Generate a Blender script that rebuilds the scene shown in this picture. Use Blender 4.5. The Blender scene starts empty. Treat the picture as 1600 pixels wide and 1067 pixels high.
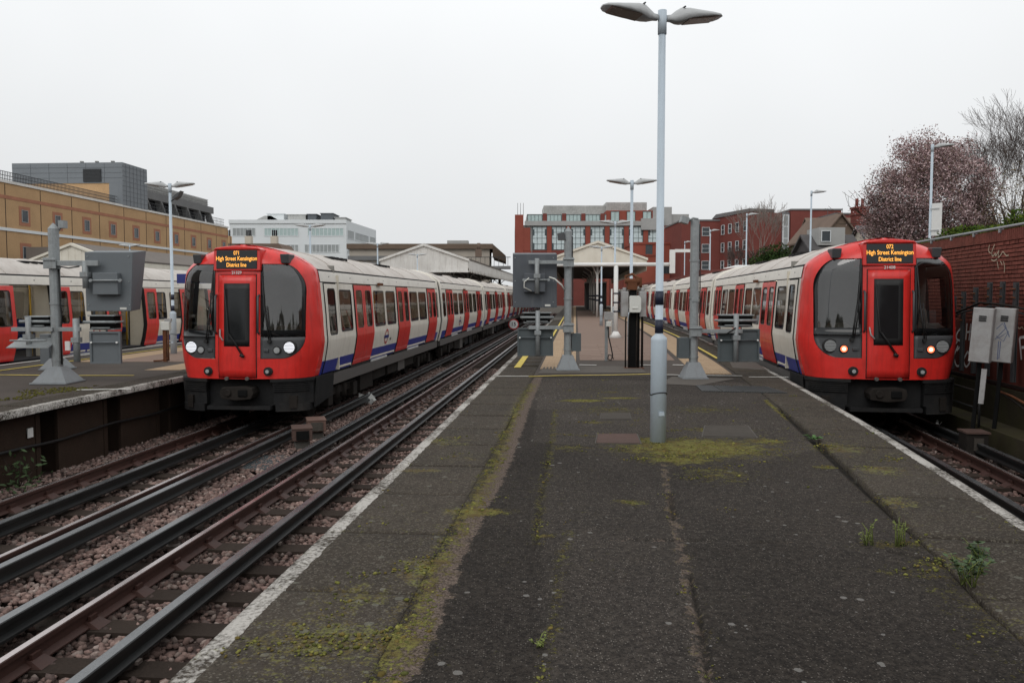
import bpy, math, random
import numpy as np
from mathutils import Vector, Matrix
R = math.radians
random.seed(7); rng = np.random.default_rng(7)
SC = bpy.context.scene
COL = SC.collection
# ------------------------------------------------------------------ camera, sky, sun, exposure
CAM_Z, PITCH, FPX = 1.6, R(3.2207), 1244.0
cd = bpy.data.cameras.new('camera'); cam = bpy.data.objects.new('camera', cd); COL.objects.link(cam)
cam.location = (0, 0, CAM_Z); cam.rotation_euler = (R(90) - PITCH, 0, 0)
cd.sensor_width = 36; cd.lens = FPX * 36 / 1600; cd.clip_start = .05; cd.clip_end = 4000
SC.camera = cam
SUN_EL, SUN_AZ = R(42), R(200)            # behind the camera, a little to the left
wd = bpy.data.worlds.new('World'); SC.world = wd; wd.use_nodes = True
nt = wd.node_tree; nt.nodes.clear()
wo = nt.nodes.new('ShaderNodeOutputWorld'); bg = nt.nodes.new('ShaderNodeBackground')
sky = nt.nodes.new('ShaderNodeTexSky'); sky.sky_type = 'NISHITA'; sky.sun_disc = False
sky.sun_elevation = SUN_EL; sky.sun_rotation = SUN_AZ; sky.dust_density = 6; sky.air_density = 1.0; sky.ozone_density = 1
hs = nt.nodes.new('ShaderNodeHueSaturation'); hs.inputs['Saturation'].default_value = .10
mx = nt.nodes.new('ShaderNodeMix'); mx.data_type = 'RGBA'; mx.inputs[0].default_value = .93
# a thick even cloud layer over the clear sky: soft billows, a little brighter overhead
tc = nt.nodes.new('ShaderNodeTexCoord'); sp = nt.nodes.new('ShaderNodeSeparateXYZ')
nz = nt.nodes.new('ShaderNodeTexNoise'); nz.inputs['Scale'].default_value = 1.6; nz.inputs['Detail'].default_value = 4
rp = nt.nodes.new('ShaderNodeValToRGB')
rp.color_ramp.elements[0].position = 0; rp.color_ramp.elements[0].color = (7.0, 7.15, 7.25, 1)
rp.color_ramp.elements[1].position = .45; rp.color_ramp.elements[1].color = (9.9, 10.1, 10.25, 1)
ma = nt.nodes.new('ShaderNodeMath'); ma.operation = 'MULTIPLY_ADD'; ma.inputs[1].default_value = .34; ma.inputs[2].default_value = -.17
mb = nt.nodes.new('ShaderNodeMath'); mb.operation = 'ADD'
L = nt.links.new
L(tc.outputs['Generated'], sp.inputs[0]); L(tc.outputs['Generated'], nz.inputs['Vector'])
L(nz.outputs['Fac'], ma.inputs[0]); L(ma.outputs[0], mb.inputs[0]); L(sp.outputs['Z'], mb.inputs[1]); L(mb.outputs[0], rp.inputs[0])
L(sky.outputs[0], hs.inputs['Color']); L(hs.outputs[0], mx.inputs[6]); L(rp.outputs[0], mx.inputs[7])
L(mx.outputs[2], bg.inputs['Color']); bg.inputs['Strength'].default_value = .10
L(bg.outputs[0], wo.inputs['Surface'])
sd = bpy.data.lights.new('sun', 'SUN'); sd.energy = 0.65; sd.angle = R(35); sd.color = (1, .97, .93)
so = bpy.data.objects.new('sun', sd); COL.objects.link(so)
so.rotation_euler = (R(90) - SUN_EL, 0, R(180) - SUN_AZ + R(0))
SC.view_settings.view_transform = 'Standard'; SC.view_settings.look = 'None'
SC.view_settings.exposure = 0.10; SC.view_settings.gamma = 1; SC.view_settings.use_curve_mapping = False
SC.cycles.max_bounces = 6; SC.cycles.transparent_max_bounces = 12
SC.cycles.sample_clamp_indirect = 4

# ------------------------------------------------------------------ materials
MAT = {}
def mat(name, col, rough=.6, metal=0, var=.15, scale=6, fine=60, grime=0, gcol=(.05, .04, .035), gscale=2.0, bump=0, spec=.4, coat=0, emit=None, rand=0, streak=0, scol=(.06, .045, .04)):
    """noise-varied surface: broad tone change, fine grain, blotchy grime"""
    m = bpy.data.materials.new(name); m.use_nodes = True; MAT[name] = m
    t = m.node_tree; n = t.nodes; b = n['Principled BSDF']; l = t.links.new
    b.inputs['Roughness'].default_value = rough; b.inputs['Metallic'].default_value = metal
    b.inputs['Specular IOR Level'].default_value = spec if rough < .75 else spec * .2; b.inputs['Coat Weight'].default_value = coat
    if emit:
        b.inputs['Base Color'].default_value = (*col, 1)
        b.inputs['Emission Color'].default_value = (*emit[0], 1); b.inputs['Emission Strength'].default_value = emit[1]
        return m
    co = n.new('ShaderNodeTexCoord'); vec = co.outputs['Object']
    if rand:
        oi = n.new('ShaderNodeObjectInfo'); va = n.new('ShaderNodeVectorMath'); va.operation = 'MULTIPLY_ADD'
        l(oi.outputs['Random'], va.inputs[0]); va.inputs[1].default_value = (37, 53, 71); l(vec, va.inputs[2]); vec = va.outputs[0]
    def noise(sc, det=4, ro=.55):
        x = n.new('ShaderNodeTexNoise'); x.inputs['Scale'].default_value = sc; x.inputs['Detail'].default_value = det
        x.inputs['Roughness'].default_value = ro; l(vec, x.inputs['Vector']); return x.outputs['Fac']
    a = noise(scale); f = noise(fine, 2)
    add = n.new('ShaderNodeMath'); add.operation = 'ADD'; l(a, add.inputs[0]); l(f, add.inputs[1])
    last = add.outputs[0]
    if rand:
        ad2 = n.new('ShaderNodeMath'); ad2.operation = 'MULTIPLY_ADD'; l(oi.outputs['Random'], ad2.inputs[0])
        ad2.inputs[1].default_value = rand; l(last, ad2.inputs[2]); last = ad2.outputs[0]
    mr = n.new('ShaderNodeMapRange'); l(last, mr.inputs[0]); mr.inputs[1].default_value = .6; mr.inputs[2].default_value = 1.4 + rand
    mr.inputs[3].default_value = 1 - var; mr.inputs[4].default_value = 1 + var; mr.clamp = False
    mul = n.new('ShaderNodeMix'); mul.data_type = 'RGBA'; mul.blend_type = 'MULTIPLY'; mul.inputs[0].default_value = 1
    mul.inputs[6].default_value = (*col, 1); l(mr.outputs[0], mul.inputs[7]); c = mul.outputs[2]
    if grime:
        g = noise(gscale, 6, .65); r2 = n.new('ShaderNodeMapRange'); l(g, r2.inputs[0])
        r2.inputs[1].default_value = .45; r2.inputs[2].default_value = .75; r2.inputs[3].default_value = 0; r2.inputs[4].default_value = grime
        mg = n.new('ShaderNodeMix'); mg.data_type = 'RGBA'; l(r2.outputs[0], mg.inputs[0]); l(c, mg.inputs[6]); mg.inputs[7].default_value = (*gcol, 1); c = mg.outputs[2]
    if streak:                                    # rain-washed dirt running down
        vm = n.new('ShaderNodeVectorMath'); vm.operation = 'MULTIPLY'; vm.inputs[1].default_value = (7, 7, .55); l(vec, vm.inputs[0])
        x = n.new('ShaderNodeTexNoise'); x.inputs['Scale'].default_value = 1.4; x.inputs['Detail'].default_value = 6; x.inputs['Roughness'].default_value = .7; l(vm.outputs[0], x.inputs['Vector'])
        r3 = n.new('ShaderNodeMapRange'); l(x.outputs['Fac'], r3.inputs[0]); r3.inputs[1].default_value = .5; r3.inputs[2].default_value = .78; r3.inputs[4].default_value = streak
        ms = n.new('ShaderNodeMix'); ms.data_type = 'RGBA'; l(r3.outputs[0], ms.inputs[0]); l(c, ms.inputs[6]); ms.inputs[7].default_value = (*scol, 1); c = ms.outputs[2]
    l(c, b.inputs['Base Color'])
    rr = n.new('ShaderNodeMapRange'); l(a, rr.inputs[0]); rr.inputs[3].default_value = max(.02, rough - .12); rr.inputs[4].default_value = min(1, rough + .12); l(rr.outputs[0], b.inputs['Roughness'])
    if bump:
        bp = n.new('ShaderNodeBump'); bp.inputs['Strength'].default_value = bump; bp.inputs['Distance'].default_value = .01; l(last, bp.inputs['Height']); l(bp.outputs[0], b.inputs['Normal'])
    return m
def glass(name, tint, refl=1.45, rough=.02):
    m = bpy.data.materials.new(name); m.use_nodes = True; MAT[name] = m
    t = m.node_tree; n = t.nodes; n.clear(); o = n.new('ShaderNodeOutputMaterial'); l = t.links.new
    tr = n.new('ShaderNodeBsdfTransparent'); tr.inputs[0].default_value = (*tint, 1)
    gl = n.new('ShaderNodeBsdfGlossy'); gl.inputs['Roughness'].default_value = rough
    fr = n.new('ShaderNodeFresnel'); fr.inputs[0].default_value = refl; mi = n.new('ShaderNodeMixShader')
    l(fr.outputs[0], mi.inputs[0]); l(tr.outputs[0], mi.inputs[1]); l(gl.outputs[0], mi.inputs[2]); l(mi.outputs[0], o.inputs[0])
    return m
def attr_mat(name, rough=.9, attr='tint', bump=0, scale=80):
    m = bpy.data.materials.new(name); m.use_nodes = True; MAT[name] = m
    t = m.node_tree; n = t.nodes; b = n['Principled BSDF']; l = t.links.new
    a = n.new('ShaderNodeAttribute'); a.attribute_name = attr
    co = n.new('ShaderNodeTexCoord'); x = n.new('ShaderNodeTexNoise'); x.inputs['Scale'].default_value = scale; x.inputs['Detail'].default_value = 3
    l(co.outputs['Object'], x.inputs['Vector'])
    mr = n.new('ShaderNodeMapRange'); l(x.outputs['Fac'], mr.inputs[0]); mr.inputs[3].default_value = .55; mr.inputs[4].default_value = 1.4
    mul = n.new('ShaderNodeMix'); mul.data_type = 'RGBA'; mul.blend_type = 'MULTIPLY'; mul.inputs[0].default_value = 1
    l(a.outputs['Color'], mul.inputs[6]); l(mr.outputs[0], mul.inputs[7]); l(mul.outputs[2], b.inputs['Base Color'])
    b.inputs['Roughness'].default_value = rough; b.inputs['Specular IOR Level'].default_value = .06
    return m

mat('train_red', (.66, .028, .022), .33, var=.10, grime=.30, gcol=(.30, .035, .028), gscale=1.7, coat=.2, streak=.55, scol=(.20, .02, .016))
mat('train_white', (.70, .665, .59), .4, var=.06, grime=.3, gcol=(.42, .38, .31), gscale=1.2, streak=.5, scol=(.30, .26, .21))
mat('train_blue', (.022, .035, .25), .4, var=.12, grime=.2, gcol=(.08, .08, .12))
mat('roof_grey', (.52, .48, .44), .7, var=.1, grime=.6, gcol=(.3, .25, .22), gscale=1.5, streak=.4, scol=(.22, .19, .16))
mat('roof_band', (.70, .67, .61), .5, var=.06, grime=.35, gcol=(.4, .36, .31), gscale=2)
mat('black_rubber', (.012, .012, .012), .6, var=.2)
mat('black_gloss', (.012, .013, .014), .08, var=.1)
mat('charcoal_panel', (.055, .057, .06), .45, var=.1)
mat('bumper_black', (.020, .020, .0205), .76, var=.25, grime=.3, gcol=(.08, .07, .06))
mat('underframe', (.022, .019, .017), .8, var=.3, grime=.4, gcol=(.045, .038, .032))
mat('sole_grey', (.085, .078, .073), .7, var=.25, grime=.5, gcol=(.08, .065, .055))
mat('step_white', (.48, .48, .47), .6, var=.15, grime=.3)
mat('interior_cream', (.62, .57, .47), .6, var=.08)
mat('interior_mid', (.24, .23, .21), .8, var=.15); mat('interior_dark', (.05, .05, .055), .8, var=.2)
mat('train_light', (.9, .9, .85), emit=((1, .93, .82), 2.6))
mat('pole_yellow', (.55, .33, .03), .35, var=.05)
mat('seat_blue', (.03, .05, .14), .9, var=.3)
glass('glass_dark', (.26, .27, .27), 1.8); glass('glass_side', (.62, .58, .52), 1.75); glass('glass_cab', (.74, .75, .75), 2.15)
mat('lamp_white', (.9, .9, .9), emit=((.86, .9, 1), .66))
mat('lamp_red', (.9, .1, .05), emit=((1, .16, .06), 2.2)); mat('lamp_core', (1, .5, .4), emit=((1, .55, .42), 2.2))
mat('display_orange', (.9, .4, .05), emit=((1, .43, .08), .95))
mat('lens_grey', (.35, .36, .36), .15, var=.1)
mat('lamp_post_grey', (.46, .53, .59), .45, var=.05, grime=.18, gcol=(.33, .36, .38), gscale=4, streak=.35, scol=(.28, .29, .29))
mat('lamp_head_grey', (.42, .43, .43), .5, var=.07); mat('lamp_head_glass', (.17, .13, .11), .25, var=.2)
mat('band_navy', (.012, .016, .035), .5, var=.1)
mat('galvanised', (.27, .29, .295), .5, metal=.2, var=.2, scale=14, grime=.5, gcol=(.175, .18, .18), gscale=6, streak=.5, scol=(.14, .115, .095))
mat('post_paint', (.20, .215, .225), .55, var=.12, grime=.25, gcol=(.14, .15, .155), streak=.4, scol=(.11, .10, .09))
mat('hood_grey', (.075, .083, .095), .55, var=.07, grime=.2, gcol=(.10, .11, .12), streak=.5, scol=(.14, .145, .15))
mat('hood_mid', (.125, .140, .150), .55, var=.07, grime=.2, gcol=(.13, .14, .15))
mat('panel_green_grey', (.075, .09, .095), .55, var=.1, grime=.25, gcol=(.12, .125, .13))
mat('off_white', (.62, .62, .58), .5, var=.08, grime=.3, gcol=(.35, .33, .28))
mat('white_paint', (.72, .72, .70), .5, var=.06, grime=.2, gcol=(.45, .43, .4))
mat('rust_brown', (.13, .055, .03), .85, var=.35)
mat('rail_rust', (.044, .017, .012), .65, var=.3, scale=3, grime=.3, gcol=(.04, .02, .015))
mat('rail_top', (.50, .44, .43), .25, metal=.8, var=.2, scale=3)
mat('rail_dark', (.020, .0205, .0205), .42, metal=.35, var=.25, scale=4)
mat('rail_dark_top', (.17, .175, .18), .28, metal=.7, var=.25, scale=3)
mat('insulator', (.10, .08, .07), .6, var=.3)
mat('sleeper_wood', (.036, .027, .022), .9, var=.35, scale=3, fine=40, bump=.5, rand=.5)
mat('ballast_bed', (.052, .036, .032), .95, var=.6, scale=22, fine=70, bump=1.0)
attr_mat('ballast_stone', .9)
mat('ground_earth', (.07, .06, .05), .95, var=.4, bump=.4)
mat('concrete_dark', (.10, .092, .083), .9, var=.3, grime=.5, gcol=(.04, .038, .03), bump=.3, scale=3)
mat('wall_brown', (.042, .028, .021), .9, var=.4, grime=.6, gcol=(.016, .013, .011), scale=2, bump=.3)
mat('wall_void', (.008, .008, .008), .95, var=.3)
mat('tan_tactile', (.36, .26, .17), .85, var=.15, scale=4, fine=30, grime=.3, gcol=(.22, .16, .11), rand=.2)
mat('paver_red', (.215, .155, .125), .85, var=.2, scale=2, fine=25, grime=.4, gcol=(.15, .105, .08), rand=.3)
mat('line_yellow', (.55, .43, .10), .8, var=.2, scale=9, grime=.5, gcol=(.2, .17, .1), gscale=7)
mat('line_white', (.62, .61, .57), .8, var=.2, scale=9, grime=.4, gcol=(.22, .2, .17), gscale=7)
mat('grate_black', (.035, .036, .036), .6, var=.25)
mat('cover_red', (.095, .062, .053), .85, var=.25, grime=.3, gcol=(.06, .05, .045))
mat('cover_grey', (.066, .058, .050), .9, var=.3, grime=.4, gcol=(.05, .045, .04), bump=.4)
mat('moss_green', (.2, .2, .035), .95, var=.45, scale=10, fine=90)
mat('leaf_green', (.06, .14, .03), .7, var=.4, scale=9); mat('leaf_dark', (.05, .085, .03), .7, var=.4, scale=9)
mat('weed_blade', (.16, .19, .06), .8, var=.4)
mat('wall_brick', (.205, .070, .054), .9, var=.5, scale=5, fine=35, grime=.6, gcol=(.055, .030, .024), gscale=1.6, rand=.55, bump=.4)
mat('wall_mortar', (.028, .018, .016), .95, var=.3)
mat('wall_painted', (.115, .032, .024), .8, var=.3, scale=1.5, grime=.6, gcol=(.04, .02, .017), gscale=1.3)
mat('coping_metal', (.24, .25, .26), .5, metal=.2, var=.15)
mat('cabinet_grey', (.34, .335, .33), .5, var=.15, grime=.7, gcol=(.19, .165, .15), gscale=4)
mat('graffiti_white', (.75, .72, .72), .7, var=.2); mat('graffiti_cream', (.42, .35, .26), .8, var=.25); mat('graffiti_blue', (.10, .12, .2), .6, var=.2)
mat('mossy_concrete', (.040, .034, .022), .95, var=.4, scale=2, grime=.6, gcol=(.05, .052, .016), gscale=1.5, bump=.3)
mat('brick_tan', (.46, .30, .165), .9, var=.22, scale=.5, fine=9, grime=.25, gcol=(.34, .22, .12), gscale=.25)
mat('brick_red_trim', (.36, .17, .11), .9, var=.2, scale=1)
mat('cladding_grey', (.155, .17, .185), .5, var=.08, scale=.4); mat('cladding_line', (.085, .095, .105), .6, var=.08)
mat('concrete_pale', (.36, .36, .35), .8, var=.12, scale=.6, grime=.3, gcol=(.22, .22, .21)); mat('concrete_mid', (.17, .17, .17), .8, var=.15, scale=.6)
mat('rail_black', (.028, .03, .033), .6, var=.1); mat('opening_dark', (.02, .02, .022), .8, var=.2)
mat('pane_dark', (.05, .06, .068), .12, var=.15, scale=1); mat('pane_green', (.40, .50, .49), .12, var=.2, scale=.35, fine=3)
mat('pane_sky', (.56, .65, .66), .1, var=.22, scale=.4, fine=3); mat('frame_dark', (.06, .08, .085), .5, var=.1)
mat('office_white', (.66, .69, .70), .6, var=.06, scale=.3); mat('blind_grey', (.30, .32, .32), .5, var=.25, scale=.6, fine=4)
mat('brick_office', (.26, .075, .055), .9, var=.15, scale=.6, fine=8); mat('brick_office_dark', (.185, .06, .05), .9, var=.18, scale=.6, fine=8, grime=.2, gcol=(.12, .045, .04), gscale=.2)
mat('brick_orange', (.29, .085, .06), .9, var=.15, scale=.6)
mat('plant_screen', (.40, .40, .385), .6, var=.25, scale=.5, fine=3)
mat('canopy_cream', (.70, .66, .57), .7, var=.07, scale=.5, grime=.4, gcol=(.42, .37, .29), gscale=.8); mat('canopy_white', (.66, .65, .62), .7, var=.1, scale=.7, grime=.4, gcol=(.36, .33, .30), gscale=.9, streak=.6, scol=(.26, .22, .19))
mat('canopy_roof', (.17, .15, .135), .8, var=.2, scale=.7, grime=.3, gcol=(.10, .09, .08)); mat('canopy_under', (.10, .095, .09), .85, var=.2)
mat('roof_brown', (.17, .125, .10), .85, var=.2, scale=1); mat('slate', (.09, .085, .085), .8, var=.25, scale=2); mat('render_cream', (.55, .50, .42), .8, var=.08)
mat('shed_brown', (.155, .115, .088), .85, var=.15, scale=.6); mat('shed_beige', (.40, .36, .31), .8, var=.12, scale=.5)
mat('bark', (.055, .042, .035), .95, var=.3, scale=4); mat('bark_pale', (.26, .225, .20), .95, var=.25, scale=4); mat('twig', (.11, .088, .08), .95, var=.3)
attr_mat('blossom', .8, scale=3); attr_mat('foliage', .75, scale=3)
mat('sign_blue', (.02, .03, .16), .4, var=.05); mat('sign_red', (.42, .04, .04), .4, var=.05)
mat('skin', (.42, .25, .18), .6, var=.1); mat('coat_dark', (.03, .033, .038), .85, var=.25); mat('trousers', (.025, .028, .045), .85, var=.2); mat('hair', (.03, .02, .015), .8, var=.2); mat('hi_vis', (.6, .75, .05), .7, var=.1)
mat('sign_white', (.68, .68, .66), .5, var=.06)
mat('litter', (.5, .5, .48), .8, var=.3); mat('pipe_clay', (.13, .075, .058), .7, var=.25)

# ------------------------------------------------------------------ mesh building
class MB:
    def __init__(s): s.v = []; s.f = []; s.m = []; s.s = []
    def add(s, vs, fs, m=0, smooth=False):
        o = len(s.v); s.v += [tuple(x) for x in vs]
        for f in fs: s.f.append([i + o for i in f]); s.m.append(m); s.s.append(smooth)
        return s
    def box(s, x0, x1, y0, y1, z0, z1, m=0):
        return s.add([(x0,y0,z0),(x1,y0,z0),(x1,y1,z0),(x0,y1,z0),(x0,y0,z1),(x1,y0,z1),(x1,y1,z1),(x0,y1,z1)],
                     [(3,2,1,0),(4,5,6,7),(0,1,5,4),(1,2,6,5),(2,3,7,6),(3,0,4,7)], m)
    def hexa(s, b, t, m=0):                       # bottom quad, top quad (counter-clockwise from above)
        return s.add(list(b) + list(t), [(3,2,1,0),(4,5,6,7),(0,1,5,4),(1,2,6,5),(2,3,7,6),(3,0,4,7)], m)
    def tube(s, pts, r, n=8, m=0, caps=True, smooth=True):
        P = [Vector(p) for p in pts]; rr = r if hasattr(r, '__len__') else [r] * len(P); o = len(s.v); vs = []
        t = (P[1] - P[0]).normalized(); u = t.orthogonal().normalized()
        for i, p in enumerate(P):
            a = P[i] - P[i-1] if i else P[1] - P[0]; b = P[i+1] - P[i] if i < len(P) - 1 else a
            t = (a.normalized() + b.normalized()); t = t.normalized() if t.length > 1e-6 else a.normalized()
            u = (u - t * u.dot(t)); u = u.normalized() if u.length > 1e-6 else t.orthogonal().normalized(); w = t.cross(u)
            for k in range(n):
                A = 2 * math.pi * k / n; vs.append(p + (u * math.cos(A) + w * math.sin(A)) * rr[i])
        fs = [(i*n+k, i*n+(k+1)%n, (i+1)*n+(k+1)%n, (i+1)*n+k) for i in range(len(P)-1) for k in range(n)]
        s.add(vs, fs, m, smooth)
        if caps:
            e = len(P) - 1
            s.f.append([o + k for k in range(n)][::-1]); s.m.append(m); s.s.append(False)
            s.f.append([o + e*n + k for k in range(n)]); s.m.append(m); s.s.append(False)
        return s
    def cyl(s, c, r, z0, z1, n=16, m=0, r2=None):
        return s.tube([(c[0], c[1], z0), (c[0], c[1], z1)], [r, r if r2 is None else r2], n, m)
    def prism(s, poly, d, axis='y', a=0, m=0):    # polygon (u,w) extruded along axis from a to a+d
        def P(u, w, k): return {'y': (u, k, w), 'x': (k, u, w), 'z': (u, w, k)}[axis]
        n = len(poly); vs = [P(u, w, a) for u, w in poly] + [P(u, w, a + d) for u, w in poly]
        ar = sum(poly[i][0]*poly[(i+1)%n][1] - poly[(i+1)%n][0]*poly[i][1] for i in range(n))
        fs = [tuple(range(n)), tuple(range(2*n-1, n-1, -1))] + [((i+1)%n, i, n+i, n+(i+1)%n) for i in range(n)]
        flip = (ar > 0) == (axis in ('z', 'x')) if d > 0 else (ar > 0) != (axis in ('z', 'x'))
        if flip: fs = [f[::-1] for f in fs]
        return s.add(vs, fs, m)
    def grid(s, fn, nu, nv, m=0, smooth=True, flip=False):
        vs = [fn(i / nu, j / nv) for j in range(nv + 1) for i in range(nu + 1)]
        fs = [(j*(nu+1)+i, j*(nu+1)+i+1, (j+1)*(nu+1)+i+1, (j+1)*(nu+1)+i) for j in range(nv) for i in range(nu)]
        if flip: fs = [f[::-1] for f in fs]
        return s.add(vs, fs, m, smooth)
    def ribbon(s, pts, w, nrm, m=0):              # flat painted stroke on a plane with normal nrm
        P = [Vector(p) for p in pts]; N = Vector(nrm); vs = []
        for i, p in enumerate(P):
            t = (P[min(i+1, len(P)-1)] - P[max(i-1, 0)]).normalized(); q = t.cross(N).normalized() * w * .5
            vs += [p - q, p + q]
        return s.add(vs, [(2*i, 2*i+1, 2*i+3, 2*i+2) for i in range(len(P)-1)], m)
    def mesh(s, name, mats):
        me = bpy.data.meshes.new(name); me.from_pydata(s.v, [], s.f)
        for x in (mats if isinstance(mats, (list, tuple)) else [mats]): me.materials.append(MAT[x])
        me.polygons.foreach_set('material_index', s.m); me.polygons.foreach_set('use_smooth', s.s); me.update(); return me
    def build(s, name, mats, parent=None, loc=(0,0,0), rz=0, bevel=0, **kw):
        return link(name, s.mesh(name, mats), parent, loc, rz, bevel, **kw)
def link(name, me, parent=None, loc=(0,0,0), rz=0, bevel=0, label=None, cat=None, group=None, kind=None):
    o = bpy.data.objects.new(name, me); COL.objects.link(o); o.parent = parent; o.location = loc; o.rotation_euler = (0, 0, rz)
    if bevel:
        b = o.modifiers.new('bevel', 'BEVEL'); b.width = bevel; b.segments = 2; b.limit_method = 'ANGLE'; b.angle_limit = R(40)
    tag(o, label, cat, group, kind); return o
def tag(o, label=None, cat=None, group=None, kind=None):
    if label: o['label'] = label
    if cat: o['category'] = cat
    if group: o['group'] = group
    if kind: o['kind'] = kind
    return o
def thing(name, label, cat, loc=(0,0,0), rz=0, group=None):
    o = bpy.data.objects.new(name, None); COL.objects.link(o); o.location = loc; o.rotation_euler = (0, 0, rz); o.empty_display_size = .1
    return tag(o, label, cat, group)
KIDS = {}
def copy_tree(o, parent=None, label=None):
    c = o.copy(); COL.objects.link(c); c.parent = parent
    if label: c['label'] = label
    for ch in [x for x in COL.objects if x.parent == o]: copy_tree(ch, c)
    return c
def text_mesh(name, body, size, m, align='CENTER', depth=0):
    cu = bpy.data.curves.new(name, 'FONT'); cu.body = body; cu.size = size; cu.align_x = align; cu.align_y = 'CENTER'; cu.extrude = depth; cu.offset = size * .012
    ob = bpy.data.objects.new(name, cu); COL.objects.link(ob); bpy.context.view_layer.update()
    me = bpy.data.meshes.new_from_object(ob.evaluated_get(bpy.context.evaluated_depsgraph_get())); me.name = name
    bpy.data.objects.remove(ob); me.materials.clear(); me.materials.append(MAT[m]); return me
def rot_mesh(me, M): me.transform(M); me.update(); return me
CP, SP = math.cos(PITCH), math.sin(PITCH)
def ray(px, py):
    u = (px - 800) / FPX; v = (533.5 - py) / FPX
    return u, CP + v * SP, -SP + v * CP
def gp(px, py, z=0):            # ground point at height z along a sight line of the survey photograph
    dx, dy, dz = ray(px, py); t = (z - CAM_Z) / dz
    return dx * t, dy * t
def at(px, py, Y):              # point at distance Y along a sight line
    dx, dy, dz = ray(px, py); t = Y / dy
    return Vector((dx * t, Y, CAM_Z + dz * t))
# ------------------------------------------------------------------ layout lines (metres; camera at the origin, z = 0 on the platforms)
HD = .0804                                        # heading of the left tracks
RAILZ, RAILZR = -.95, -.88
def left_edge(Y): return -1.70 + HD * Y          # near platform, left edge
def track_a(Y): return -3.28 + HD * Y            # empty track beside it
def track_b(Y): return -6.42 + HD * Y            # track of the left train
def plat_b(Y): return -7.90 + .082 * Y           # edge of the far-left platform
def plat_c(Y): return -12.93 + .050 * Y          # its other edge, by the open-doored train
_ry = [-6, 0, 5.74, 9.73, 14.58, 18.87, 31.85, 45.8, 80, 130]
_rx = [.86, 2.48, 3.69, 4.47, 5.24, 5.87, 7.42, 8.72, 11.55, 15.6]
_cy = np.linspace(-6, 130, 400); _cx = np.interp(_cy, _ry, _rx)
for _ in range(40): _cx[1:-1] = (_cx[:-2] + 2 * _cx[1:-1] + _cx[2:]) / 4
def right_edge(Y): return float(np.interp(Y, _cy, _cx))
def slope(fn, Y): return (fn(Y + .5) - fn(Y - .5))
def track_r(Y): return right_edge(Y) + 1.57
def offs(fn, Y, d):                               # point d metres to the right of a line, square to it
    s = slope(fn, Y); n = math.hypot(1, s); return (fn(Y) + d / n, Y - d * s / n)
def sheet(name, x0, x1, y0, y1, z, m, **kw):
    return MB().add([(x0,y0,z),(x1,y0,z),(x1,y1,z),(x0,y1,z)], [(0,1,2,3)]).build(name, m, **kw)

sheet('ground', -1500, 1500, -300, 3000, -1.9, 'ground_earth', kind='structure')

# ------------------------------------------------------------------ track bed, sleepers, rails, ballast
BED = -1.16
bed = MB(); 
def strip(mb, fa, fb, y0, y1, z, m=0, n=60):
    ys = np.linspace(y0, y1, n + 1); vs = []
    for y in ys: vs += [(fa(y), y, z), (fb(y), y, z)]
    return mb.add(vs, [(2*i, 2*i+1, 2*i+3, 2*i+2) for i in range(n)], m)
strip(bed, lambda y: -9.4 + .082*y, lambda y: -1.45 + HD*y, -2, 130, BED)
strip(bed, lambda y: right_edge(y) - .2, lambda y: right_edge(y) + 5.2, -4, 130, BED + .06)
strip(bed, lambda y: -18 + .05*y, lambda y: -12.7 + .05*y, 0, 130, BED)
track_bed = bed.build('track_bed', 'ballast_bed', kind='structure')

def rail_profile(kind):
    if kind == 'run': p = [(-.07,-.16),(.07,-.16),(.07,-.148),(.012,-.125),(.010,-.055),(.036,-.04),(.036,-.006),(.028,0),(-.028,0),(-.036,-.006),(-.036,-.04),(-.010,-.055),(-.012,-.125),(-.07,-.148)]
    else: p = [(-.075,-.15),(.075,-.15),(.075,-.128),(.024,-.11),(.022,-.055),(.050,-.042),(.050,-.008),(.042,0),(-.042,0),(-.050,-.008),(-.050,-.042),(-.022,-.055),(-.024,-.11),(-.075,-.128)]
    return p
def rail(name, fn, d, z, y0, y1, kind, parent, n=1):
    ys = np.linspace(y0, y1, n + 1); pr = rail_profile(kind); k = len(pr); vs = []
    for y in ys:
        s = slope(fn, y); q = math.hypot(1, s)
        for u, w in pr: vs.append((fn(y) + (d + u) / q, y - (d + u) * s / q, z + w))
    mb = MB(); fs = []; ms = []
    for i in range(n):
        for j in range(k):
            mb.add([], [], 0); mb.f.append([i*k+j, i*k+(j+1)%k, (i+1)*k+(j+1)%k, (i+1)*k+j]); mb.m.append(1 if j == 7 else 0); mb.s.append(False)
    mb.v = vs
    mb.f.append(list(range(k))[::-1]); mb.m.append(0); mb.s.append(False)
    return mb.build(name, ('rail_rust', 'rail_top') if kind == 'run' else ('rail_dark', 'rail_dark_top'), parent)
sl = MB(); sl.box(-1.28, 1.28, -.125, .125, -.13, 0); SLEEP = sl.mesh('sleeper', 'sleeper_wood')
ch = MB(); ch.hexa([(-.15,-.09,0),(.15,-.09,0),(.15,.09,0),(-.15,.09,0)], [(-.06,-.07,.05),(.06,-.07,.05),(.06,.07,.05),(-.06,.07,.05)])
ch.box(-.055, -.03, -.05, .05, .05, .09); ch.box(.03, .055, -.05, .05, .05, .09); CHAIR = ch.mesh('rail_chair', 'rail_rust')
ip = MB(); ip.cyl((0, 0), .075, -.09, .0, 10); ip.cyl((0, 0), .055, 0, .05, 10); ip.box(-.10, .10, -.03, .03, .045, .07); INSUL = ip.mesh('rail_insulator', 'insulator')
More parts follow.
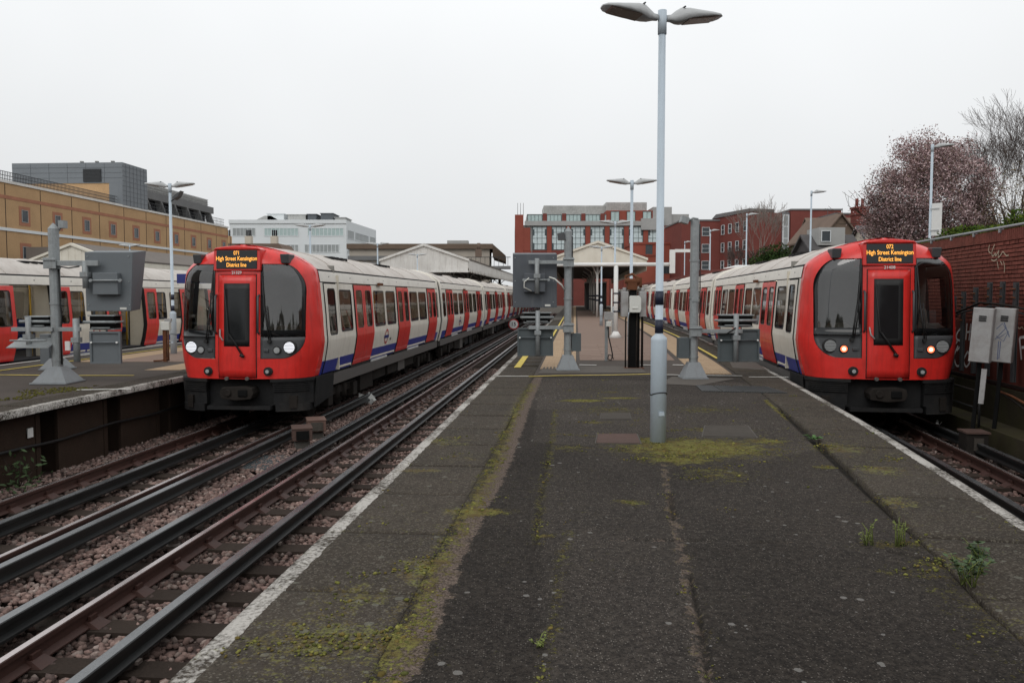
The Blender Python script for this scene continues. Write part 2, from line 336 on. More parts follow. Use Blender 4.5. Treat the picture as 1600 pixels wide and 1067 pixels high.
def railway(name, label, fn, z, y0, y1, n, third, ysl, nsl, dsl=.70):
    t = thing(name, None, None); t['kind'] = 'structure'
    for d in (-.7525, .7525): rail('running_rail', fn, d, z, y0, y1, 'run', t, n)
    rail('conductor_rail', fn, 0, z + .04, y0, y1, 'con', t, n)
    rail('conductor_rail', fn, third, z + .076, y0, y1, 'con', t, n)
    for i in range(nsl):
        y = ysl + i * dsl; s = slope(fn, y)
        o = link('sleeper', SLEEP, t, (fn(y), y, z - .165 + rng.uniform(-.006, .004)), -math.atan(s) + rng.uniform(-.012, .012))
        if y < 22:
            for d in (-.7525, .7525):
                p = offs(fn, y, d); link('rail_chair', CHAIR, t, (p[0], p[1], z - .165), -math.atan(s))
        if y < 40 and i % 4 == 1:
            for d, h in ((0, .04), (third, .076)):
                p = offs(fn, y, d); link('rail_insulator', INSUL, t, (p[0], p[1], z + h - .215), -math.atan(s))
    return t
railway('railway_track', '', track_a, RAILZ, -1, 125, 1, -1.12, 2.2, 82)
railway('railway_track', '', track_b, RAILZ, -1, 125, 1, 1.12, 5.0, 50)
railway('railway_track', '', track_r, RAILZR, -3, 125, 60, 1.12, 3.4, 50)
railway('railway_track', '', lambda y: plat_c(y) - 1.55, RAILZ, 5, 125, 1, -1.12, 12, 10)

def hnoise(X, Y, f, seed):
    r = np.random.default_rng(seed); o = np.zeros(X.shape)
    for i in range(7):
        a = r.uniform(0, 6.28); k = f * r.uniform(.6, 1.8); o += np.sin(k * (X*math.cos(a) + Y*math.sin(a)) + r.uniform(0, 6.28))
    return o / 7
# ballast: loose stones, one mesh
ico = np.array(MB().v if 0 else [(0,0,-1),(.7236,-.5257,-.4472),(-.2764,-.8506,-.4472),(-.8944,0,-.4472),(-.2764,.8506,-.4472),(.7236,.5257,-.4472),(.2764,-.8506,.4472),(-.7236,-.5257,.4472),(-.7236,.5257,.4472),(.2764,.8506,.4472),(.8944,0,.4472),(0,0,1)])
icf = np.array([(0,2,1),(1,5,0),(0,3,2),(0,4,3),(0,5,4),(1,10,5),(2,6,1),(3,7,2),(4,8,3),(5,9,4),(1,6,10),(2,7,6),(3,8,7),(4,9,8),(5,10,9),(6,11,10),(7,11,6),(8,11,7),(9,11,8),(10,11,9)])
def stones(name, pos, rad, cols, squash=.75):
    n = len(pos); var = rng.uniform(.6, 1.25, (14, 12, 1)) * ico[None] * rng.uniform(.65, 1.25, (14, 1, 3))
    k = rng.integers(0, 14, n); a = rng.uniform(0, 6.283, n); b = rng.uniform(-.6, .6, n)
    V = var[k] * rad[:, None, None]; V[:, :, 2] *= squash
    y = V[:, :, 1] * np.cos(b)[:, None] - V[:, :, 2] * np.sin(b)[:, None]; zz = V[:, :, 1] * np.sin(b)[:, None] + V[:, :, 2] * np.cos(b)[:, None]
    x = V[:, :, 0] * np.cos(a)[:, None] - y * np.sin(a)[:, None]; yy = V[:, :, 0] * np.sin(a)[:, None] + y * np.cos(a)[:, None]
    V = np.stack([x, yy, zz], 2) + pos[:, None, :]
    F = (icf[None] + (np.arange(n) * 12)[:, None, None]).reshape(-1, 3)
    return mesh_np(name, V.reshape(-1, 3), F, np.repeat(cols, 12, 0), 'ballast_stone')
def mesh_np(name, V, F, C, m, attr='tint'):
    k = F.shape[1]; me = bpy.data.meshes.new(name); me.vertices.add(len(V)); me.loops.add(F.size); me.polygons.add(len(F))
    me.vertices.foreach_set('co', V.astype(np.float32).ravel()); me.loops.foreach_set('vertex_index', F.astype(np.int32).ravel())
    me.polygons.foreach_set('loop_start', np.arange(0, F.size, k, dtype=np.int32)); me.polygons.foreach_set('loop_total', np.full(len(F), k, np.int32))
    me.update(calc_edges=True)
    if C is not None:
        a = me.attributes.new(attr, 'FLOAT_COLOR', 'POINT'); c4 = np.ones((len(V), 4), np.float32); c4[:, :C.shape[1]] = C; a.data.foreach_set('color', c4.ravel())
    me.materials.append(MAT[m]); return me
def stone_cols(n):
    base = np.array([(.185,.118,.102),(.225,.148,.128),(.140,.090,.078),(.195,.148,.130),(.105,.075,.068),(.28,.22,.195)])
    c = base[rng.choice(6, n, p=[.28,.22,.2,.12,.13,.05])] * rng.uniform(.75, 1.2, (n, 1)); return c
def scatter(fa, fb, y0, y1, dens, r0, r1, z, keep=None):
    n = int((y1 - y0) * (fb((y0+y1)/2) - fa((y0+y1)/2)) * dens); y = rng.uniform(y0, y1, n); u = rng.uniform(0, 1, n)
    x = np.array([fa(t) for t in (y0, y1)]); A = np.array([fa(t) for t in y]) if n < 4e5 else None
    B = np.array([fb(t) for t in y]); X = A + u * (B - A); r = rng.uniform(r0, r1, n)
    ok = np.ones(n, bool) if keep is None else keep(X, y)
    return np.stack([X, y, z + rng.uniform(-.3, .35, n) * r], 1)[ok], r[ok]
def keep_ballast(X, y):
    near = ((X > -.69 * y - .6) & (y > 2.6))
    k = np.ones(len(X), bool)
    for c0, ys in ((-3.28, 2.2), (-6.42, 5.0)):
        d = X - (c0 + HD * y); ph = np.abs((y + d * HD - ys + .35) % .70 - .35)
        on = (np.abs(d) < 1.25) & (ph < .13); k &= ~(on & (rng.uniform(0, 1, len(X)) < .86))
    hump = 1
    return near & k
P, Q = [], []
for a in ((3, 11, 420, .026, .048), (11, 18, 330, .028, .05), (18, 30, 170, .032, .055)):
    p, r = scatter(lambda y: plat_b(y) - .3, left_edge, a[0], a[1], a[2], a[3], a[4], BED + .012, keep_ballast); P.append(p); Q.append(r)
p = np.concatenate(P); r = np.concatenate(Q)
dd = np.abs(p[:, 0] + 4.85 - HD * p[:, 1]); p[:, 2] += np.clip(.55 - dd, 0, .2) * .25            # heaped between the two tracks
sc_ = stone_cols(len(p)); dr = np.full(len(p), 9.)
for c0 in (-3.28, -6.42):
    for q in (-.7525, .7525, 0, -1.12 if c0 > -5 else 1.12): dr = np.minimum(dr, np.abs(p[:, 0] - c0 - HD * p[:, 1] - q))
oil = np.clip(1 - dr / .34, 0, 1) + .35 * np.clip(hnoise(p[:, 0], p[:, 1], 2.2, 51) + .2, 0, 1); sc_ = sc_ * (1 - .62 * np.clip(oil, 0, 1))[:, None] * 1.22
sc_ = sc_ * .78 + sc_.mean(1, keepdims=True) * np.array([.26, .215, .19])
link('ballast', stones('ballast', p, r, sc_), kind='stuff')
p, r = scatter(lambda y: right_edge(y) + .5, lambda y: right_edge(y) + 3.9, 5, 16, 190, .028, .05, BED + .07)
link('ballast', stones('ballast', p, r, stone_cols(len(p)) * .8), kind='stuff')

# ------------------------------------------------------------------ near platform: surfaced middle, edge slabs, joints, paving
FAR_END = 128
def asphalt_mat():
    m = bpy.data.materials.new('platform_asphalt'); m.use_nodes = True; MAT['platform_asphalt'] = m
    t = m.node_tree; n = t.nodes; b = n['Principled BSDF']; l = t.links.new
    co = n.new('ShaderNodeTexCoord'); vec = co.outputs['Object']
    def noise(sc, det=4, ro=.6):
        x = n.new('ShaderNodeTexNoise'); x.inputs['Scale'].default_value = sc; x.inputs['Detail'].default_value = det; x.inputs['Roughness'].default_value = ro; l(vec, x.inputs['Vector']); return x.outputs['Fac']
    def rng_(i, a, bb, c=0, d=1):
        r = n.new('ShaderNodeMapRange'); l(i, r.inputs[0]); r.inputs[1].default_value = a; r.inputs[2].default_value = bb; r.inputs[3].default_value = c; r.inputs[4].default_value = d; return r.outputs[0]
    def mix(f, a, bcol, mode='MIX'):
        x = n.new('ShaderNodeMix'); x.data_type = 'RGBA'; x.blend_type = mode
        if isinstance(f, float): x.inputs[0].default_value = f
        else: l(f, x.inputs[0])
        for s, k in ((a, 6), (bcol, 7)):
            if isinstance(s, tuple): x.inputs[k].default_value = (*s, 1)
            else: l(s, x.inputs[k])
        return x.outputs[2]
    def math_(op, a, bb):
        x = n.new('ShaderNodeMath'); x.operation = op
        for s, k in ((a, 0), (bb, 1)):
            if isinstance(s, (int, float)): x.inputs[k].default_value = s
            else: l(s, x.inputs[k])
        return x.outputs[0]
    at_ = n.new('ShaderNodeAttribute'); at_.attribute_name = 'wear'; sx = n.new('ShaderNodeSeparateColor'); l(at_.outputs['Color'], sx.inputs[0])
    big = noise(.55, 5); med = noise(3.5, 5); gr = noise(85, 3, .7); gr2 = noise(210, 2, .6)
    base = mix(rng_(big, .38, .62), (.029, .0245, .021), (.049, .041, .0345))
    base = mix(rng_(med, .35, .7, 0, .7), base, (.025, .022, .020))
    base = mix(rng_(noise(24, 4, .75), .42, .68, 0, .75), base, (.088, .075, .064))
    base = mix(rng_(noise(48, 3, .7), .5, .66, 0, .7), base, (.011, .010, .0095))
    # stone chips in the worn surface
    vo = n.new('ShaderNodeTexVoronoi'); vo.inputs['Scale'].default_value = 95; l(vec, vo.inputs['Vector'])
    sc = n.new('ShaderNodeSeparateColor'); l(vo.outputs['Color'], sc.inputs[0])
    chip = math_('MULTIPLY', rng_(sc.outputs[0], .72, .9), rng_(vo.outputs['Distance'], .45, .25))
    base = mix(math_('MULTIPLY', chip, .85), base, (.185, .165, .145))
    base = mix(math_('MULTIPLY', rng_(sc.outputs[1], .6, .75), .55), base, (.012, .011, .011))
    tn = rng_(at_.outputs['Alpha'], 0, 1, .50, 1.55); tcol = n.new('ShaderNodeCombineColor'); [l(tn, tcol.inputs[q]) for q in range(3)]; base = mix(1.0, base, tcol.outputs[0], 'MULTIPLY')
    # white lichen discs
    v2 = n.new('ShaderNodeTexVoronoi'); v2.inputs['Scale'].default_value = 13; l(vec, v2.inputs['Vector'])
    s2 = n.new('ShaderNodeSeparateColor'); l(v2.outputs['Color'], s2.inputs[0])
    lim = math_('MULTIPLY', rng_(s2.outputs[0], .62, 1, 0, .25), rng_(noise(1.1, 3), .42, .62, .25, 1.25)); d2 = math_('ADD', v2.outputs['Distance'], math_('MULTIPLY', math_('SUBTRACT', noise(40), .5), .25))
    lich = math_('LESS_THAN', d2, lim); base = mix(math_('MULTIPLY', lich, .5), base, (.26, .25, .235))
    # gravelly brown strip
    gv = rng_(math_('ADD', sx.outputs[1], math_('MULTIPLY', math_('SUBTRACT', noise(9, 6, .75), .5), 2.4)), .50, .64); base = mix(math_('MULTIPLY', gv, .9), base, mix(rng_(noise(70, 3, .8), .38, .62), (.040, .030, .024), (.185, .142, .118)))
    # moss: attribute thresholded by noise
    mn = math_('ADD', math_('MULTIPLY', noise(9, 5, .72), 1.3), math_('MULTIPLY', noise(48, 4, .75), 1.3))
    mo = rng_(math_('ADD', sx.outputs[0], mn), 1.67, 1.90)
    base = mix(math_('MULTIPLY', mo, .9), base, mix(rng_(noise(6, 5, .7), .40, .62), (.105, .078, .028), (.165, .160, .045)))
    # joints and cracks
    ck = math_('MULTIPLY', sx.outputs[2], rng_(noise(16, 4), .2, .5)); base = mix(ck, base, (.014, .012, .010))
    l(base, b.inputs['Base Color']); b.inputs['Roughness'].default_value = .9; b.inputs['Specular IOR Level'].default_value = .06
    h = math_('ADD', math_('MULTIPLY', gr, .6), math_('ADD', math_('MULTIPLY', mo, .8), math_('ADD', math_('MULTIPLY', gr2, .3), math_('MULTIPLY', chip, .3))))
    bp = n.new('ShaderNodeBump'); bp.inputs['Strength'].default_value = .7; bp.inputs['Distance'].default_value = .012; l(h, bp.inputs['Height']); l(bp.outputs[0], b.inputs['Normal'])
asphalt_mat()
# wear masks in world metres: (kind, shape ...)
def Wl(*px): return [gp(*p) for p in px]
MOSSB = [(*gp(910, 626), .34, .16, 1.15), (*gp(968, 622), .34, .10, 1.1), (*gp(955, 613), .2, .1, .6), (*gp(1085, 700), 1.0, .7, .80), (*gp(1060, 718), .5, .3, .68), (*gp(1000, 690), .5, .4, .6), (*gp(1120, 740), .5, .5, .45), (*gp(950, 640), .8, .6, .42), (*gp(1100, 640), .9, .6, .40),
         (*gp(930, 660), .3, .15, .55), (*gp(1130, 672), .55, .22, .62), (*gp(1195, 690), .35, .3, .62), (*gp(1170, 610), .5, .12, .75), (*gp(890, 700), .3, .3, .45), (*gp(985, 785), .18, .14, .55), (*gp(850, 838), .1, .06, .6),
         (*gp(1310, 700), .42, .4, .58), (*gp(1375, 735), .3, .3, .62), (*gp(1400, 785), .28, .25, .55), (*gp(1290, 730), .16, .12, .6), (*gp(1400, 850), .35, .1, .5), (*gp(1480, 880), .35, .25, .42), (*gp(1560, 960), .4, .2, .4),
         (*gp(500, 1000), .45, .45, .55), (*gp(560, 930), .4, .35, .45), (*gp(690, 690), .45, .5, .46), (*gp(745, 800), .28, .14, .85), (*gp(660, 890), .2, .4, .6), (*gp(610, 1010), .22, .3, .65), (*gp(720, 715), .4, .4, .38), (*gp(640, 640), .5, .6, .30), (*gp(655, 735), .3, .12, .6)]
MOSSL = [(Wl((832, 600), (806, 640), (775, 720), (740, 790), (690, 870), (640, 980), (600, 1066)), .14, .50), (Wl((868, 640), (862, 690), (845, 780), (838, 850)), .08, .40), (Wl((887, 830), (870, 930), (850, 1066)), .07, .36),
         (Wl((1035, 700), (1045, 790), (1075, 900), (1105, 1066)), .10, .26), (Wl((868, 678), (935, 682), (1040, 686)), .06, .5), (Wl((1195, 625), (1230, 655)), .05, .65), (Wl((1390, 890), (1460, 900), (1560, 985)), .16, .36), (Wl((1222, 640), (1345, 755), (1480, 870), (1610, 995)), .16, .30), (Wl((560, 940), (440, 985), (300, 1020)), .2, .34), (Wl((805, 556), (584, 760), (400, 930)), .22, .24)]
GRAVL = [(Wl((841, 590), (818, 640), (788, 720), (752, 790), (706, 870), (660, 980), (618, 1066)), .10, .95), (Wl((1035, 720), (1048, 790), (1072, 900), (1102, 1066)), .06, .55), (Wl((900, 845), (1000, 842), (1240, 848)), .05, .4)]
CRKL = [(Wl((1222, 640), (1290, 705), (1345, 755), (1405, 808), (1480, 870), (1545, 940), (1610, 995)), .048, 1.0), (Wl((1048, 770), (1052, 810)), .02, .7), (Wl((1078, 900), (1095, 980), (1108, 1066)), .012, .6), (Wl((860, 690), (835, 860)), .01, .4), (Wl((940, 842), (1230, 846)), .012, .5),
        (Wl((1395, 860), (1450, 872), (1520, 895)), .03, .5), (Wl((800, 640), (788, 670)), .03, .8)]
def right_edge_v(Y): return np.interp(Y, _cy, _cx)
TONE = [(Wl((868, 640), (862, 690), (845, 780), (850, 1066), (600, 1090), (770, 740), (812, 640)), -.20), (Wl((1040, 690), (1050, 800), (1105, 1080), (855, 1080), (885, 835), (1000, 838), (1000, 760), (900, 700)), .10), (Wl((1105, 1080), (1078, 900), (1060, 850), (1240, 850), (1420, 870), (1580, 1000), (1640, 1080)), -.16), (Wl((845, 590), (1215, 600), (1300, 700), (1180, 720), (1050, 705), (830, 690)), .30)]
def inside(X, Y, poly):
    r = np.zeros(X.shape, bool); n = len(poly)
    for i in range(n):
        (ax, ay), (bx, by) = poly[i], poly[(i+1) % n]; c = (ay > Y) != (by > Y); r ^= c & (X < (bx - ax) * (Y - ay) / ((by - ay) or 1e-9) + ax)
    return r
def tone_at(X, Y):
    t = .5 + .16 * hnoise(X, Y, .8, 41) + .14 * hnoise(X, Y, 3.3, 43)
    for poly, d in TONE: t = t + d * inside(X + .03*hnoise(X, Y, 9, 45), Y + .03*hnoise(X, Y, 8, 46), poly)
    return np.clip(t, 0, 1)
def seg_dist(X, Y, pts):
    d = np.full(X.shape, 1e9)
    for (ax, ay), (bx, by) in zip(pts[:-1], pts[1:]):
        vx, vy = bx - ax, by - ay; t = np.clip(((X - ax) * vx + (Y - ay) * vy) / (vx*vx + vy*vy), 0, 1)
        d = np.minimum(d, np.hypot(X - ax - t*vx, Y - ay - t*vy))
    return d
def wear_at(X, Y):
    mo = np.zeros(X.shape); gv = mo.copy(); ck = mo.copy()
    for cx, cy, a, b, s in MOSSB: mo = np.maximum(mo, s * np.exp(-((X-cx)/a)**2 - ((Y-cy)/b)**2))
    for pts, w, s in MOSSL: mo = np.maximum(mo, s * np.exp(-(seg_dist(X, Y, pts)/w)**2))
    for pts, w, s in GRAVL: gv = np.maximum(gv, s * np.clip(1.35 - seg_dist(X, Y, pts)/w, 0, 1))
    for pts, w, s in CRKL: ck = np.maximum(ck, s * np.clip(1.5 - seg_dist(X, Y, pts)/w, 0, 1))
    mo = np.maximum(mo, np.clip(.16 + .22 * hnoise(X, Y, 1.7, 31), 0, 1) * np.clip((Y - 3) / 5, .25, 1))
    mo = np.maximum(mo, (X > right_edge_v(Y) - 1.2) * .15 + (X < left_edge(Y) + .95) * .11 + .16 * hnoise(X, Y, 2.6, 33))
    return mo, gv, ck
def surf(name, fa, fb, ys, nx, z0, m, parent=None, kind=None, attr='wear'):
    U = np.linspace(0, 1, nx + 1); A = np.array([fa(y) for y in ys]); B = np.array([fb(y) for y in ys])
    X = A[:, None] + U[None] * (B - A)[:, None]; Y = np.repeat(np.array(ys)[:, None], nx + 1, 1)
    mo, gv, ck = wear_at(X, Y); Z = z0 + .006 * hnoise(X, Y, 1.3, 3) + .004 * np.clip(mo, 0, 1) - .035 * ck
    V = np.stack([X, Y, Z], 2).reshape(-1, 3); ny = len(ys)
    i = (np.arange(ny - 1)[:, None] * (nx + 1) + np.arange(nx)[None]).ravel(); F = np.stack([i, i + 1, i + nx + 2, i + nx + 1], 1)
    return link(name, mesh_np(name, V, F, np.stack([mo, gv, ck, tone_at(X, Y)], 2).reshape(-1, 4), m, attr), parent, kind=kind)
SLABW = .84
platform = thing('platform', None, None); platform['kind'] = 'structure'
li = lambda y: left_edge(y) + SLABW + .004; ri = lambda y: right_edge(y) - SLABW - .045
ys = list(np.arange(-3, 2.4, .5)) + list(np.arange(2.4, 9, .035)) + list(np.arange(9, 16.1, .06)) 
surf('asphalt', li, ri, ys, 150, 0, 'platform_asphalt', platform)
ys2 = list(np.linspace(ys[-1], 60, 40)); 
body = MB()
strip(body, lambda y: left_edge(y) + .30, lambda y: right_edge(y) - .30, -4, FAR_END, -.10, 0, 120)
for fn, d, sgn in ((left_edge, .30, 1), (right_edge, -.30, -1)):
    yy = np.linspace(-4, FAR_END, 121); vs = []
    for y in yy: vs += [(fn(y) + d, y, -1.5), (fn(y) + d, y, -.10)]
    body.add(vs, [(2*i, 2*i+1, 2*i+3, 2*i+2) for i in range(120)])
body.build('platform_wall', 'wall_brown', platform)

# edge slabs, each its own piece; outer strip painted white
def slab_mat(name, white_w):
    m = mat(name, (.050, .041, .033), .9, var=.4, scale=2.5, fine=90, grime=.7, gcol=(.026, .023, .020), gscale=3, bump=.7, rand=.35)
    t = m.node_tree; n = t.nodes; l = t.links.new; b = n['Principled BSDF']
    c = b.inputs['Base Color'].links[0].from_socket; co = n.new('ShaderNodeTexCoord'); s = n.new('ShaderNodeSeparateXYZ'); l(co.outputs['Object'], s.inputs[0])
    geo = n.new('ShaderNodeNewGeometry'); 
    def nz(sc, det, src): 
        x = n.new('ShaderNodeTexNoise'); x.inputs['Scale'].default_value = sc; x.inputs['Detail'].default_value = det; x.inputs['Roughness'].default_value = .65; l(src, x.inputs['Vector']); return x.outputs['Fac']
    def mt(op, a, bb):
        x = n.new('ShaderNodeMath'); x.operation = op
        for q, k in ((a, 0), (bb, 1)):
            if isinstance(q, (int, float)): x.inputs[k].default_value = q
            else: l(q, x.inputs[k])
        return x.outputs[0]
    def mr(i, a, bb, c0=0, d=1):
        r = n.new('ShaderNodeMapRange'); l(i, r.inputs[0]); r.inputs[1].default_value = a; r.inputs[2].default_value = bb; r.inputs[3].default_value = c0; r.inputs[4].default_value = d; return r.outputs[0]
    def mix(f, a, bb):
        x = n.new('ShaderNodeMix'); x.data_type = 'RGBA'; l(f, x.inputs[0])
        for q, k in ((a, 6), (bb, 7)):
            if isinstance(q, tuple): x.inputs[k].default_value = (*q, 1)
            else: l(q, x.inputs[k])
        return x.outputs[2]
    pos = geo.outputs['Position']
    # moss (mask carried by the slab's vertices) and lichen
    at_ = n.new('ShaderNodeAttribute'); at_.attribute_name = 'wear'; sx = n.new('ShaderNodeSeparateColor'); l(at_.outputs['Color'], sx.inputs[0])
    c = mix(mr(nz(30, 4, pos), .45, .7, 0, .6), c, (.095, .082, .066)); c = mix(mr(nz(60, 3, pos), .52, .68, 0, .7), c, (.014, .0125, .011))
    mn = mt('ADD', mt('MULTIPLY', nz(9, 5, pos), 1.3), mt('MULTIPLY', nz(48, 4, pos), 1.3))
    mo = mr(mt('ADD', sx.outputs[0], mn), 1.69, 1.92); c = mix(mt('MULTIPLY', mo, .88), c, mix(mr(nz(6, 3, pos), .42, .6), (.105, .078, .030), (.145, .145, .048)))
    vo = n.new('ShaderNodeTexVoronoi'); vo.inputs['Scale'].default_value = 100; l(pos, vo.inputs['Vector']); sc = n.new('ShaderNodeSeparateColor'); l(vo.outputs['Color'], sc.inputs[0])
    c = mix(mt('MULTIPLY', mr(sc.outputs[0], .8, .92), .55), c, (.15, .135, .11))
    v2 = n.new('ShaderNodeTexVoronoi'); v2.inputs['Scale'].default_value = 10; l(pos, v2.inputs['Vector']); s2 = n.new('ShaderNodeSeparateColor'); l(v2.outputs['Color'], s2.inputs[0])
    d2 = mt('ADD', v2.outputs['Distance'], mt('MULTIPLY', mt('SUBTRACT', nz(35, 3, pos), .5), .3)); c = mix(mt('MULTIPLY', mt('LESS_THAN', d2, mr(s2.outputs[0], .5, 1, 0, .24)), .35), c, (.20, .20, .165))
    wob = mt('MULTIPLY', mt('SUBTRACT', nz(9, 4, pos), .5), .05)
    on = mt('LESS_THAN', mt('ADD', s.outputs['X'], wob), white_w)
    worn = mr(mt('ADD', nz(34, 6, pos), mt('MULTIPLY', mt('SUBTRACT', nz(1.6, 2, pos), .5), .8)), .36, .60)
    c = mix(mt('MULTIPLY', on, mt('MULTIPLY', worn, .85)), c, (.50, .475, .44))
    l(c, b.inputs['Base Color'])
slab_mat('edge_slab', .112)
def edge_slabs(fn, side, y0, n, pitch, parent, nfine=16, z=0, w=SLABW):
    for i in range(n):
        y = y0 + i * pitch; s = slope(fn, y); fine = i < nfine
        nx, ny = (18, 24) if fine else (1, 1); Ln = pitch * math.hypot(1, s) - .017
        U = np.linspace(0, w, nx + 1); Vv = np.linspace(-Ln / 2, Ln / 2, ny + 1)
        LX, LY = np.meshgrid(U, Vv); q = math.hypot(1, s); tx, ty = s / q, 1 / q; rx, ry = (ty, -tx) if side > 0 else (-ty, tx)
        WX = fn(y) + LX * rx + LY * tx; WY = y + LX * ry + LY * ty
        mo, gv, ck = wear_at(WX, WY)
        LZ = .004 * hnoise(WX, WY, 3, 5) + .006 * np.clip(mo, 0, 1)
        edge = (LX < 1e-6) | (LX > w - 1e-6) | (np.abs(LY) > Ln/2 - 1e-6); LZ = np.where(edge, LZ - .006, LZ)
        top = np.stack([LX, LY, LZ], 2).reshape(-1, 3); N = len(top)
        k = (np.arange(ny)[:, None] * (nx + 1) + np.arange(nx)[None]).ravel(); F = np.stack([k, k + 1, k + nx + 2, k + nx + 1], 1)
        ring = list(range(0, nx + 1)) + [(j)*(nx+1) + nx for j in range(1, ny + 1)] + [ny*(nx+1) + q2 for q2 in range(nx - 1, -1, -1)] + [j*(nx+1) for j in range(ny - 1, 0, -1)]
        bot = top[ring].copy(); bot[:, 2] = -.10; m_ = len(ring)
        S = np.array([[ring[(j+1) % m_], ring[j], N + j, N + (j+1) % m_] for j in range(m_)])
        V = np.concatenate([top, bot]); F = np.concatenate([F, S]); C = np.concatenate([np.stack([mo, gv, ck], 2).reshape(-1, 3), np.zeros((m_, 3))])
        if side < 0: V[:, 0] = -V[:, 0]
        rz = -math.atan(s)
        if side < 0: # local x runs inward for the shader, so mirror through a half turn
            V[:, 0] = -V[:, 0]; V[:, 1] = -V[:, 1]; rz += math.pi
        me = mesh_np('edge_slab', V, F, C, 'edge_slab', 'wear')
        link('edge_slab', me, parent, (fn(y), y, z + rng.uniform(-.004, .004)), rz + rng.uniform(-.002, .002))
edge_slabs(left_edge, 1, 1.60, 50, 1.075, platform)
edge_slabs(right_edge, -1, 2.35, 50, 1.09, platform)
# beyond the slabs' end the edges run on
far = MB(); strip(far, left_edge, lambda y: left_edge(y) + SLABW, 54.9, FAR_END, -.002, 0, 20); strip(far, lambda y: right_edge(y) - SLABW, right_edge, 56.5, FAR_END, -.002, 0, 20)
far.build('far_edge', 'concrete_dark', platform)

# middle of the platform beyond the painted cross line: patched asphalt, tactile strips, red block paving
Y_LINE = gp(900, 586)[1]
mat('asphalt_far', (.078, .066, .058), .9, var=.25, scale=1.2, fine=60, grime=.5, gcol=(.055, .048, .043), gscale=.8, bump=.3)
mat('asphalt_patch', (.105, .094, .083), .9, var=.2, scale=2, fine=60, grime=.3, gcol=(.07, .06, .055))
fa = MB(); strip(fa, li, ri, ys[-1], FAR_END, -.003, 0, 120); fa.build('asphalt', 'asphalt_far', platform)
def tact(fn, d0, d1, y0, y1, pitch, side):
    for y in np.arange(y0, y1, pitch):
        s = slope(fn, y); nn = max(1, int(round((d1 - d0) / .4)))
        for k in range(nn):
            w = (d1 - d0) / nn; p = offs(fn, y + pitch / 2, side * (d0 + w * (k + .5)))
            link('tactile_slab', TACT, platform, (p[0], p[1], .004 + rng.uniform(0, .003)), -math.atan(s))
tb = MB(); tb.box(-.197, .197, -.197, .197, -.05, 0)
for k in range(-2, 3): tb.hexa([(k*.075-.02,-.19,0),(k*.075+.02,-.19,0),(k*.075+.02,.19,0),(k*.075-.02,.19,0)], [(k*.075-.012,-.185,.006),(k*.075+.012,-.185,.006),(k*.075+.012,.185,.006),(k*.075-.012,.185,.006)])
TACT = tb.mesh('tactile_slab', 'tan_tactile')
yl0 = gp(860, 576)[1]
tact(left_edge, .90, 1.70, yl0, yl0 + 21, .4, 1); tact(right_edge, .95, 1.75, gp(1130, 586)[1], gp(1130, 586)[1] + 21, .4, -1)
fs2 = MB(); strip(fs2, lambda y: left_edge(y) + .9, lambda y: left_edge(y) + 1.7, yl0 + 21.2, FAR_END, .003); strip(fs2, lambda y: right_edge(y) - 1.75, lambda y: right_edge(y) - .95, gp(1130, 586)[1] + 21.2, FAR_END, .003)
fs2.build('tactile_strip', 'tan_tactile', platform)
pv = MB(); y_p0, y_p1 = gp(930, 563)[1], 52; pv.box(-.098, .098, -.048, .048, -.05, 0); 
pm = MB(); strip(pm, lambda y: left_edge(y) + 1.8, lambda y: right_edge(y) - 1.9, y_p0, 90, .001, 0, 60); pm.build('paving', 'paver_red', platform)
# block paving courses: nearest rows as separate planks of blocks, raised a little
rowm = {}
count = 0
y = y_p0 + .1
while y < y_p0 + 6.5 and count < 290:
    x0, x1 = left_edge(y) + 1.82, right_edge(y) - 1.92; x = x0 + (.3 if count % 2 else 0)
    while x + .6 < x1 and count < 295:
        if 'b' not in rowm:
            b_ = MB(); b_.box(-.296, .296, -.196, .196, -.04, 0); rowm['b'] = b_.mesh('paving_slab', 'paver_red')
        link('paving_slab', rowm['b'], platform, (x + .3, y + .1, .005 + rng.uniform(0, .004)), -math.atan(HD)); x += .6; count += 1
    y += .4
lines = MB(); 
def line(mb, pts, w, z=.006): mb.ribbon([(a, b, z) for a, b in pts], w, (0, 0, 1))
yw = MB(); line(yw, [gp(826, 589), gp(870, 587.5), gp(960, 586.5), gp(1018, 585)], .09, .012); line(yw, [gp(808, 575), gp(822, 556)], .15, .012)
line(yw, [(left_edge(y) + .75, y) for y in np.linspace(26, 90, 30)], .09, .008); line(yw, [(right_edge(y) - .75, y) for y in np.linspace(20.5, 90, 30)], .09, .008); yw.build('painted_line', 'line_yellow', platform)
ww = MB(); line(ww, [gp(776, 588.5), gp(826, 588.5)], .08, .012); line(ww, [gp(1018, 585.5), gp(1065, 586.5), gp(1160, 588)], .08, .012); line(ww, [gp(1170, 589.8), gp(1232, 590)], .08, .014)
for a in ((905, 932), (1000, 1018), (1051, 1068)): line(ww, [gp(a[0], 570.5), gp(a[1], 571)], .12, .012)
ww.build('painted_line', 'line_white', platform)
pt = MB()
for q in ([(840,584),(1010,583),(1000,573),(905,572),(850,574)], [(1145,575),(1200,579),(1180,566),(1140,566)], [(1030,600),(1090,603),(1150,592),(1050,589)]): pt.add([(*gp(a, b), .003 + .001*len(q)) for a, b in q], [tuple(range(len(q)))])
pt.build('asphalt_patch', 'asphalt_patch', platform)
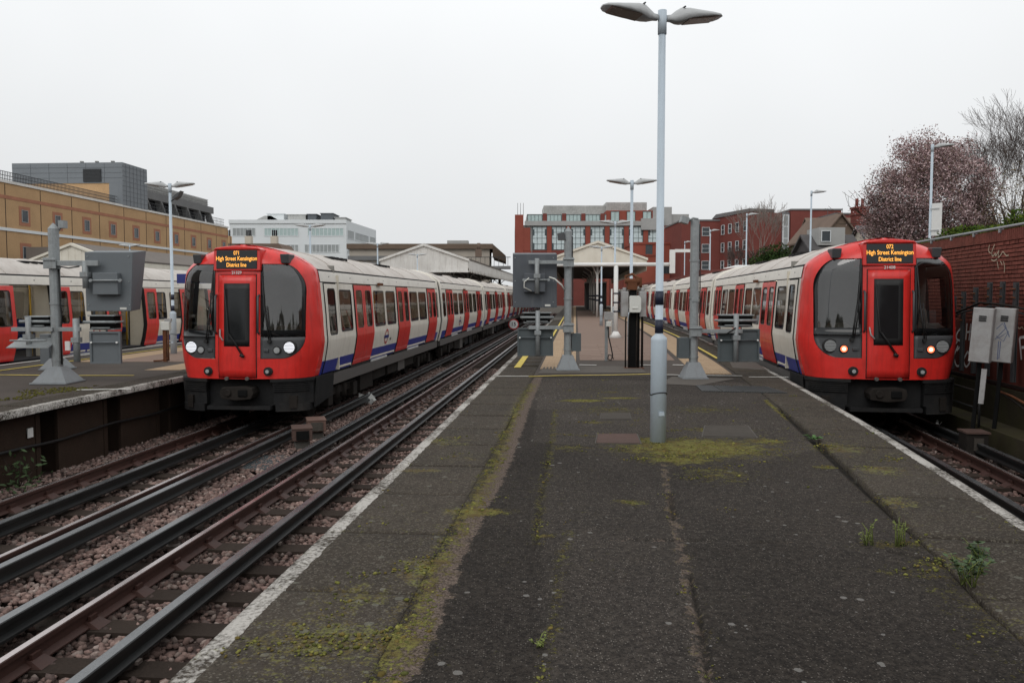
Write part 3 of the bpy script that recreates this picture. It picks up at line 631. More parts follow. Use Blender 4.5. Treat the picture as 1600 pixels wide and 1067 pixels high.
# covers and grate let into the surface
def cover(name, m, px, label, cat, ribs=0):
    a, b, c, d = [Vector((*gp(*p), 0)) for p in px]; o = (a + b + c + d) / 4
    mb = MB(); q = [a - o, b - o, c - o, d - o]; up = Vector((0, 0, .014))
    mb.hexa([v - Vector((0, 0, .03)) for v in q], [v * .985 + up for v in q])
    t = thing(name, label, cat, o); mb.build('cover_plate', m, t)
    fr = MB()
    for i in range(4):
        u, v = q[i], q[(i+1) % 4]; fr.hexa([u*1.0, v*1.0, v*1.05, u*1.05], [u*1.0 + up*.6, v*1.0 + up*.6, v*1.05 + up*.6, u*1.05 + up*.6])
    fr.build('frame', 'concrete_dark', t)
    return t
cover('inspection_cover', 'cover_red', [(931, 693), (1001, 694), (995, 679), (934, 679)], 'reddish rectangular inspection cover in the asphalt left of the tall lamp post', 'access cover')
cover('inspection_cover', 'cover_grey', [(938, 656), (986, 656), (983, 646), (940, 646)], 'small grey concrete access cover farther back than the reddish one', 'access cover')
cover('inspection_cover', 'cover_grey', [(1098, 683), (1182, 684), (1168, 666), (1102, 666)], 'mossy grey concrete cover to the right of the tall lamp post', 'access cover')
g0, g1, g2, g3 = [Vector((*gp(*p), 0)) for p in ((1096, 612), (1232, 615), (1200, 605), (1086, 603))]; o = (g0 + g1 + g2 + g3) / 4
t = thing('drain_grate', 'long dark cable duct cover lying across the platform by the right post', 'duct cover', o)
for i in range(4):
    a, b = i / 4 + .01, (i + 1) / 4 - .01
    q = [g0.lerp(g1, a) - o, g0.lerp(g1, b) - o, g3.lerp(g2, b) - o, g3.lerp(g2, a) - o]
    mb = MB(); up = Vector((0, 0, .016)); mb.hexa([v - up for v in q], [v + up for v in q])
    for k in range(1, 8):
        u0, u1 = q[0].lerp(q[1], k/8 - .02) + up, q[0].lerp(q[1], k/8 + .02) + up; w0, w1 = q[3].lerp(q[2], k/8 - .02) + up, q[3].lerp(q[2], k/8 + .02) + up; e = Vector((0, 0, .006)); mb.hexa([u0, u1, w1, w0], [u0+e, u1+e, w1+e, w0+e])
    mb.build('duct_plate', 'grate_black', t)

# moss cushions on top of the masks
def moss():
    n = 260000; Y = 3 + 13 * rng.uniform(0, 1, n) ** 1.5; X = np.array([rng.uniform(left_edge(y) + .1, right_edge(y) - .1) for y in Y])
    mo, gv, ck = wear_at(X, Y); pr = np.clip((mo + .5 * hnoise(X, Y, 9, 9) - .36) * 1.4, 0, 1) * .42
    ok = rng.uniform(0, 1, n) < pr; X, Y = X[ok], Y[ok]; n = len(X)
    r = rng.uniform(.004, .013, n) * rng.uniform(.6, 1.3, n)
    c = np.array([(.19, .18, .05), (.14, .14, .036), (.15, .115, .036), (.09, .095, .03)])[rng.integers(0, 4, n)] * rng.uniform(.7, 1.2, (n, 1))
    link('moss', stones('moss', np.stack([X, Y, np.full(n, .004)], 1), r, c, .5), kind='stuff')
moss()

# ------------------------------------------------------------------ far-left platform
pb = thing('platform', None, None); pb['kind'] = 'structure'
mb = MB(); strip(mb, lambda y: plat_b(y), lambda y: plat_b(y) + .001, 5, 6, -.2)
mb = MB(); strip(mb, lambda y: plat_c(y) + .8, lambda y: plat_b(y) - .62, 6, FAR_END, -.004, 0, 90); mb.build('asphalt', 'asphalt_far', pb)
mb = MB(); strip(mb, plat_c, lambda y: plat_c(y) + .8, 6, FAR_END, -.002, 0, 60); mb.build('edge_strip', 'concrete_dark', pb)
edge_slabs(plat_b, -1, 7.0, 30, 1.3, pb, nfine=9, w=.62)
mb = MB(); strip(mb, lambda y: plat_b(y) - .62, plat_b, 45.4, FAR_END, -.002, 0, 30); mb.build('far_edge', 'concrete_dark', pb)
rz = -math.atan(.082)
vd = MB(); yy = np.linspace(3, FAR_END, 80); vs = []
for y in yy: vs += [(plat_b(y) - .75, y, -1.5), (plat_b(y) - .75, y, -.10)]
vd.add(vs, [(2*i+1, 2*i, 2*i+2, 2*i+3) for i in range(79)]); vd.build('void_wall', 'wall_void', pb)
wp = MB(); wp.box(-.5, .02, -.60, .60, -1.12, 0); wp.box(-.02, .035, -.66, -.56, -1.12, 0); wp.box(-.02, .035, .56, .66, -1.12, 0); WPAN = wp.mesh('wall_panel', 'wall_brown')
for i in range(14):
    y = 7.9 + i * 1.72; link('wall_panel', WPAN, pb, (plat_b(y) - .28, y, -.11), rz)
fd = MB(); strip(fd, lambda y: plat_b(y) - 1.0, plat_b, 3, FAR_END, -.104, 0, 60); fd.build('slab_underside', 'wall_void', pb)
cb = MB(); cb.tube([(plat_b(y) - .2, y, -.62 + .02*math.sin(y*2.4)) for y in np.linspace(6, 24, 40)], .022, 6); cb.build('cable', 'black_rubber', label='black cable slung along the dark wall below the far-left platform', cat='cable')
nl = MB(); nl.box(-.005, .012, -.055, .055, -.07, .07); nl.box(.012, .016, -.03, .03, -.035, .035); p = gp(35, 678, -.5)
nl.build('number_plate', 'sign_white', loc=(plat_b(11.75) - .235, 11.75, -.42), rz=rz, label='small white plate fixed to the dark wall below the far-left platform', cat='plate')
lw = MB(); line(lw, [(x, y) for x, y in (gp(120, 609.5), gp(205, 608))], .1, .008); lw.build('painted_line', 'line_white', pb)
ly = MB(); line(ly, [gp(-60, 585.5), gp(0, 586), gp(100, 587), gp(209, 587)], .10, .008); line(ly, [(plat_c(y) + 1.0, y) for y in np.linspace(15, 60, 10)], .1, .008); ly.build('painted_line', 'line_yellow', pb)
mb = MB(); strip(mb, lambda y: plat_c(y) + 1.2, lambda y: plat_c(y) + 2.0, 19.5, 60, .003, 0, 20); strip(mb, lambda y: plat_b(y) - 1.55, lambda y: plat_b(y) - .75, 17.3, 60, .003, 0, 20); mb.build('tactile_strip', 'tan_tactile', pb)
mb = MB(); strip(mb, lambda y: plat_c(y) + 2.0, lambda y: plat_b(y) - 1.6, 19.5, 90, .002, 0, 20); mb.build('paving', 'paver_red', pb)
lwc = MB(); line(lwc, [(plat_c(y) + .09, y) for y in np.linspace(12, 60, 10)], .16, .008); lwc.build('painted_line', 'line_white', pb)
# moss on the near end of it
n = 2600; Y = rng.uniform(9.5, 14.3, n); X = plat_b(Y) - .15 - np.abs(rng.normal(0, .8, n)); r = rng.uniform(.012, .03, n)
c = np.array([(.12, .115, .025), (.09, .08, .025)])[rng.integers(0, 2, n)] * rng.uniform(.6, 1.1, (n, 1)); keep = hnoise(X, Y, 4, 21) > .12
link('moss', stones('moss', np.stack([X, Y, np.full(n, .002)], 1)[keep], r[keep], c[keep], .4), kind='stuff')
# ------------------------------------------------------------------ station canopies
def canopy(label, cx, cy, W, zp, ze, zb, Ln, rz, m, valance=True, columns=True, dark=True):
    t = thing('platform_canopy', label, 'canopy', (cx, cy, 0), rz, 'station canopies'); h = W / 2
    mb = MB(); mb.prism([(-h, zb), (h, zb), (h, ze), (0, zp), (-h, ze)], .12, 'y', 0); 
    for k in np.linspace(-h + .3, h - .3, int(W / .45)): mb.box(k - .012, k + .012, -.02, 0, zb + .1, ze + (zp - ze) * (1 - abs(k) / h) - .12)
    mb.build('gable_end', m, t)
    mb = MB(); mb.hexa([(-h-.1,-.15,ze-.1),(0,-.15,zp-.1),(0,.2,zp-.1),(-h-.1,.2,ze-.1)], [(-h-.1,-.15,ze+.06),(0,-.15,zp+.08),(0,.2,zp+.08),(-h-.1,.2,ze+.06)]); mb.hexa([(0,-.15,zp-.1),(h+.1,-.15,ze-.1),(h+.1,.2,ze-.1),(0,.2,zp-.1)], [(0,-.15,zp+.08),(h+.1,-.15,ze+.06),(h+.1,.2,ze+.06),(0,.2,zp+.08)]); mb.box(-h-.05, h+.05, -.06, .14, zb-.12, zb-.003); mb.build('bargeboard', m, t)
    mb = MB(); mb.hexa([(-h-.1,.2,ze),(0,.2,zp),(0,Ln,zp),(-h-.1,Ln,ze)], [(-h-.1,.2,ze+.1),(0,.2,zp+.1),(0,Ln,zp+.1),(-h-.1,Ln,ze+.1)]); mb.hexa([(0,.2,zp),(h+.1,.2,ze),(h+.1,Ln,ze),(0,Ln,zp)], [(0,.2,zp+.1),(h+.1,.2,ze+.1),(h+.1,Ln,ze+.1),(0,Ln,zp+.1)])
    mb.build('roof', 'canopy_roof', t)
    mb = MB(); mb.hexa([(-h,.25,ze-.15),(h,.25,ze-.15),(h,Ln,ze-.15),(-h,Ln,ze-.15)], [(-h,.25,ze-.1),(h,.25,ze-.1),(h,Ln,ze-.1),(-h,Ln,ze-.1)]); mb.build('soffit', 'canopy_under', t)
    for s in (-1, 1):
        mb = MB(); x = s * h; d = .9; n = int(Ln / 1.0)
        mb.box(min(x, x + s*.05), max(x, x + s*.05), .12, Ln, ze - d + .3, ze - .003)
        for k in range(n):
            y = .3 + k * 1.0
            if y + 1 < Ln: mb.prism([(y, ze-d+.3), (y+.95, ze-d+.3), (y+.8, ze-d+.08), (y+.48, ze-d-.02), (y+.15, ze-d+.08)], s*.05, 'x', x)
        mb.build('valance', m, t)
    if columns:
        for i, y in enumerate(np.arange(.9, Ln, 11.5)):
            for x in (0,):
                mb = MB(); mb.cyl((x, y), .095, 0, ze - .2, 12); 
                for s in (-1, 1): mb.tube([(x, y, ze - 1.3), (x + s*.35, y, ze - .55), (x + s*.9, y, ze - .2)], .05, 6)
                mb.build('column', 'canopy_white', t)
                for z in (1.25, 1.6): mb = MB(); mb.cyl((x, y), .118, z, z + .14, 12); mb.build('colour_band', 'band_navy', t)
    return t
canopy('cream gabled canopy spanning the far end of the middle platform', at(934, 400, 62).x, 62, 7.5, 5.85, 4.5, 4.05, 62, -math.atan(HD), 'canopy_cream')
canopy('white gabled canopy with scalloped edge beyond the 071 train', at(662.5, 400, 59).x, 59, 6.5, 5.43, 4.30, 3.50, 62, -math.atan(HD), 'canopy_white')
canopy('cream gabled canopy behind the open-doored train, before the shopping block', at(112, 400, 55).x, 55, 5.8, 5.2, 4.1, 3.5, 60, -math.atan(.05), 'canopy_cream')
# clutter under the middle canopy: kiosk block, back wall in shade
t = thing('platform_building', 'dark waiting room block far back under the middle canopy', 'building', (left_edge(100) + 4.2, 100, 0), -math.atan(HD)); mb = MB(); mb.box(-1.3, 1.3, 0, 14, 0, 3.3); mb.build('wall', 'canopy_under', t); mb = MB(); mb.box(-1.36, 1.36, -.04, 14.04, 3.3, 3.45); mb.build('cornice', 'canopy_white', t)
for x in (-.7, .55): mb = MB(); mb.box(x-.35, x+.35, -.03, 0, .0, 2.1); mb.build('door', 'pane_dark', t)

# ------------------------------------------------------------------ buildings on the left
PIECE = {}
def win_piece(w, h, frame, pane, nx=2, ny=2, key=None, depth=.12):
    k = (round(w,2), round(h,2), frame, pane, nx, ny)
    if k not in PIECE:
        mb = MB(); e = .05 * max(w, h) ** .5
        mb.box(-w/2, w/2, .02, .05, 0, h, 1)
        for a, b, c, d in ((-w/2, -w/2+e, 0, h), (w/2-e, w/2, 0, h), (-w/2+e, w/2-e, 0, e), (-w/2+e, w/2-e, h-e, h)): mb.box(a, b, -depth*.3, .06, c, d, 0)
        for i in range(1, nx): x = -w/2 + w*i/nx; mb.box(x-e*.35, x+e*.35, -.02, .03, e, h-e, 0)
        for j in range(1, ny): z = h*j/ny; mb.box(-w/2+e, w/2-e, -.015, .028, z-e*.35, z+e*.35, 0)
        PIECE[k] = mb.mesh('window', (frame, pane))
    return PIECE[k]
# brick shopping block: facade is local x = 0, looking +x
AL = math.atan(.0627); tA = thing('shopping_block', 'long tan brick block with small square windows and grey roof storeys, at far left', 'building', (-55, 0, 0), -AL)
mb = MB(); y0, y1 = 55, 132; mb.box(-20, 0, y0, y1, -2, 12.8); mb.build('wall', 'brick_tan', tA)
mb = MB(); mb.box(-20.05, .12, y0, y1+.1, 12.8, 13.06); mb.build('coping', 'canopy_white', tA)
mb = MB(); mb.box(.0, .10, y0, y1+.02, 8.10, 8.40); mb.build('string_course', 'office_white', tA)
mb = MB(); mb.box(.0, .03, y0, y1, 11.25, 11.6); mb.build('brick_band', 'brick_red_trim', tA)
mb = MB()
for k in range(15): mb.box(-.02, .02, 79.4 + (k-4)*5.35 - .035, 79.4 + (k-4)*5.35 + .035, -2, 12.7)
mb.build('movement_joints', 'opening_dark', tA, kind='stuff')
wm = win_piece(.95, 1.25, 'concrete_pale', 'pane_dark', 1, 1)
sb = MB()
for a, b, c, d in ((-.85, -.5, -.35, 1.6), (.5, .85, -.35, 1.6), (-.5, .5, -.35, -.02), (-.5, .5, 1.27, 1.6)): sb.box(a, b, -.03, 0, c, d)
SUR = sb.mesh('window_surround', 'brick_red_trim')
for k in range(-3, 10):
    for z in (9.15, 5.45):
        y = 82.2 + 5.35 * k
        w = link('window', wm, tA, (.03, y, z), R(90)); link('window_surround', SUR, tA, (0, y, z), R(90))
mb = MB()
for y in np.arange(y0, 100, .24): mb.box(-.62, -.58, y, y+.05, 13.0, 14.05)
for z in (13.3, 13.65, 14.03): mb.box(-.63, -.57, y0, 100.4, z, z+.05)
for y in np.arange(106.6, y1, .5): mb.box(-.62, -.58, y, y+.04, 13.0, 14.2)
for z in (13.3, 13.7, 14.18): mb.box(-.63, -.57, 106.5, y1, z, z+.05)
mb.build('railing', 'rail_black', tA, kind='stuff')
mb = MB(); mb.box(-14, -.3, 100.6, 106.3, 12.9, 15.75); mb.build('upper_wall', 'brick_tan', tA)
mb = MB(); mb.box(-14.2, .15, 100.5, 106.4, 15.75, 18.3); mb.box(-.35, .15, 100.4, 106.4, 13.03, 15.75); mb.box(-1.6, -.35, 100.45, 100.6, 13.03, 15.75); mb.build('cladding_block', 'cladding_grey', tA)
mb = MB()
for k in range(1, 7): mb.box(.15, .17, 100.4 + k*.86, 100.43 + k*.86, 13.05, 18.25)
for k in range(1, 9): mb.box(.15, .17, 100.4, 106.4, 13.03 + k*.6, 13.06 + k*.6)
for k in range(1, 6): mb.box(-14.2 + k*2.4, -14.17 + k*2.4, 100.48, 100.5, 15.8, 18.25)
for k in range(1, 4): mb.box(-14.2, .15, 100.48, 100.5, 15.75 + k*.64, 15.78 + k*.64)
mb.build('cladding_joints', 'cladding_line', tA, kind='stuff')
mb = MB(); mb.box(-4.9, -2.6, 100.4, 100.5, 15.9, 17.5)
for k in range(9): mb.box(-4.9, -2.6, 100.36, 100.4, 15.95 + k*.17, 16.05 + k*.17)
mb.build('louvre', 'rail_black', tA)
for x in (-6.6, -4.6, -2.5): mb = MB(); mb.cyl((x, 103), .14, 18.3, 18.75, 8); mb.cyl((x, 103), .25, 18.75, 18.9, 8); mb.build('vent', 'concrete_pale', tA)
mb = MB(); mb.box(-14, -1.2, 106.4, 129.5, 14.9, 15.9); mb.build('deck_parapet', 'concrete_mid', tA); mb = MB(); mb.box(-14, -2.2, 106.4, 128.5, 13.0, 14.9); mb.build('deck_opening', 'opening_dark', tA)
for k in range(6): 
    mb = MB(); y = 109.5 + k*3.9; mb.hexa([(-2.1, y, 13.02), (-1.2, y+.5, 13.02), (-1.2, y+.9, 13.02), (-2.1, y+.5, 13.02)], [(-2.1, y-.9, 14.9), (-1.2, y-.9, 14.9), (-1.2, y-.5, 14.9), (-2.1, y-.5, 14.9)]); mb.build('deck_strut', 'concrete_mid', tA)
mb = MB()
for y in np.arange(106.6, 128.5, .5): mb.box(-1.6, -1.56, y, y+.05, 15.9, 17.0)
for z in (16.2, 16.55, 16.95): mb.box(-1.6, -1.55, 106.5, 128.4, z, z+.06)
mb.build('deck_railing', 'concrete_pale', tA, kind='stuff')
mb = MB(); mb.box(-1.75, -1.7, 106.5, 128.4, 15.9, 16.95); mb.build('railing_mesh', 'concrete_pale', tA)
t = thing('roof_hut', 'dark little roof hut behind the railing at the left edge of the photo', 'roof hut', (-66, 84, 0)); mb = MB(); mb.box(-3, 6.6, 0, 4, 12.9, 15.1); mb.build('wall', 'cladding_grey', t); mb = MB(); mb.box(-3.2, 6.8, -.2, 4.2, 15.1, 15.25); mb.build('roof', 'concrete_mid', t)
# grey flank wall running below the brick block
t = thing('flank_building', 'long low grey brown roof running beside the shopping block, above the left train', 'building', (-42, 76, 0), -math.atan(.06)); mb = MB(); mb.box(-4, 8.5, 0, 62, 0, 4.0); mb.build('wall', 'canopy_under', t)
mb = MB(); mb.hexa([(-4.2,-.2,4.0),(8.8,-.2,4.0),(8.8,62,4.0),(-4.2,62,4.0)], [(-4.2,-.2,6.3),(3,-.2,6.3),(3,62,6.3),(-4.2,62,6.3)]); mb.build('roof', 'canopy_roof', t)
mb = MB(); mb.box(8.75, 8.95, -.2, 62, 3.5, 4.2); mb.build('gutter', 'cladding_line', t)
# terrace with chimneys beyond its end
t = thing('terrace_house', 'low pale terrace with dark chimney pots between the shopping block and white office', 'house', (-50, 142, 0)); mb = MB(); mb.box(-3, 9.5, 0, 8, 0, 9.5); mb.build('wall', 'render_cream', t); mb = MB(); mb.prism([(-3.2, 9.5), (9.7, 9.5), (8.6, 11), (-2, 11)], 8, 'y', 0); mb.build('roof', 'roof_brown', t)
for x in (-1.0, 2.8, 7.4):
    mb = MB(); mb.box(x-.55, x+.55, 1, 2.2, 10.5, 12.4); c = mb.build('chimney', 'brick_tan' if x < 0 else 'render_cream', t)
    for q in (-.3, .05, .38): mb = MB(); mb.cyl((x+q, 1.6), .14, 12.4, 13.5, 8); mb.build('chimney_pot', 'opening_dark', c)
# white office
t = thing('office_building', 'white modern office with long window bands, between the brick block and shed', 'building', (0, 190, 0))
mb = MB(); mb.add([(-67,0,0),(-39.3,0,0),(-37.0,28,0),(-67,28,0),(-67,0,19.6),(-39.3,0,19.6),(-37.0,28,19.6),(-67,28,19.6)], [(3,2,1,0),(4,5,6,7),(0,1,5,4),(1,2,6,5),(2,3,7,6),(3,0,4,7)]); mb.build('wall', 'office_white', t)
for z, segs in ((15.9, ((-66.3, -60.8, 'blind_grey'), (-58.8, -50.6, 'pane_green'), (-48.5, -39.9, 'pane_green'))), (12.0, ((-63, -50.6, 'blind_grey'), (-49.3, -41, 'blind_grey'))), (8.2, ((-63, -50.6, 'blind_grey'), (-49.3, -40.4, 'blind_grey')))):
    for a, b, pm_ in segs: link('window', win_piece(b - a, 2.0, 'office_white', pm_, int((b-a)/.9), 1), t, ((a+b)/2, -.06, z))
al = math.atan2(2.3, 28)
for z, segs in ((15.4, ((1.2, 6.2), (7.5, 20), (21.5, 27))), (12.0, ((.8, 6), (7.5, 13), (15, 26))), (8.2, ((1, 6.2), (7.5, 18)))):
    for a, b in segs: o = link('window', win_piece(b - a, 2.1, 'office_white', 'blind_grey', int((b-a)/1.2), 1), t, (-39.3 + (a+b)/2*math.sin(al) + .06, (a+b)/2, z), R(90) - al)
mb = MB(); mb.box(-67.1, -39.2, -.25, -.02, 18.9, 19.75); mb.build('cornice', 'office_white', t)
for a, b, h, m in ((-59.5, -55.5, 2.0, 'office_white'), (-54.5, -50.2, 1.8, 'plant_screen'), (-49.7, -47.6, 1.9, 'cladding_line'), (-46.5, -43.6, 2.1, 'cladding_line'), (-43, -40.5, 1.1, 'concrete_pale')):
    mb = MB(); mb.box(a, b, 5, 12, 19.6, 19.6 + h); mb.box(a - .2, b + .2, 4.8, 12.2, 19.6 + h, 19.75 + h); mb.build('roof_plant', m, t)
mb = MB(); mb.prism([(-63.5, 19.6), (-55.8, 19.6), (-58.6, 21.2), (-60.2, 21.2)], 6, 'y', 5); mb.build('roof_hood', 'concrete_pale', t)
# brown flat-roofed train shed
t = thing('station_shed', 'wide brown flat roofed shed with pale walls behind the white gable', 'building', (0, 150, 0), 0)
mb = MB(); mb.box(-30.5, -4.2, 0, 14, 0, 10.5); mb.build('wall', 'shed_beige', t); mb = MB(); mb.box(-30.9, -3.6, -.6, 14, 10.5, 11.45); mb.hexa([(-3.6,-.6,9.0),(-1.2,2,8.2),(-1.2,14,8.2),(-3.6,14,9.0)], [(-3.6,-.6,11.4),(-1.2,2,9.4),(-1.2,14,9.4),(-3.6,14,11.4)]); mb.build('roof', 'shed_brown', t)
mb = MB(); mb.box(-30.7, -12, -.5, -.02, 8.4, 9.2); mb.build('band', 'concrete_mid', t)
mb = MB(); mb.box(-12.4, -8.4, 3, 6, 11.45, 12.3); mb.build('roof_plant', 'concrete_pale', t)
mb = MB()
for k in range(18): x = -30 + k*1.4; mb.box(x, x+.12, -2.4, -2.2, 3, 8.2)
mb.box(-30.5, -6, -2.6, -.55, 7.6, 7.9); mb.box(-30.5, -6, -2.6, -.55, 5.6, 5.8); mb.build('walkway', 'concrete_mid', t)
t = thing('footbridge', 'dark steel footbridge clutter beside the white canopy, left of the large hood', 'footbridge', (-4.2, 115, 0)); mb = MB(); mb.box(-5, 4, 0, 2.4, 5.6, 6.0); mb.build('deck', 'concrete_mid', t)
mb = MB()
for k in range(14): mb.box(-5 + k*.66, -4.94 + k*.66, 0, .06, 6.0, 7.2)
mb.box(-5, 4, 0, .06, 7.2, 7.3); mb.build('railing', 'rail_black', t); mb = MB(); mb.box(-1.1, -.2, .2, 1.2, 7.3, 8.4); mb.tube([(-.6, .6, 8.4), (-.6, .6, 9.3)], .25, 8); mb.build('chimney', 'roof_brown', t)
for x in (-3.6, 2.4): mb = MB(); mb.cyl((x, 1.2), .2, -1, 5.6, 8); mb.build('column', 'concrete_mid', t)

# ------------------------------------------------------------------ red and glass office in the centre
t = thing('office_building', 'red brick and glass office with grey roof screens beyond the middle canopy', 'building', (0, 140, 0))
mb = MB(); mb.box(.5, 31, .25, 16, 0, 14.05); mb.box(2.6, 31, .5, 16, 14.05, 16.0); mb.build('core', 'concrete_pale', t)
mb = MB(); mb.box(.5, 2.0, -.2, .25, 0, 15.85); mb.box(.5, 3.4, -.1, .25, 0, 9.6); mb.box(2.0, 3.2, -.15, .25, 9.6, 13.6); mb.build('corner_tower', 'brick_office', t)
for k in range(8):
    x = 3.55 + k * 3.37; wdt = 2.55
    if x + wdt > 31: break
    link('window', win_piece(wdt, 4.1, 'frame_dark', 'pane_sky', 3, 4), t, (x + wdt/2, .12, 9.75))
    for q in (-1, 1): 
        for z in (9.9, 12.3): mb = MB(); mb.box(-.16, .16, -.05, 0, 0, 1.05); mb.build('vent_light', 'frame_dark', t, (x + wdt/2 + q*(wdt/2 - .2), .08, z))
    mb = MB(); mb.box(x + wdt, x + 3.37, -.15, .25, 0, 13.9); mb.build('pilaster', 'brick_office', t)
    mb = MB(); mb.box(x, x + wdt, -.05, .25, 0, 9.7); mb.build('spandrel', 'brick_office_dark', t)
mb = MB(); mb.box(2.2, 25.0, -.35, .3, 13.95, 14.75); mb.box(22.5, 26.5, -.4, .3, 13.2, 15.2); mb.build('ledge', 'concrete_pale', t)
for k in range(6): link('window', win_piece(2.6, 1.45, 'frame_dark', 'pane_green', 4, 1), t, (4.0 + k*3.37, .42, 14.5)); mb = MB(); mb.box(5.4 + k*3.37, 6.1 + k*3.37, .3, .5, 14.2, 16.1); mb.build('pilaster', 'brick_office_dark', t)
mb = MB(); mb.box(16.5, 24.8, .2, 8, 14.4, 16.6); mb.build('upper_storey', 'brick_office', t)
for x in (18, 20.8, 23.6): link('window', win_piece(1.5, 1.9, 'frame_dark', 'pane_green', 2, 1), t, (x, .14, 14.55))
mb = MB(); mb.box(5.7, 16.8, 4, 12, 16.0, 17.9); mb.box(16.8, 24.1, 3.4, 12, 16.6, 18.4)
for k in range(52): x = 5.7 + k*.355; y = 4 if x < 16.8 else 3.4; mb.box(x, x+.08, y-.12, y, 16.05 if x < 16.8 else 16.65, 17.85 if x < 16.8 else 18.35)
mb.build('plant_screen', 'plant_screen', t)
for x in (1.0, 1.5, 2.0): mb = MB(); mb.cyl((x, 1), .04, 15.8, 18, 5); mb.build('aerial', 'concrete_mid', t)
mb = MB(); mb.box(24.6, 27.9, .0, 9, 14, 17.2); mb.build('stair_tower', 'concrete_pale', t)
t = thing('brick_annexe', 'orange red brick annexe with stepped parapet, right of the middle canopy', 'building', (0, 118, 0))
mb = MB(); mb.box(18.0, 25.6, 0, 10, 0, 9.3); mb.box(17.0, 21.0, -1.5, 0, 0, 7.5); mb.build('wall', 'brick_orange', t); mb = MB(); mb.box(17.9, 25.7, -.12, 10, 9.3, 9.6); mb.box(16.9, 21.1, -1.62, -.05, 7.5, 7.75); mb.build('coping', 'brick_office', t)
for x in (20.2, 22.8): link('window', win_piece(1.0, 1.4, 'frame_dark', 'pane_dark', 2, 1), t, (x, -.04, 5.0 if x > 22 else 7.8))
# red brick blocks to the right
t = thing('brick_block', 'plain red brick block with square windows, left of the birch', 'building', (0, 110, 0)); mb = MB(); mb.box(23.3, 28.6, 0, 12, 0, 11.95); mb.build('wall', 'brick_office_dark', t); mb = MB(); mb.box(23.2, 28.7, -.1, 12, 11.95, 12.15); mb.build('coping', 'concrete_mid', t)
for x in (25.9, 27.2):
    for z in (9.9, 7.6, 5.3): link('window', win_piece(1.05, 1.2, 'office_white', 'pane_dark', 1, 2), t, (x - .6, -.04, z))
t = thing('brick_block', 'large red brick block with a grey corner roof behind the birch', 'building', (0, 104, 0)); mb = MB(); mb.add([(28.1,8,0),(30.2,-2,0),(35,0,0),(35,14,0),(28.1,14,0),(28.1,8,12.4),(30.2,-2,12.4),(35,0,12.4),(35,14,12.4),(28.1,14,12.4)], [(0,1,6,5),(1,2,7,6),(2,3,8,7),(5,6,7,8,9),(3,4,9,8),(4,0,5,9)]); mb.build('wall', 'brick_office_dark', t)
mb = MB(); mb.hexa([(27.9,8,12.4),(30.2,-2.2,12.4),(34,0,12.4),(34,13,12.4)], [(28.6,8.5,13.1),(30.5,-1,12.9),(34,0,12.9),(34,13,13.1)]); mb.build('roof', 'slate', t)
for k in range(5):
    for z in (10.0, 7.6, 5.2): link('window', win_piece(.9, 1.3, 'office_white', 'pane_dark', 1, 2), t, (28.1 + 2.1*(k+.5)/5 - .05, 8 - 10*(k+.5)/5 , z), -math.atan2(10, 2.1))
link('window', win_piece(.85, 9.2, 'office_white', 'blind_grey', 1, 6), t, (35.5, -.1, 3)); mb = MB(); mb.box(35.02, 36, .02, 3, 0, 12.5); mb.build('link_bay', 'cladding_grey', t)
t = thing('brick_block', 'blank red brick gable wall right of the birch, with a narrow window strip', 'building', (0, 104, 0)); mb = MB(); mb.box(36.02, 42.5, -.5, 12, 0, 12.7); mb.build('wall', 'brick_office_dark', t); mb = MB(); mb.box(35.95, 42.6, -.6, 12, 12.7, 12.9); mb.build('coping', 'concrete_mid', t)
t = thing('brick_block', 'stepped brown brick block with a window, behind the single arm lamp post', 'building', (0, 98, 0)); mb = MB(); mb.box(39.5, 46, 0, 10, 0, 11.6); mb.build('wall', 'brick_office_dark', t); link('window', win_piece(1.5, 1.2, 'office_white', 'pane_green', 2, 1), t, (40.9, -.05, 9.6)); mb = MB(); mb.box(39.4, 46.1, -.1, 10, 11.6, 11.8); mb.build('coping', 'concrete_mid', t)
# houses beyond the wall
def house(label, x0, x1, Y, ze, zr, d, wallm, roofm, ridge='x', rz=0):
    t = thing('house', label, 'house', ((x0+x1)/2, Y, 2.2), rz, 'houses beyond the brick wall'); h = (x1-x0)/2; ze -= 2.2; zr -= 2.2
    mb = MB()
    if ridge == 'y': mb.prism([(-h, 0), (h, 0), (h, ze), (0, zr), (-h, ze)], d, 'y', 0)
    else: mb.prism([(0, 0), (d, 0), (d, ze), (d/2, zr), (0, ze)], 2*h, 'x', -h)
    mb.build('wall', wallm, t)
    mb = MB(); e = .25
    if ridge == 'y':
        for s in (-1, 1): q = [(s*(h+e), -e, ze-.2), (0, -e, zr+.02), (0, d+e, zr+.02), (s*(h+e), d+e, ze-.2)]; q = q if s < 0 else q[::-1]; mb.hexa(q, [(a, b, c+.14) for a, b, c in q])
    else:
        for s in (0, 1): q = [(-h-e, -e if s == 0 else d+e, ze-.2), (h+e, -e if s == 0 else d+e, ze-.2), (h+e, d/2, zr+.02), (-h-e, d/2, zr+.02)]; q = q if s == 0 else q[::-1]; mb.hexa(q, [(a, b, c+.14) for a, b, c in q])
    mb.build('roof', roofm, t); return t
ha = house('brown roofed house with a gable, beside the red chimney', 23.3, 25.9, 60, 6.0, 7.7, 7, 'shed_brown', 'roof_brown', 'y'); ha2 = house('house with a long brown tiled roof behind the gabled one', 25.8, 29.5, 68, 6.6, 8.3, 4, 'roof_brown', 'roof_brown')
mb = MB(); mb.box(2.0, 3.0, 2, 3, 3.6, 6.2); mb.box(1.93, 3.07, 1.93, 3.07, 5.7, 5.85); mb.box(1.93, 3.07, 1.93, 3.07, 6.2, 6.35); c = mb.build('chimney', 'brick_office_dark', ha)
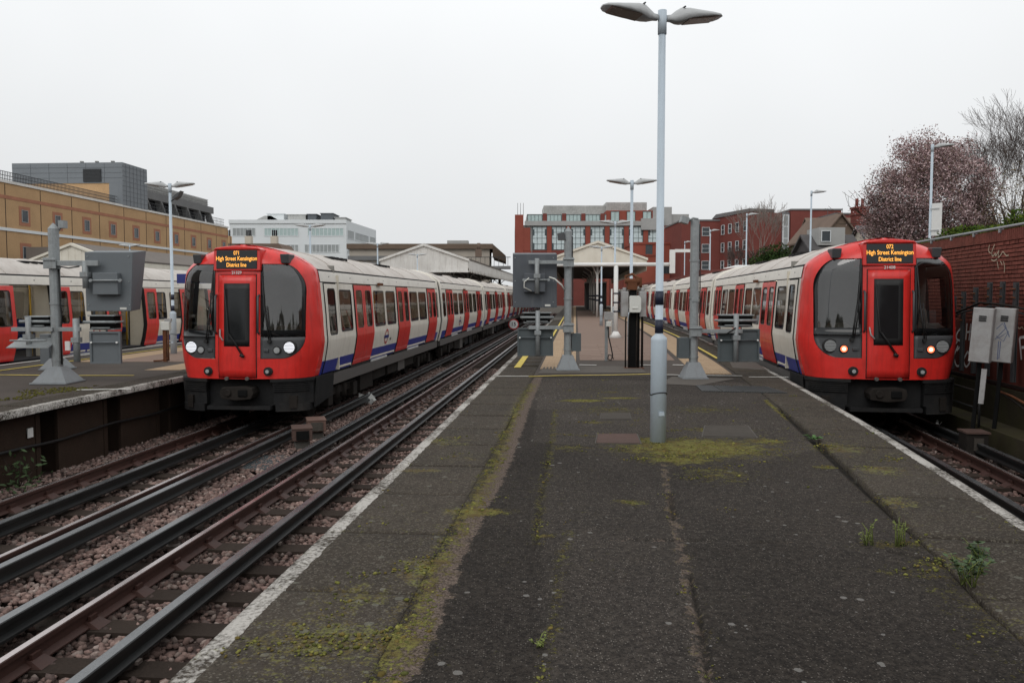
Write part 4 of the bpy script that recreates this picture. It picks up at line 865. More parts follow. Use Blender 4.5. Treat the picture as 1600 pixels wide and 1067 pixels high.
for q in (2.25, 2.7): mb = MB(); mb.cyl((q, 2.5), .13, 6.35, 7.0, 8); mb.build('chimney_pot', 'brick_office_dark', c)
hb = house('small cream rendered house with a dark roof below the blossom tree', 23.2, 26.6, 52, 5.5, 6.3, 5, 'render_cream', 'slate', 'x', R(-12)); link('window', win_piece(.6, .8, 'office_white', 'pane_dark', 1, 1), hb, (-.6, -.04, 2.0))
hc = house('grey slate roofed house with a pale dormer, behind the train roof', 18.7, 21.6, 50, 4.6, 5.4, 2.6, 'slate', 'slate', 'x'); mb = MB(); mb.box(-1.0, .6, -.1, 2, 2.6, 3.7); d_ = mb.build('dormer', 'concrete_pale', hc); link('pane', win_piece(.6, .7, 'office_white', 'pane_dark', 1, 1), d_, (-.6, -.14, 2.8))
for dx in (-1.2, .3, 1.6): mb = MB(); mb.cyl((dx, 3), .02, 5, 7.2, 5); mb.build('aerial', 'charcoal_panel', ha2, label=None)
mb = MB(); mb.hexa([(20.6,49,2.2),(22.2,49,2.2),(22.2,49.3,2.2),(20.6,49.3,2.2)], [(21.9,49,5.6),(22.2,49,6.0),(22.2,49.3,6.0),(21.9,49.3,5.6)]); mb.build('gable_wall', 'render_cream', label='narrow white sloping gable wall between the slate roof and the cream house', cat='wall')

# ------------------------------------------------------------------ higher ground and planting beyond the wall
mb = MB(); strip(mb, lambda y: right_edge(y) + 4.2, lambda y: right_edge(y) + 260, -10, 128, 2.2, 0, 40); mb.build('embankment', 'ground_earth', kind='structure')
def branches(mb, p, d, L_, r, depth, rnd, spread, tips, upbias=.15, minr=.006):
    pts = [p]; dd = d.copy(); n = 3
    for i in range(n): dd = (dd + Vector((rnd.gauss(0, .12), rnd.gauss(0, .12), rnd.gauss(0, .08) + upbias*.3))).normalized(); pts.append(pts[-1] + dd * (L_ / n))
    rr = [max(minr, r * (1 - .4 * i / n)) for i in range(n + 1)]; mb.tube(pts, rr, 5 if r > .02 else 3, 0, False)
    if depth == 0: tips.append((pts[-1], dd)); tips.append((pts[-2], dd)); return
    for k in range(rnd.choice((2, 3, 3))):
        a = rnd.uniform(0, 6.28); q = dd.orthogonal().normalized(); q.rotate(Matrix.Rotation(a, 3, dd)); nd = (dd * math.cos(spread) + q * math.sin(spread) * rnd.uniform(.6, 1.3) + Vector((0, 0, upbias))).normalized()
        branches(mb, pts[-1] if k < 2 else pts[-2], nd, L_ * rnd.uniform(.68, .9), rr[-1] * .72, depth - 1, rnd, spread, tips, upbias, minr)
def bare_tree(label, x, y, z, H, seed, m='bark', depth=6, spread=.42, group='bare trees beyond the wall', th=.16, up=.16, minr=.007):
    rnd = random.Random(seed); t = thing('bare_tree', label, 'tree', (x, y, z), 0, group); tr = MB(); h0 = H * .22; tr.tube([(0,0,-.2), (.03,.02,h0*.5), (0,0,h0)], [th, th*.85, th*.75], 8); tr.build('trunk', m, t)
    mb = MB(); tips = []
    for k in range(4): a = k*1.57 + rnd.uniform(-.5, .5); branches(mb, Vector((0,0,h0*.95)), Vector((math.cos(a)*.42, math.sin(a)*.42, 1)).normalized(), H * .215, th*.55, depth, rnd, spread, tips, up, minr)
    mb.build('crown', m if m == 'bark_pale' else 'twig', t); return t
def leaf_cloud(name, pts, size, cols, m, parent, flat=.5):
    n = len(pts); d = rng.normal(size=(n, 3)); d /= np.linalg.norm(d, axis=1)[:, None]; e = np.cross(d, rng.normal(size=(n, 3))); e /= np.linalg.norm(e, axis=1)[:, None]
    s = size * rng.uniform(.6, 1.3, (n, 1)); V = np.stack([pts - d*s, pts + e*s*flat, pts + d*s, pts - e*s*flat], 1).reshape(-1, 3); F = np.arange(4*n).reshape(-1, 4)
    return link(name, mesh_np(name, V, F, np.repeat(cols, 4, 0), m), parent)
def blossom_tree(x, y, z, H, Rr):
    rnd = random.Random(12); t = thing('blossom_tree', 'large rounded pink blossom tree above the front of the 072 train', 'tree', (x, y, z)); mb = MB(); mb.tube([(0,0,-.2), (.05,0,.6), (0,0,1.2)], [.22, .18, .16], 8); mb.build('trunk', 'bark', t)
    mb = MB(); tips = []
    for k in range(6): a = k*1.05 + rnd.uniform(-.3, .3); branches(mb, Vector((0,0,1.0)), Vector((math.cos(a)*.7, math.sin(a)*.7, 1)).normalized(), H*.2, .08, 4, rnd, .5, tips, .1, .008)
    mb.build('branches', 'bark', t)
    # clumps filling an uneven dome
    c = []
    while len(c) < 560:
        p = Vector((rnd.uniform(-1,1), rnd.uniform(-1,1), rnd.uniform(-.8,1))); q = p.length
        if q > 1 or q < .35: continue
        a = math.atan2(p.y, p.x); lim = .88 + .09*math.sin(3*a + 1) + .08*math.sin(5*p.z*2 + a*2)
        if q < lim: c.append((p.x*Rr, p.y*Rr, p.z*H*.46 + H*.52))
    c = np.array(c); P = (c[rng.integers(0, len(c), 80000)] + rng.normal(0, .17, (80000, 3)))
    ex = c[rng.integers(0, len(c), 3500)] * np.array([1.07, 1.07, 1.0]) + rng.normal(0, .24, (3500, 3)); P = np.concatenate([P, ex])
    pal = np.array([(.50,.365,.365),(.40,.275,.28),(.62,.50,.49),(.25,.165,.16),(.14,.10,.09),(.19,.145,.10)]); C = pal[rng.choice(6, len(P), p=[.2,.24,.12,.18,.16,.10])] * rng.uniform(.75, 1.15, (len(P), 1))
    leaf_cloud('blossom', P, .040, C, 'blossom', t, .6)
blossom_tree(at(1455, 300, 33).x, 33, 2.2, 6.3, 2.72)
bare_tree('tall bare tree with dense upright twigs at the right edge of the photo', at(1598, 300, 38).x + .3, 38, 2.2, 7.8, 5, 'bark', 7, .42, th=.15, up=.10, minr=.005)
bare_tree('bare tree leaning out behind the blossom tree, at its upper right', at(1560, 300, 40).x + .2, 40.5, 2.2, 7.0, 15, 'bark', 6, .42, th=.12, up=.12, minr=.006)
bare_tree('pale bare birch before the large red brick block', at(1186, 350, 76).x, 76, 2.2, 8.3, 21, 'bark_pale', 5, .34, th=.14, up=.2, minr=.012)
bare_tree('small bare bushy tree low before the red brick blocks', at(1150, 385, 80).x, 80, 2.2, 4.6, 33, 'bark', 5, .5, th=.1, minr=.012)
def bush(name, label, cx, cy, cz, rx, ry, rz_, n, cols, size, group=None, m='foliage', twigs=True, seed=1):
    rnd = random.Random(seed); t = thing(name, label, 'bush', (cx, cy, cz), 0, group)
    u = rng.normal(size=(n, 3)); u /= np.linalg.norm(u, axis=1)[:, None]; rad = rng.uniform(.25, 1, n) ** .5; P = u * rad[:, None]; P[:, 2] = np.abs(P[:, 2])
    P *= 1 + .16 * np.sin(P[:, :1]*7 + 1) * np.cos(P[:, 1:2]*6) + .1*np.sin(P[:, 2:3]*9); P *= np.array([rx, ry, rz_])
    C = np.array(cols)[rng.integers(0, len(cols), n)] * rng.uniform(.65, 1.25, (n, 1)); leaf_cloud('leaves', P, size, C, m, t)
    if twigs:
        mb = MB()
        for k in range(40): a = rnd.uniform(0, 6.28); q = rnd.uniform(.3, 1); mb.tube([(0, 0, 0), (math.cos(a)*rx*q*.5, math.sin(a)*ry*q*.5, rz_*.6), (math.cos(a)*rx*q, math.sin(a)*ry*q, rz_*rnd.uniform(.7, 1.02))], [.03, .015, .006], 3, 0, False)
        mb.build('twigs', 'twig', t)
    return t
p = at(1582, 330, 31); bush('bush', 'brown twiggy bare bush between the blossom tree and the right edge', p.x, 31, 2.6, 1.9, 1.6, 3.6, 14000, [(.15,.105,.055),(.18,.13,.06),(.11,.08,.045),(.12,.11,.045)], .03, 'bushes beyond the wall', seed=2)
for i in range(7):
    y = 15.5 + i * 1.05; q = wl(y - 12 + .4, .75) if False else Vector((right_edge(y) + 4.75, y, 2.3))
# low clipped hedge along the wall top: one planted run
t = thing('hedge', 'bright green leafy hedge along the top of the brick wall at right', 'hedge', (0, 0, 0)); n = 16000; yy = rng.uniform(15.2, 22.5, n); top = 3.10 + .12*np.sin(yy*2.1) + .08*np.sin(yy*5.3) - .5*np.clip((yy-20.5)/2, 0, 1)
xx = np.array([right_edge(v) for v in yy]) + 4.9 + rng.uniform(-.55, .55, n); zz = 2.3 + (top - 2.3) * rng.uniform(0, 1, n) ** .5; pal = np.array([(.075,.12,.018),(.05,.09,.016),(.10,.135,.02),(.035,.06,.014)]); leaf_cloud('leaves', np.stack([xx, yy, zz], 1), .042, pal[rng.integers(0, 4, n)] * rng.uniform(.7, 1.2, (n, 1)), 'foliage', t)
mb = MB(); 
for v in np.arange(15.4, 22.4, .35): mb.tube([(right_edge(v) + 4.9, v, 2.2), (right_edge(v) + 4.9 + random.uniform(-.3,.3), v + random.uniform(-.2,.2), 2.85)], .015, 4)
mb.build('stems', 'bark', t)
p = at(1215, 392, 60); bush('bush', 'dark green rounded evergreen bush over the wall by the birch', p.x, 60, 4.0, 1.9, 1.4, 1.4, 4000, [(.03,.055,.016),(.045,.075,.02),(.02,.04,.012)], .09, 'bushes beyond the wall', seed=4)
p = at(1190, 392, 70); bush('bush', 'dull brown bare bush left of the evergreen bush', p.x, 70, 3.4, 2.2, 1.4, 2.2, 5000, [(.07,.052,.04),(.055,.042,.034)], .06, 'bushes beyond the wall', seed=6)
t = thing('white_van_roof', 'long pale van roof just showing above the wall by the evergreen bush', 'van', (13.6, 46, 2.2), -math.atan(.12)); mb = MB(); mb.hexa([(-.9,0,.3),(.9,0,.3),(.9,5,.3),(-.9,5,.3)], [(-.75,.15,1.22),(.75,.15,1.22),(.75,4.9,1.22),(-.75,4.9,1.22)]); mb.build('body', 'white_paint', t, bevel=.1); t.name = 'parked_van'
for sx in (-.8, .8):
    for yy_ in (.9, 4.0): mb = MB(); mb.tube([(sx-.1, yy_, .3), (sx+.1, yy_, .3)], .3, 12); mb.build('wheel', 'black_rubber', t)

# trees and roofs behind the photographer, seen only as dark skyline in the train windows
n = 9000; k = rng.integers(0, 26, n); cx = np.linspace(-60, 60, 26) + rng.uniform(-2, 2, 26); hh = rng.uniform(3.5, 6.5, 26)
u = rng.normal(size=(n, 3)); u /= np.linalg.norm(u, axis=1)[:, None]; Pw = np.stack([cx[k] + u[:, 0]*3.2, -48 + u[:, 1]*3, hh[k]*.5 + u[:, 2]*hh[k]*.5], 1)
o = leaf_cloud('woodland', Pw, .75, np.array([(.05,.055,.03)]) * rng.uniform(.6, 1.3, (n, 1)), 'foliage', None); tag(o, kind='stuff')
# ------------------------------------------------------------------ trains (local: x right, y back along the train from the nose, z above rail)
_pz = [.90, 1.0, 1.25, 1.5, 1.66, 1.74, 1.8, 2.2, 2.72, 2.83, 3.03, 3.09, 3.18, 3.30, 3.40, 3.48, 3.54, 3.56]
_px = [v * .968 for v in (1.29, 1.325, 1.395, 1.44, 1.462, 1.46, 1.452, 1.43, 1.385, 1.372, 1.335, 1.315, 1.22, 1.04, .82, .55, .25, 0)]
def BX(z): return float(np.interp(z, _pz, _px))
def S(side, y, z, pr=0): return (side * (BX(z) + pr), y, z)
ZR = [.98, 1.12, 1.26, 1.40, 1.55, 1.68, 1.76]
def side_panel(mb, side, y0, y1, z0, z1, m, pr=0, n=None):
    zs = [z0] + [z for z in _pz + ZR if z0 + .01 < z < z1 - .01] + [z1]; zs = sorted(set(zs)); vs = []
    for z in zs: vs += [S(side, y0, z, pr), S(side, y1, z, pr)]
    fs = [(2*i, 2*i+1, 2*i+3, 2*i+2) if side > 0 else (2*i+1, 2*i, 2*i+2, 2*i+3) for i in range(len(zs)-1)]
    mb.add(vs, fs, m, True)
def rring(y0, y1, z0, z1, r, k=4):
    o = []
    for cy, cz, a0 in ((y1-r, z1-r, 0), (y0+r, z1-r, 90), (y0+r, z0+r, 180), (y1-r, z0+r, 270)):
        for i in range(k + 1): a = R(a0 + 90 * i / k); o.append((cy + r*math.cos(a), cz + r*math.sin(a)))
    return o
def rrect_outer(y0, y1, z0, z1, k=4):             # rectangle points matching rring
    o = []
    for cy, cz, d0, d1 in ((y1, z1, (0, -1), (-1, 0)), (y0, z1, (1, 0), (0, -1)), (y0, z0, (0, 1), (1, 0)), (y1, z0, (-1, 0), (0, 1))):
        for i in range(k + 1):
            t = i / k * 2 - 1; f = .1
            o.append((cy + d0[0]*f*max(0,-t), cz + d0[1]*f*max(0,-t)) if t < 0 else (cy + d1[0]*f*t, cz + d1[1]*f*t))
    return o
def ring_faces(mb, side, A, B, m, pa=0, pb=0):    # outer ring A, inner ring B
    n = len(A); vs = [S(side, y, z, pa) for y, z in A] + [S(side, y, z, pb) for y, z in B]
    fs = [(i, (i+1)%n, n+(i+1)%n, n+i) for i in range(n)]
    if side < 0: fs = [f[::-1] for f in fs]
    mb.add(vs, fs, m)
def glass_face(mb, side, A, m, pr):
    vs = [S(side, y, z, pr) for y, z in A]; f = tuple(range(len(A))); mb.add(vs, [f if side > 0 else f[::-1]], m)
WZ0, WZ1 = 1.80, 2.70
def win_object(mb, side, y0, y1, z0=WZ0, z1=WZ1, r=.09):
    A = rring(y0, y1, z0, z1, r); B = rring(y0+.03, y1-.03, z0+.03, z1-.03, r-.02)
    ring_faces(mb, side, A, B, 0, .006, .004); glass_face(mb, side, B, 1, -.006)
def opening(mb, side, y0, y1, w0, w1, m, z0=WZ0, z1=WZ1, r=.09, ya=1.68, yb=2.76):
    A = rrect_outer(y0, y1, ya, yb); B = rring(w0, w1, z0, z1, r); ring_faces(mb, side, A, B, m)
def leaf_mesh(side, w, cabdoor=False):
    mb = MB(); pr = .022; h = w / 2; o = .13 if not cabdoor else .16
    z0, z1 = 1.0, 2.81
    side_panel(mb, side, -h, h, z0, 1.26, 4 if cabdoor else 0, pr); side_panel(mb, side, -h, h, 1.26, 1.68, 0, pr)
    A = rrect_outer(-h, h, 1.68, 2.76); wz0, wz1 = (1.83, 2.70) if not cabdoor else (1.76, 2.72)
    B = rring(-h+o, h-o, wz0, wz1, .085); n = len(A)
    vs = [S(side, y, z, pr) for y, z in A] + [S(side, y, z, pr) for y, z in B]; fs = [(i, (i+1)%n, n+(i+1)%n, n+i) for i in range(n)]
    mb.add(vs, fs if side > 0 else [f[::-1] for f in fs], 0)
    C = rring(-h+o+.022, h-o-.022, wz0+.022, wz1-.022, .065); ring_faces(mb, side, B, C, 1, pr, pr-.004); glass_face(mb, side, C, 2, pr-.012)
    side_panel(mb, side, -h, h, 2.76, z1, 0, pr)
    for e in (-h, h):                             # leaf thickness and black edge seal
        zs = sorted(set([z0, z1] + [z for z in _pz + ZR if z0 < z < z1])); vs = []
        for z in zs: vs += [S(side, e, z, pr), S(side, e, z, pr - .05)]
        mb.add(vs, [(2*i, 2*i+1, 2*i+3, 2*i+2) for i in range(len(zs)-1)], 1)
    vs = [S(side, -h, z0, pr), S(side, h, z0, pr), S(side, h, z0, pr-.05), S(side, -h, z0, pr-.05)]; mb.add(vs, [(0,1,2,3)], 3)
    return mb
LEAF = {}
for sd_ in (1, -1):
    LEAF[sd_] = leaf_mesh(sd_, .775).mesh('door_leaf', ('train_red', 'black_rubber', 'glass_side', 'off_white'))
CABD = {s_: leaf_mesh(s_, .86, True).mesh('cab_side_door', ('train_white', 'black_rubber', 'glass_dark', 'off_white', 'train_blue')) for s_ in (1, -1)}
CAR_SLOTS = ('train_white', 'train_blue', 'roof_grey', 'roof_band', 'black_rubber', 'glass_side', 'interior_cream', 'interior_dark', 'seat_blue', 'pole_yellow', 'sole_grey', 'underframe', 'step_white', 'bumper_black', 'train_light')
CARL, CABL = 14.0, 14.6
def layout(cab):
    if cab: return dict(start=.90, end=14.3, doors=(3.98, 8.3, 12.9), wins=((2.08, 3.0), (4.95, 6.05), (6.25, 7.3), (9.28, 10.45), (10.65, 11.9)), smalls=((13.82, 14.12),), L=CABL)
    return dict(start=.3, end=13.7, doors=(2.3, 7.0, 11.7), wins=((3.3, 4.5), (4.78, 5.98), (8.0, 9.2), (9.48, 10.68)), smalls=((.65, 1.28), (12.72, 13.35)), L=CARL)
DW = 1.6
def car_mesh(cab, near):
    """near: the side(s) whose doors and windows are objects of their own"""
    lay = layout(cab); mb = MB(); y0, y1 = lay['start'], lay['end']
    for side in (1, -1):
        cuts = [y0]
        items = sorted([(d - DW/2, d + DW/2, 'd') for d in lay['doors']] + [(a, b, 'w') for a, b in lay['wins']] + [(a, b, 'w') for a, b in lay['smalls']] + ([(1.06, 1.92, 'c')] if cab else []))
        cur = y0
        for k, (a, b, ty) in enumerate(items):
            nxt = items[k+1] if k + 1 < len(items) else None
            if ty == 'w':
                lo = cur; hi = nxt[0] if nxt and nxt[2] != 'w' else ((b + nxt[0]) / 2 if nxt else y1)
                side_panel(mb, side, lo, hi, .98, 1.26, 1); side_panel(mb, side, lo, hi, 1.26, 1.68, 0); opening(mb, side, lo, hi, a, b, 0); side_panel(mb, side, lo, hi, 2.76, 2.83, 0)
                if side not in near: win_in = MB(); A = rring(a, b, WZ0, WZ1, .09); glass_face(mb, side, A, 5, -.006)
                cur = hi
            else:
                if a > cur + .01:
                    side_panel(mb, side, cur, a, .98, 1.26, 1); side_panel(mb, side, cur, a, 1.26, 2.83, 0)
                if ty == 'd' and side not in near:
                    side_panel(mb, side, a, b, .98, 2.83, 7)
                # door posts
                zs = [.98, 1.3, 1.66, 2.2, 2.83]
                for e, in_ in ((a, 1), (b, -1)):
                    vs = []
                    for z in zs: vs += [S(side, e, z), S(side, e, z, -.10)]
                    mb.add(vs, [(2*i, 2*i+1, 2*i+3, 2*i+2) for i in range(len(zs)-1)], 4)
                cur = b
        if cur < y1 - .01: side_panel(mb, side, cur, y1, .98, 1.26, 1); side_panel(mb, side, cur, y1, 1.26, 2.83, 0)
        # black shadow gap, white band with fixings, gutter
        side_panel(mb, side, y0, y1, 2.83, 2.85, 4, -.012); side_panel(mb, side, y0, y1, 2.85, 3.06, 3, .012)
        side_panel(mb, side, y0, y1, 3.06, 3.10, 13, .004)
        yy = y0 + .6
        while yy < y1 - .3:
            mb.add([S(side, yy-.025, 2.95, .014), S(side, yy+.025, 2.95, .014), S(side, yy+.025, 2.97, .02), S(side, yy-.025, 2.97, .02)], [(0,1,2,3)], 13); yy += 1.55
        # step plates along the sole
        for d in lay['doors']:
            for e0, e1, mm in ((d-.85, d+.85, 13), (d+.95, d+2.6, 12)):
                if e1 < y1: mb.box(*( (BX(.95)-.02, BX(.95)+.035) if side > 0 else (-BX(.95)-.035, -BX(.95)+.02)), e0, e1, .90, .985, mm)
    zt = [z for z in _pz if z >= 3.09]; ring = [(BX(z), z) for z in zt] + [(-BX(z), z) for z in zt[::-1][1:]]; n = len(ring)
    vs = [(x, y0, z) for x, z in ring] + [(x, y1, z) for x, z in ring]; mb.add(vs, [(i, n+i, n+i+1, i+1)[::-1] for i in range(n-1)], 2, True)
    yy = y0 + 1.2                                 # roof ribs and vents
    while yy < y1 - 1: 
        pts = [(x*1.003, yy, z+.006) for x, z in ring]; mb.tube(pts, .012, 4, 2, False); yy += 2.3
    for yv in (y0 + 2.6, y0 + 7.1):
        for q in range(4): mb.box(-.78, -.42, yv + q*.34, yv + q*.34 + .2, 3.41, 3.475, 13); mb.box(.42, .78, yv + q*.34, yv + q*.34 + .2, 3.41, 3.475, 13)
    # ends, gangway bellows
    zz = [z for z in _pz if z <= 3.5]; end = [(BX(z), z) for z in zz] + [(-BX(z), z) for z in zz[::-1]]
    for e in ((y1,) if cab else (y0, y1)): mb.add([(x, e, z) for x, z in end], [tuple(range(len(end)))], 4)
    def hoop(yc, sc, m, rr=.05): mb.tube([(x*sc, yc, (z-2)*sc+2) for x, z in end], rr, 6, m, False)
    ends = [(y1, lay['L'])] + ([] if cab else [(y0, 0)])
    for e, o in ends:
        q = (o - e) / abs(o - e)
        hoop(e - q*.02, 1.0, 0, .045)
        for k in range(4): hoop(e + q*(.06 + .075*k), .955 if k % 2 else .93, 4, .03)
        pts = [(x*.92, (z-2)*.92+2) for x, z in end]
        mb.add([(x, e, z) for x, z in pts] + [(x, o, z) for x, z in pts], [(i, i+1, len(pts)+i+1, len(pts)+i) for i in range(len(pts)-1)], 4)
    # inside: floor, ceiling, seats, poles
    mb.box(-1.27, 1.27, y0+.9 if cab else y0, y1, .97, 1.0, 7); mb.box(-1.0, 1.0, y0+1, y1, 3.0, 3.04, 6)
    for sx in (-.55, .55): mb.box(sx-.06, sx+.06, y0+1.3, y1-.3, 2.975, 2.998, 14)
    if cab: mb.box(-1.36, 1.36, 2.0, 2.05, 1.0, 3.0, 6)
    for a, b in lay['wins']:
        for sx in (1, -1):
            mb.box(*sorted((sx*1.30, sx*1.27)), a-.1, b+.1, 1.02, 1.70, 6); mb.box(*sorted((sx*1.27, sx*.85)), a-.1, b+.1, 1.3, 1.46, 8); mb.box(*sorted((sx*1.36, sx*1.2)), a-.1, b+.1, 1.50, 1.86, 8)
    for d in lay['doors']:
        for q in (-.98, .98):
            mb.tube([(.74, d+q*.85, 1.0), (.74, d+q*.85, 3.0)], .025, 6, 9); mb.tube([(-.74, d+q*.85, 1.0), (-.74, d+q*.85, 3.0)], .025, 6, 9)
            for sx in (1, -1): mb.box(*sorted((sx*1.30, sx*.84)), d+q*.88-.015, d+q*.88+.015, 1.0, 2.85, 6)
        mb.tube([(0, d, 1.0), (0, d, 3.0)], .02, 6, 9)
    # underframe: sole bar, equipment cases, bogies
    for sx in (1, -1):
        mb.box(*sorted((sx*1.31, sx*1.20)), y0+.1, y1, .70, .93, 10)
        r2 = random.Random(5 if cab else 9); yy = y0 + 3.4
        while yy < y1 - 3.6:
            w = r2.uniform(.7, 1.5); h = r2.uniform(.28, .5); mb.box(*sorted((sx*r2.uniform(1.12, 1.2), sx*.5)), yy, yy + w, .72 - h, .75, r2.choice((11, 11, 13, 10))); yy += w + r2.uniform(.1, .3)
        for bc in (y0 + 1.9, y1 - 2.0):
            mb.box(*sorted((sx*1.14, sx*1.02)), bc-1.25, bc+1.25, .42, .58, 11)
            for q in (-.95, .95):
                mb.box(*sorted((sx*1.22, sx*1.03)), bc+q-.16, bc+q+.16, .26, .56, 11)
                mb.tube([(sx*.66, bc+q, .40), (sx*.80, bc+q, .40)], .40, 18, 11)
            mb.tube([(sx*1.1, bc-.25, .30), (sx*1.1, bc-.25, .62)], .11, 8, 11); mb.tube([(sx*1.1, bc+.25, .30), (sx*1.1, bc+.25, .62)], .11, 8, 11)
    mb.box(-1.1, 1.1, y0+.6, y1-.2, .74, .96, 7)
    return mb.mesh('car', CAR_SLOTS)
WINM = {}
def window_mesh(w, side):
    k = (round(w, 2), side)
    if k not in WINM: mb = MB(); win_object(mb, side, -w/2, w/2, r=.09 if w > .4 else .07); WINM[k] = mb.mesh('window', ('black_rubber', 'glass_side'))
    return WINM[k]
CARM = {}
tl = MB(); tl.box(-.05, .03, -.18, .18, -.035, .035); TLAMP = {s_: (lambda m_: m_.mesh('door_indicator', 'rust_brown'))(MB().box(-.01, .05, -.2, .2, -.035, .035) if s_ > 0 else MB().box(-.05, .01, -.2, .2, -.035, .035)) for s_ in (1, -1)}
def add_car(parent, cab, near, loc, rz, opened=(), roundel=None, simple=False):
    k = (cab, near)
    if k not in CARM: CARM[k] = car_mesh(cab, near)
    c = link('car', CARM[k], parent, loc, rz); lay = layout(cab)
    for side in near:
        for i, d in enumerate(lay['doors']):
            for q in (-1, 1):
                o = link('door_leaf', LEAF[side], c, (side * (.03 if i in opened else 0), d + q * (.39 + (.74 if i in opened else 0)), 0))
        for a, b in lay['wins'] + lay['smalls']: link('window', window_mesh(b - a, side), c, (0, (a + b) / 2, 0))
        if cab: link('cab_side_door', CABD[side], c, (0, 1.49, 0))
        link('door_indicator', TLAMP[side], c, (side * 1.37, (lay['wins'][1][1] + lay['wins'][2][0]) / 2 - .6, 2.86))
        if roundel is not None:
            mb = MB(); A = [(roundel + .2*math.cos(a), 1.50 + .2*math.sin(a)) for a in np.linspace(0, 2*math.pi, 29)[:-1]]; B = [(roundel + .145*math.cos(a), 1.50 + .145*math.sin(a)) for a in np.linspace(0, 2*math.pi, 29)[:-1]]
            ring_faces(mb, side, A, B, 0, .006, .006); mb.add([S(side, roundel-.25, 1.46, .009), S(side, roundel+.25, 1.46, .009), S(side, roundel+.25, 1.54, .009), S(side, roundel-.25, 1.54, .009)], [(0,1,2,3) if side > 0 else (3,2,1,0)], 1)
            mb.build('roundel', ('sign_red', 'sign_blue'), c)
            nb = MB()
            for q in range(3): nb.add([S(side, roundel+.42+q*.06, 1.38, .006), S(side, roundel+.46+q*.06, 1.38, .006), S(side, roundel+.46+q*.06, 1.45, .006), S(side, roundel+.42+q*.06, 1.45, .006)], [(0,1,2,3) if side > 0 else (3,2,1,0)], 0)
            nb.build('decal', 'charcoal_panel', c)
    return c

# cab front -------------------------------------------------------------
_oz = np.concatenate([np.linspace(.6, 3.09, 80), np.linspace(3.09, 3.56, 60)]); _ox = np.array([BX(max(z, .9)) for z in _oz])
def fdist(x, z): return float(np.min(np.hypot(_ox - abs(x), _oz - z)))
def FD(x, z):
    d = .40 * (abs(x) / 1.45) ** 2.2 + .05 * max(0, z - 1.4) + .08 * max(0, z - 2.95)
    q = fdist(x, z); Rr = .34
    if q < Rr: d += .42 * (1 - math.sqrt(max(0, 1 - (1 - q / Rr) ** 2)))
    return d
def FP(x, z, pr=0): return (x, FD(x, z) - pr, z)
def xo(z):
    if z < 1.37: return .83
    if z < 1.78: return .81 + .41 * math.sqrt(max(0, 1 - ((1.78 - z) / .41) ** 2))
    if z < 2.66: return 1.22
    return .76 + .44 * math.sqrt(max(0, 1 - ((z - 2.66) / .53) ** 2)) + .02
ZW0, ZW1 = 1.78, 3.17
def rows(a, b, n): return list(np.linspace(a, b, n + 1))
def cab_shell():
    zs = rows(.99, 1.37, 3)[:-1] + list(1.78 - .41 * np.cos(np.linspace(0, math.pi/2, 8)))[:-1] + rows(1.78, 2.66, 6)[:-1] + list(2.66 + .51 * np.sin(np.linspace(0, math.pi/2, 11)))
    zt = list(3.17 + .388 * np.sin(np.linspace(0, math.pi/2, 13)))[1:]
    mb = MB(); grid = []; NC = 4 + 8 + 9
    for z in zs + zt:
        X = BX(z) if z < 3.558 else .0; f = 1 if z <= ZW1 + 1e-6 else X / BX(ZW1)
        a, b = .44 * f, min(xo(min(z, ZW1)), 1.6) * f
        xs = list(np.linspace(0, a, 5)) + list(np.linspace(a, b, 9))[1:] + [b + (X - b) * (1 - (1 - t) ** 1.7) for t in np.linspace(0, 1, 10)][1:]
        grid.append([(x, z) for x in xs])
    nz = len(grid); idx = {}
    vs = []
    for sx in (1, -1):
        for j in range(nz):
            for i, (x, z) in enumerate(grid[j]): idx[(sx, j, i)] = len(vs); vs.append(FP(sx * x, z))
    fs = []
    for sx in (1, -1):
        for j in range(nz - 1):
            for i in range(NC):
                zm = (grid[j][0][1] + grid[j+1][0][1]) / 2
                if 4 <= i < 12 and 1.37 < zm < ZW1: continue
                f = (idx[(sx, j, i)], idx[(sx, j, i+1)], idx[(sx, j+1, i+1)], idx[(sx, j+1, i)]); fs.append(f if sx > 0 else f[::-1])
    mb.add(vs, fs, 0, True)
    # sweep back to the body behind
    for sx in (1, -1):
        o = []; 
        for j in range(nz):
            x, z = grid[j][-1]; o += [FP(sx * x, z), (sx * x, .9, z)]
        mb.add(o, [((2*j, 2*j+1, 2*j+3, 2*j+2) if sx < 0 else (2*j+1, 2*j, 2*j+2, 2*j+3))[::-1] for j in range(nz-1)], 0, True)
    return mb.mesh('cab_shell', ('train_red',))
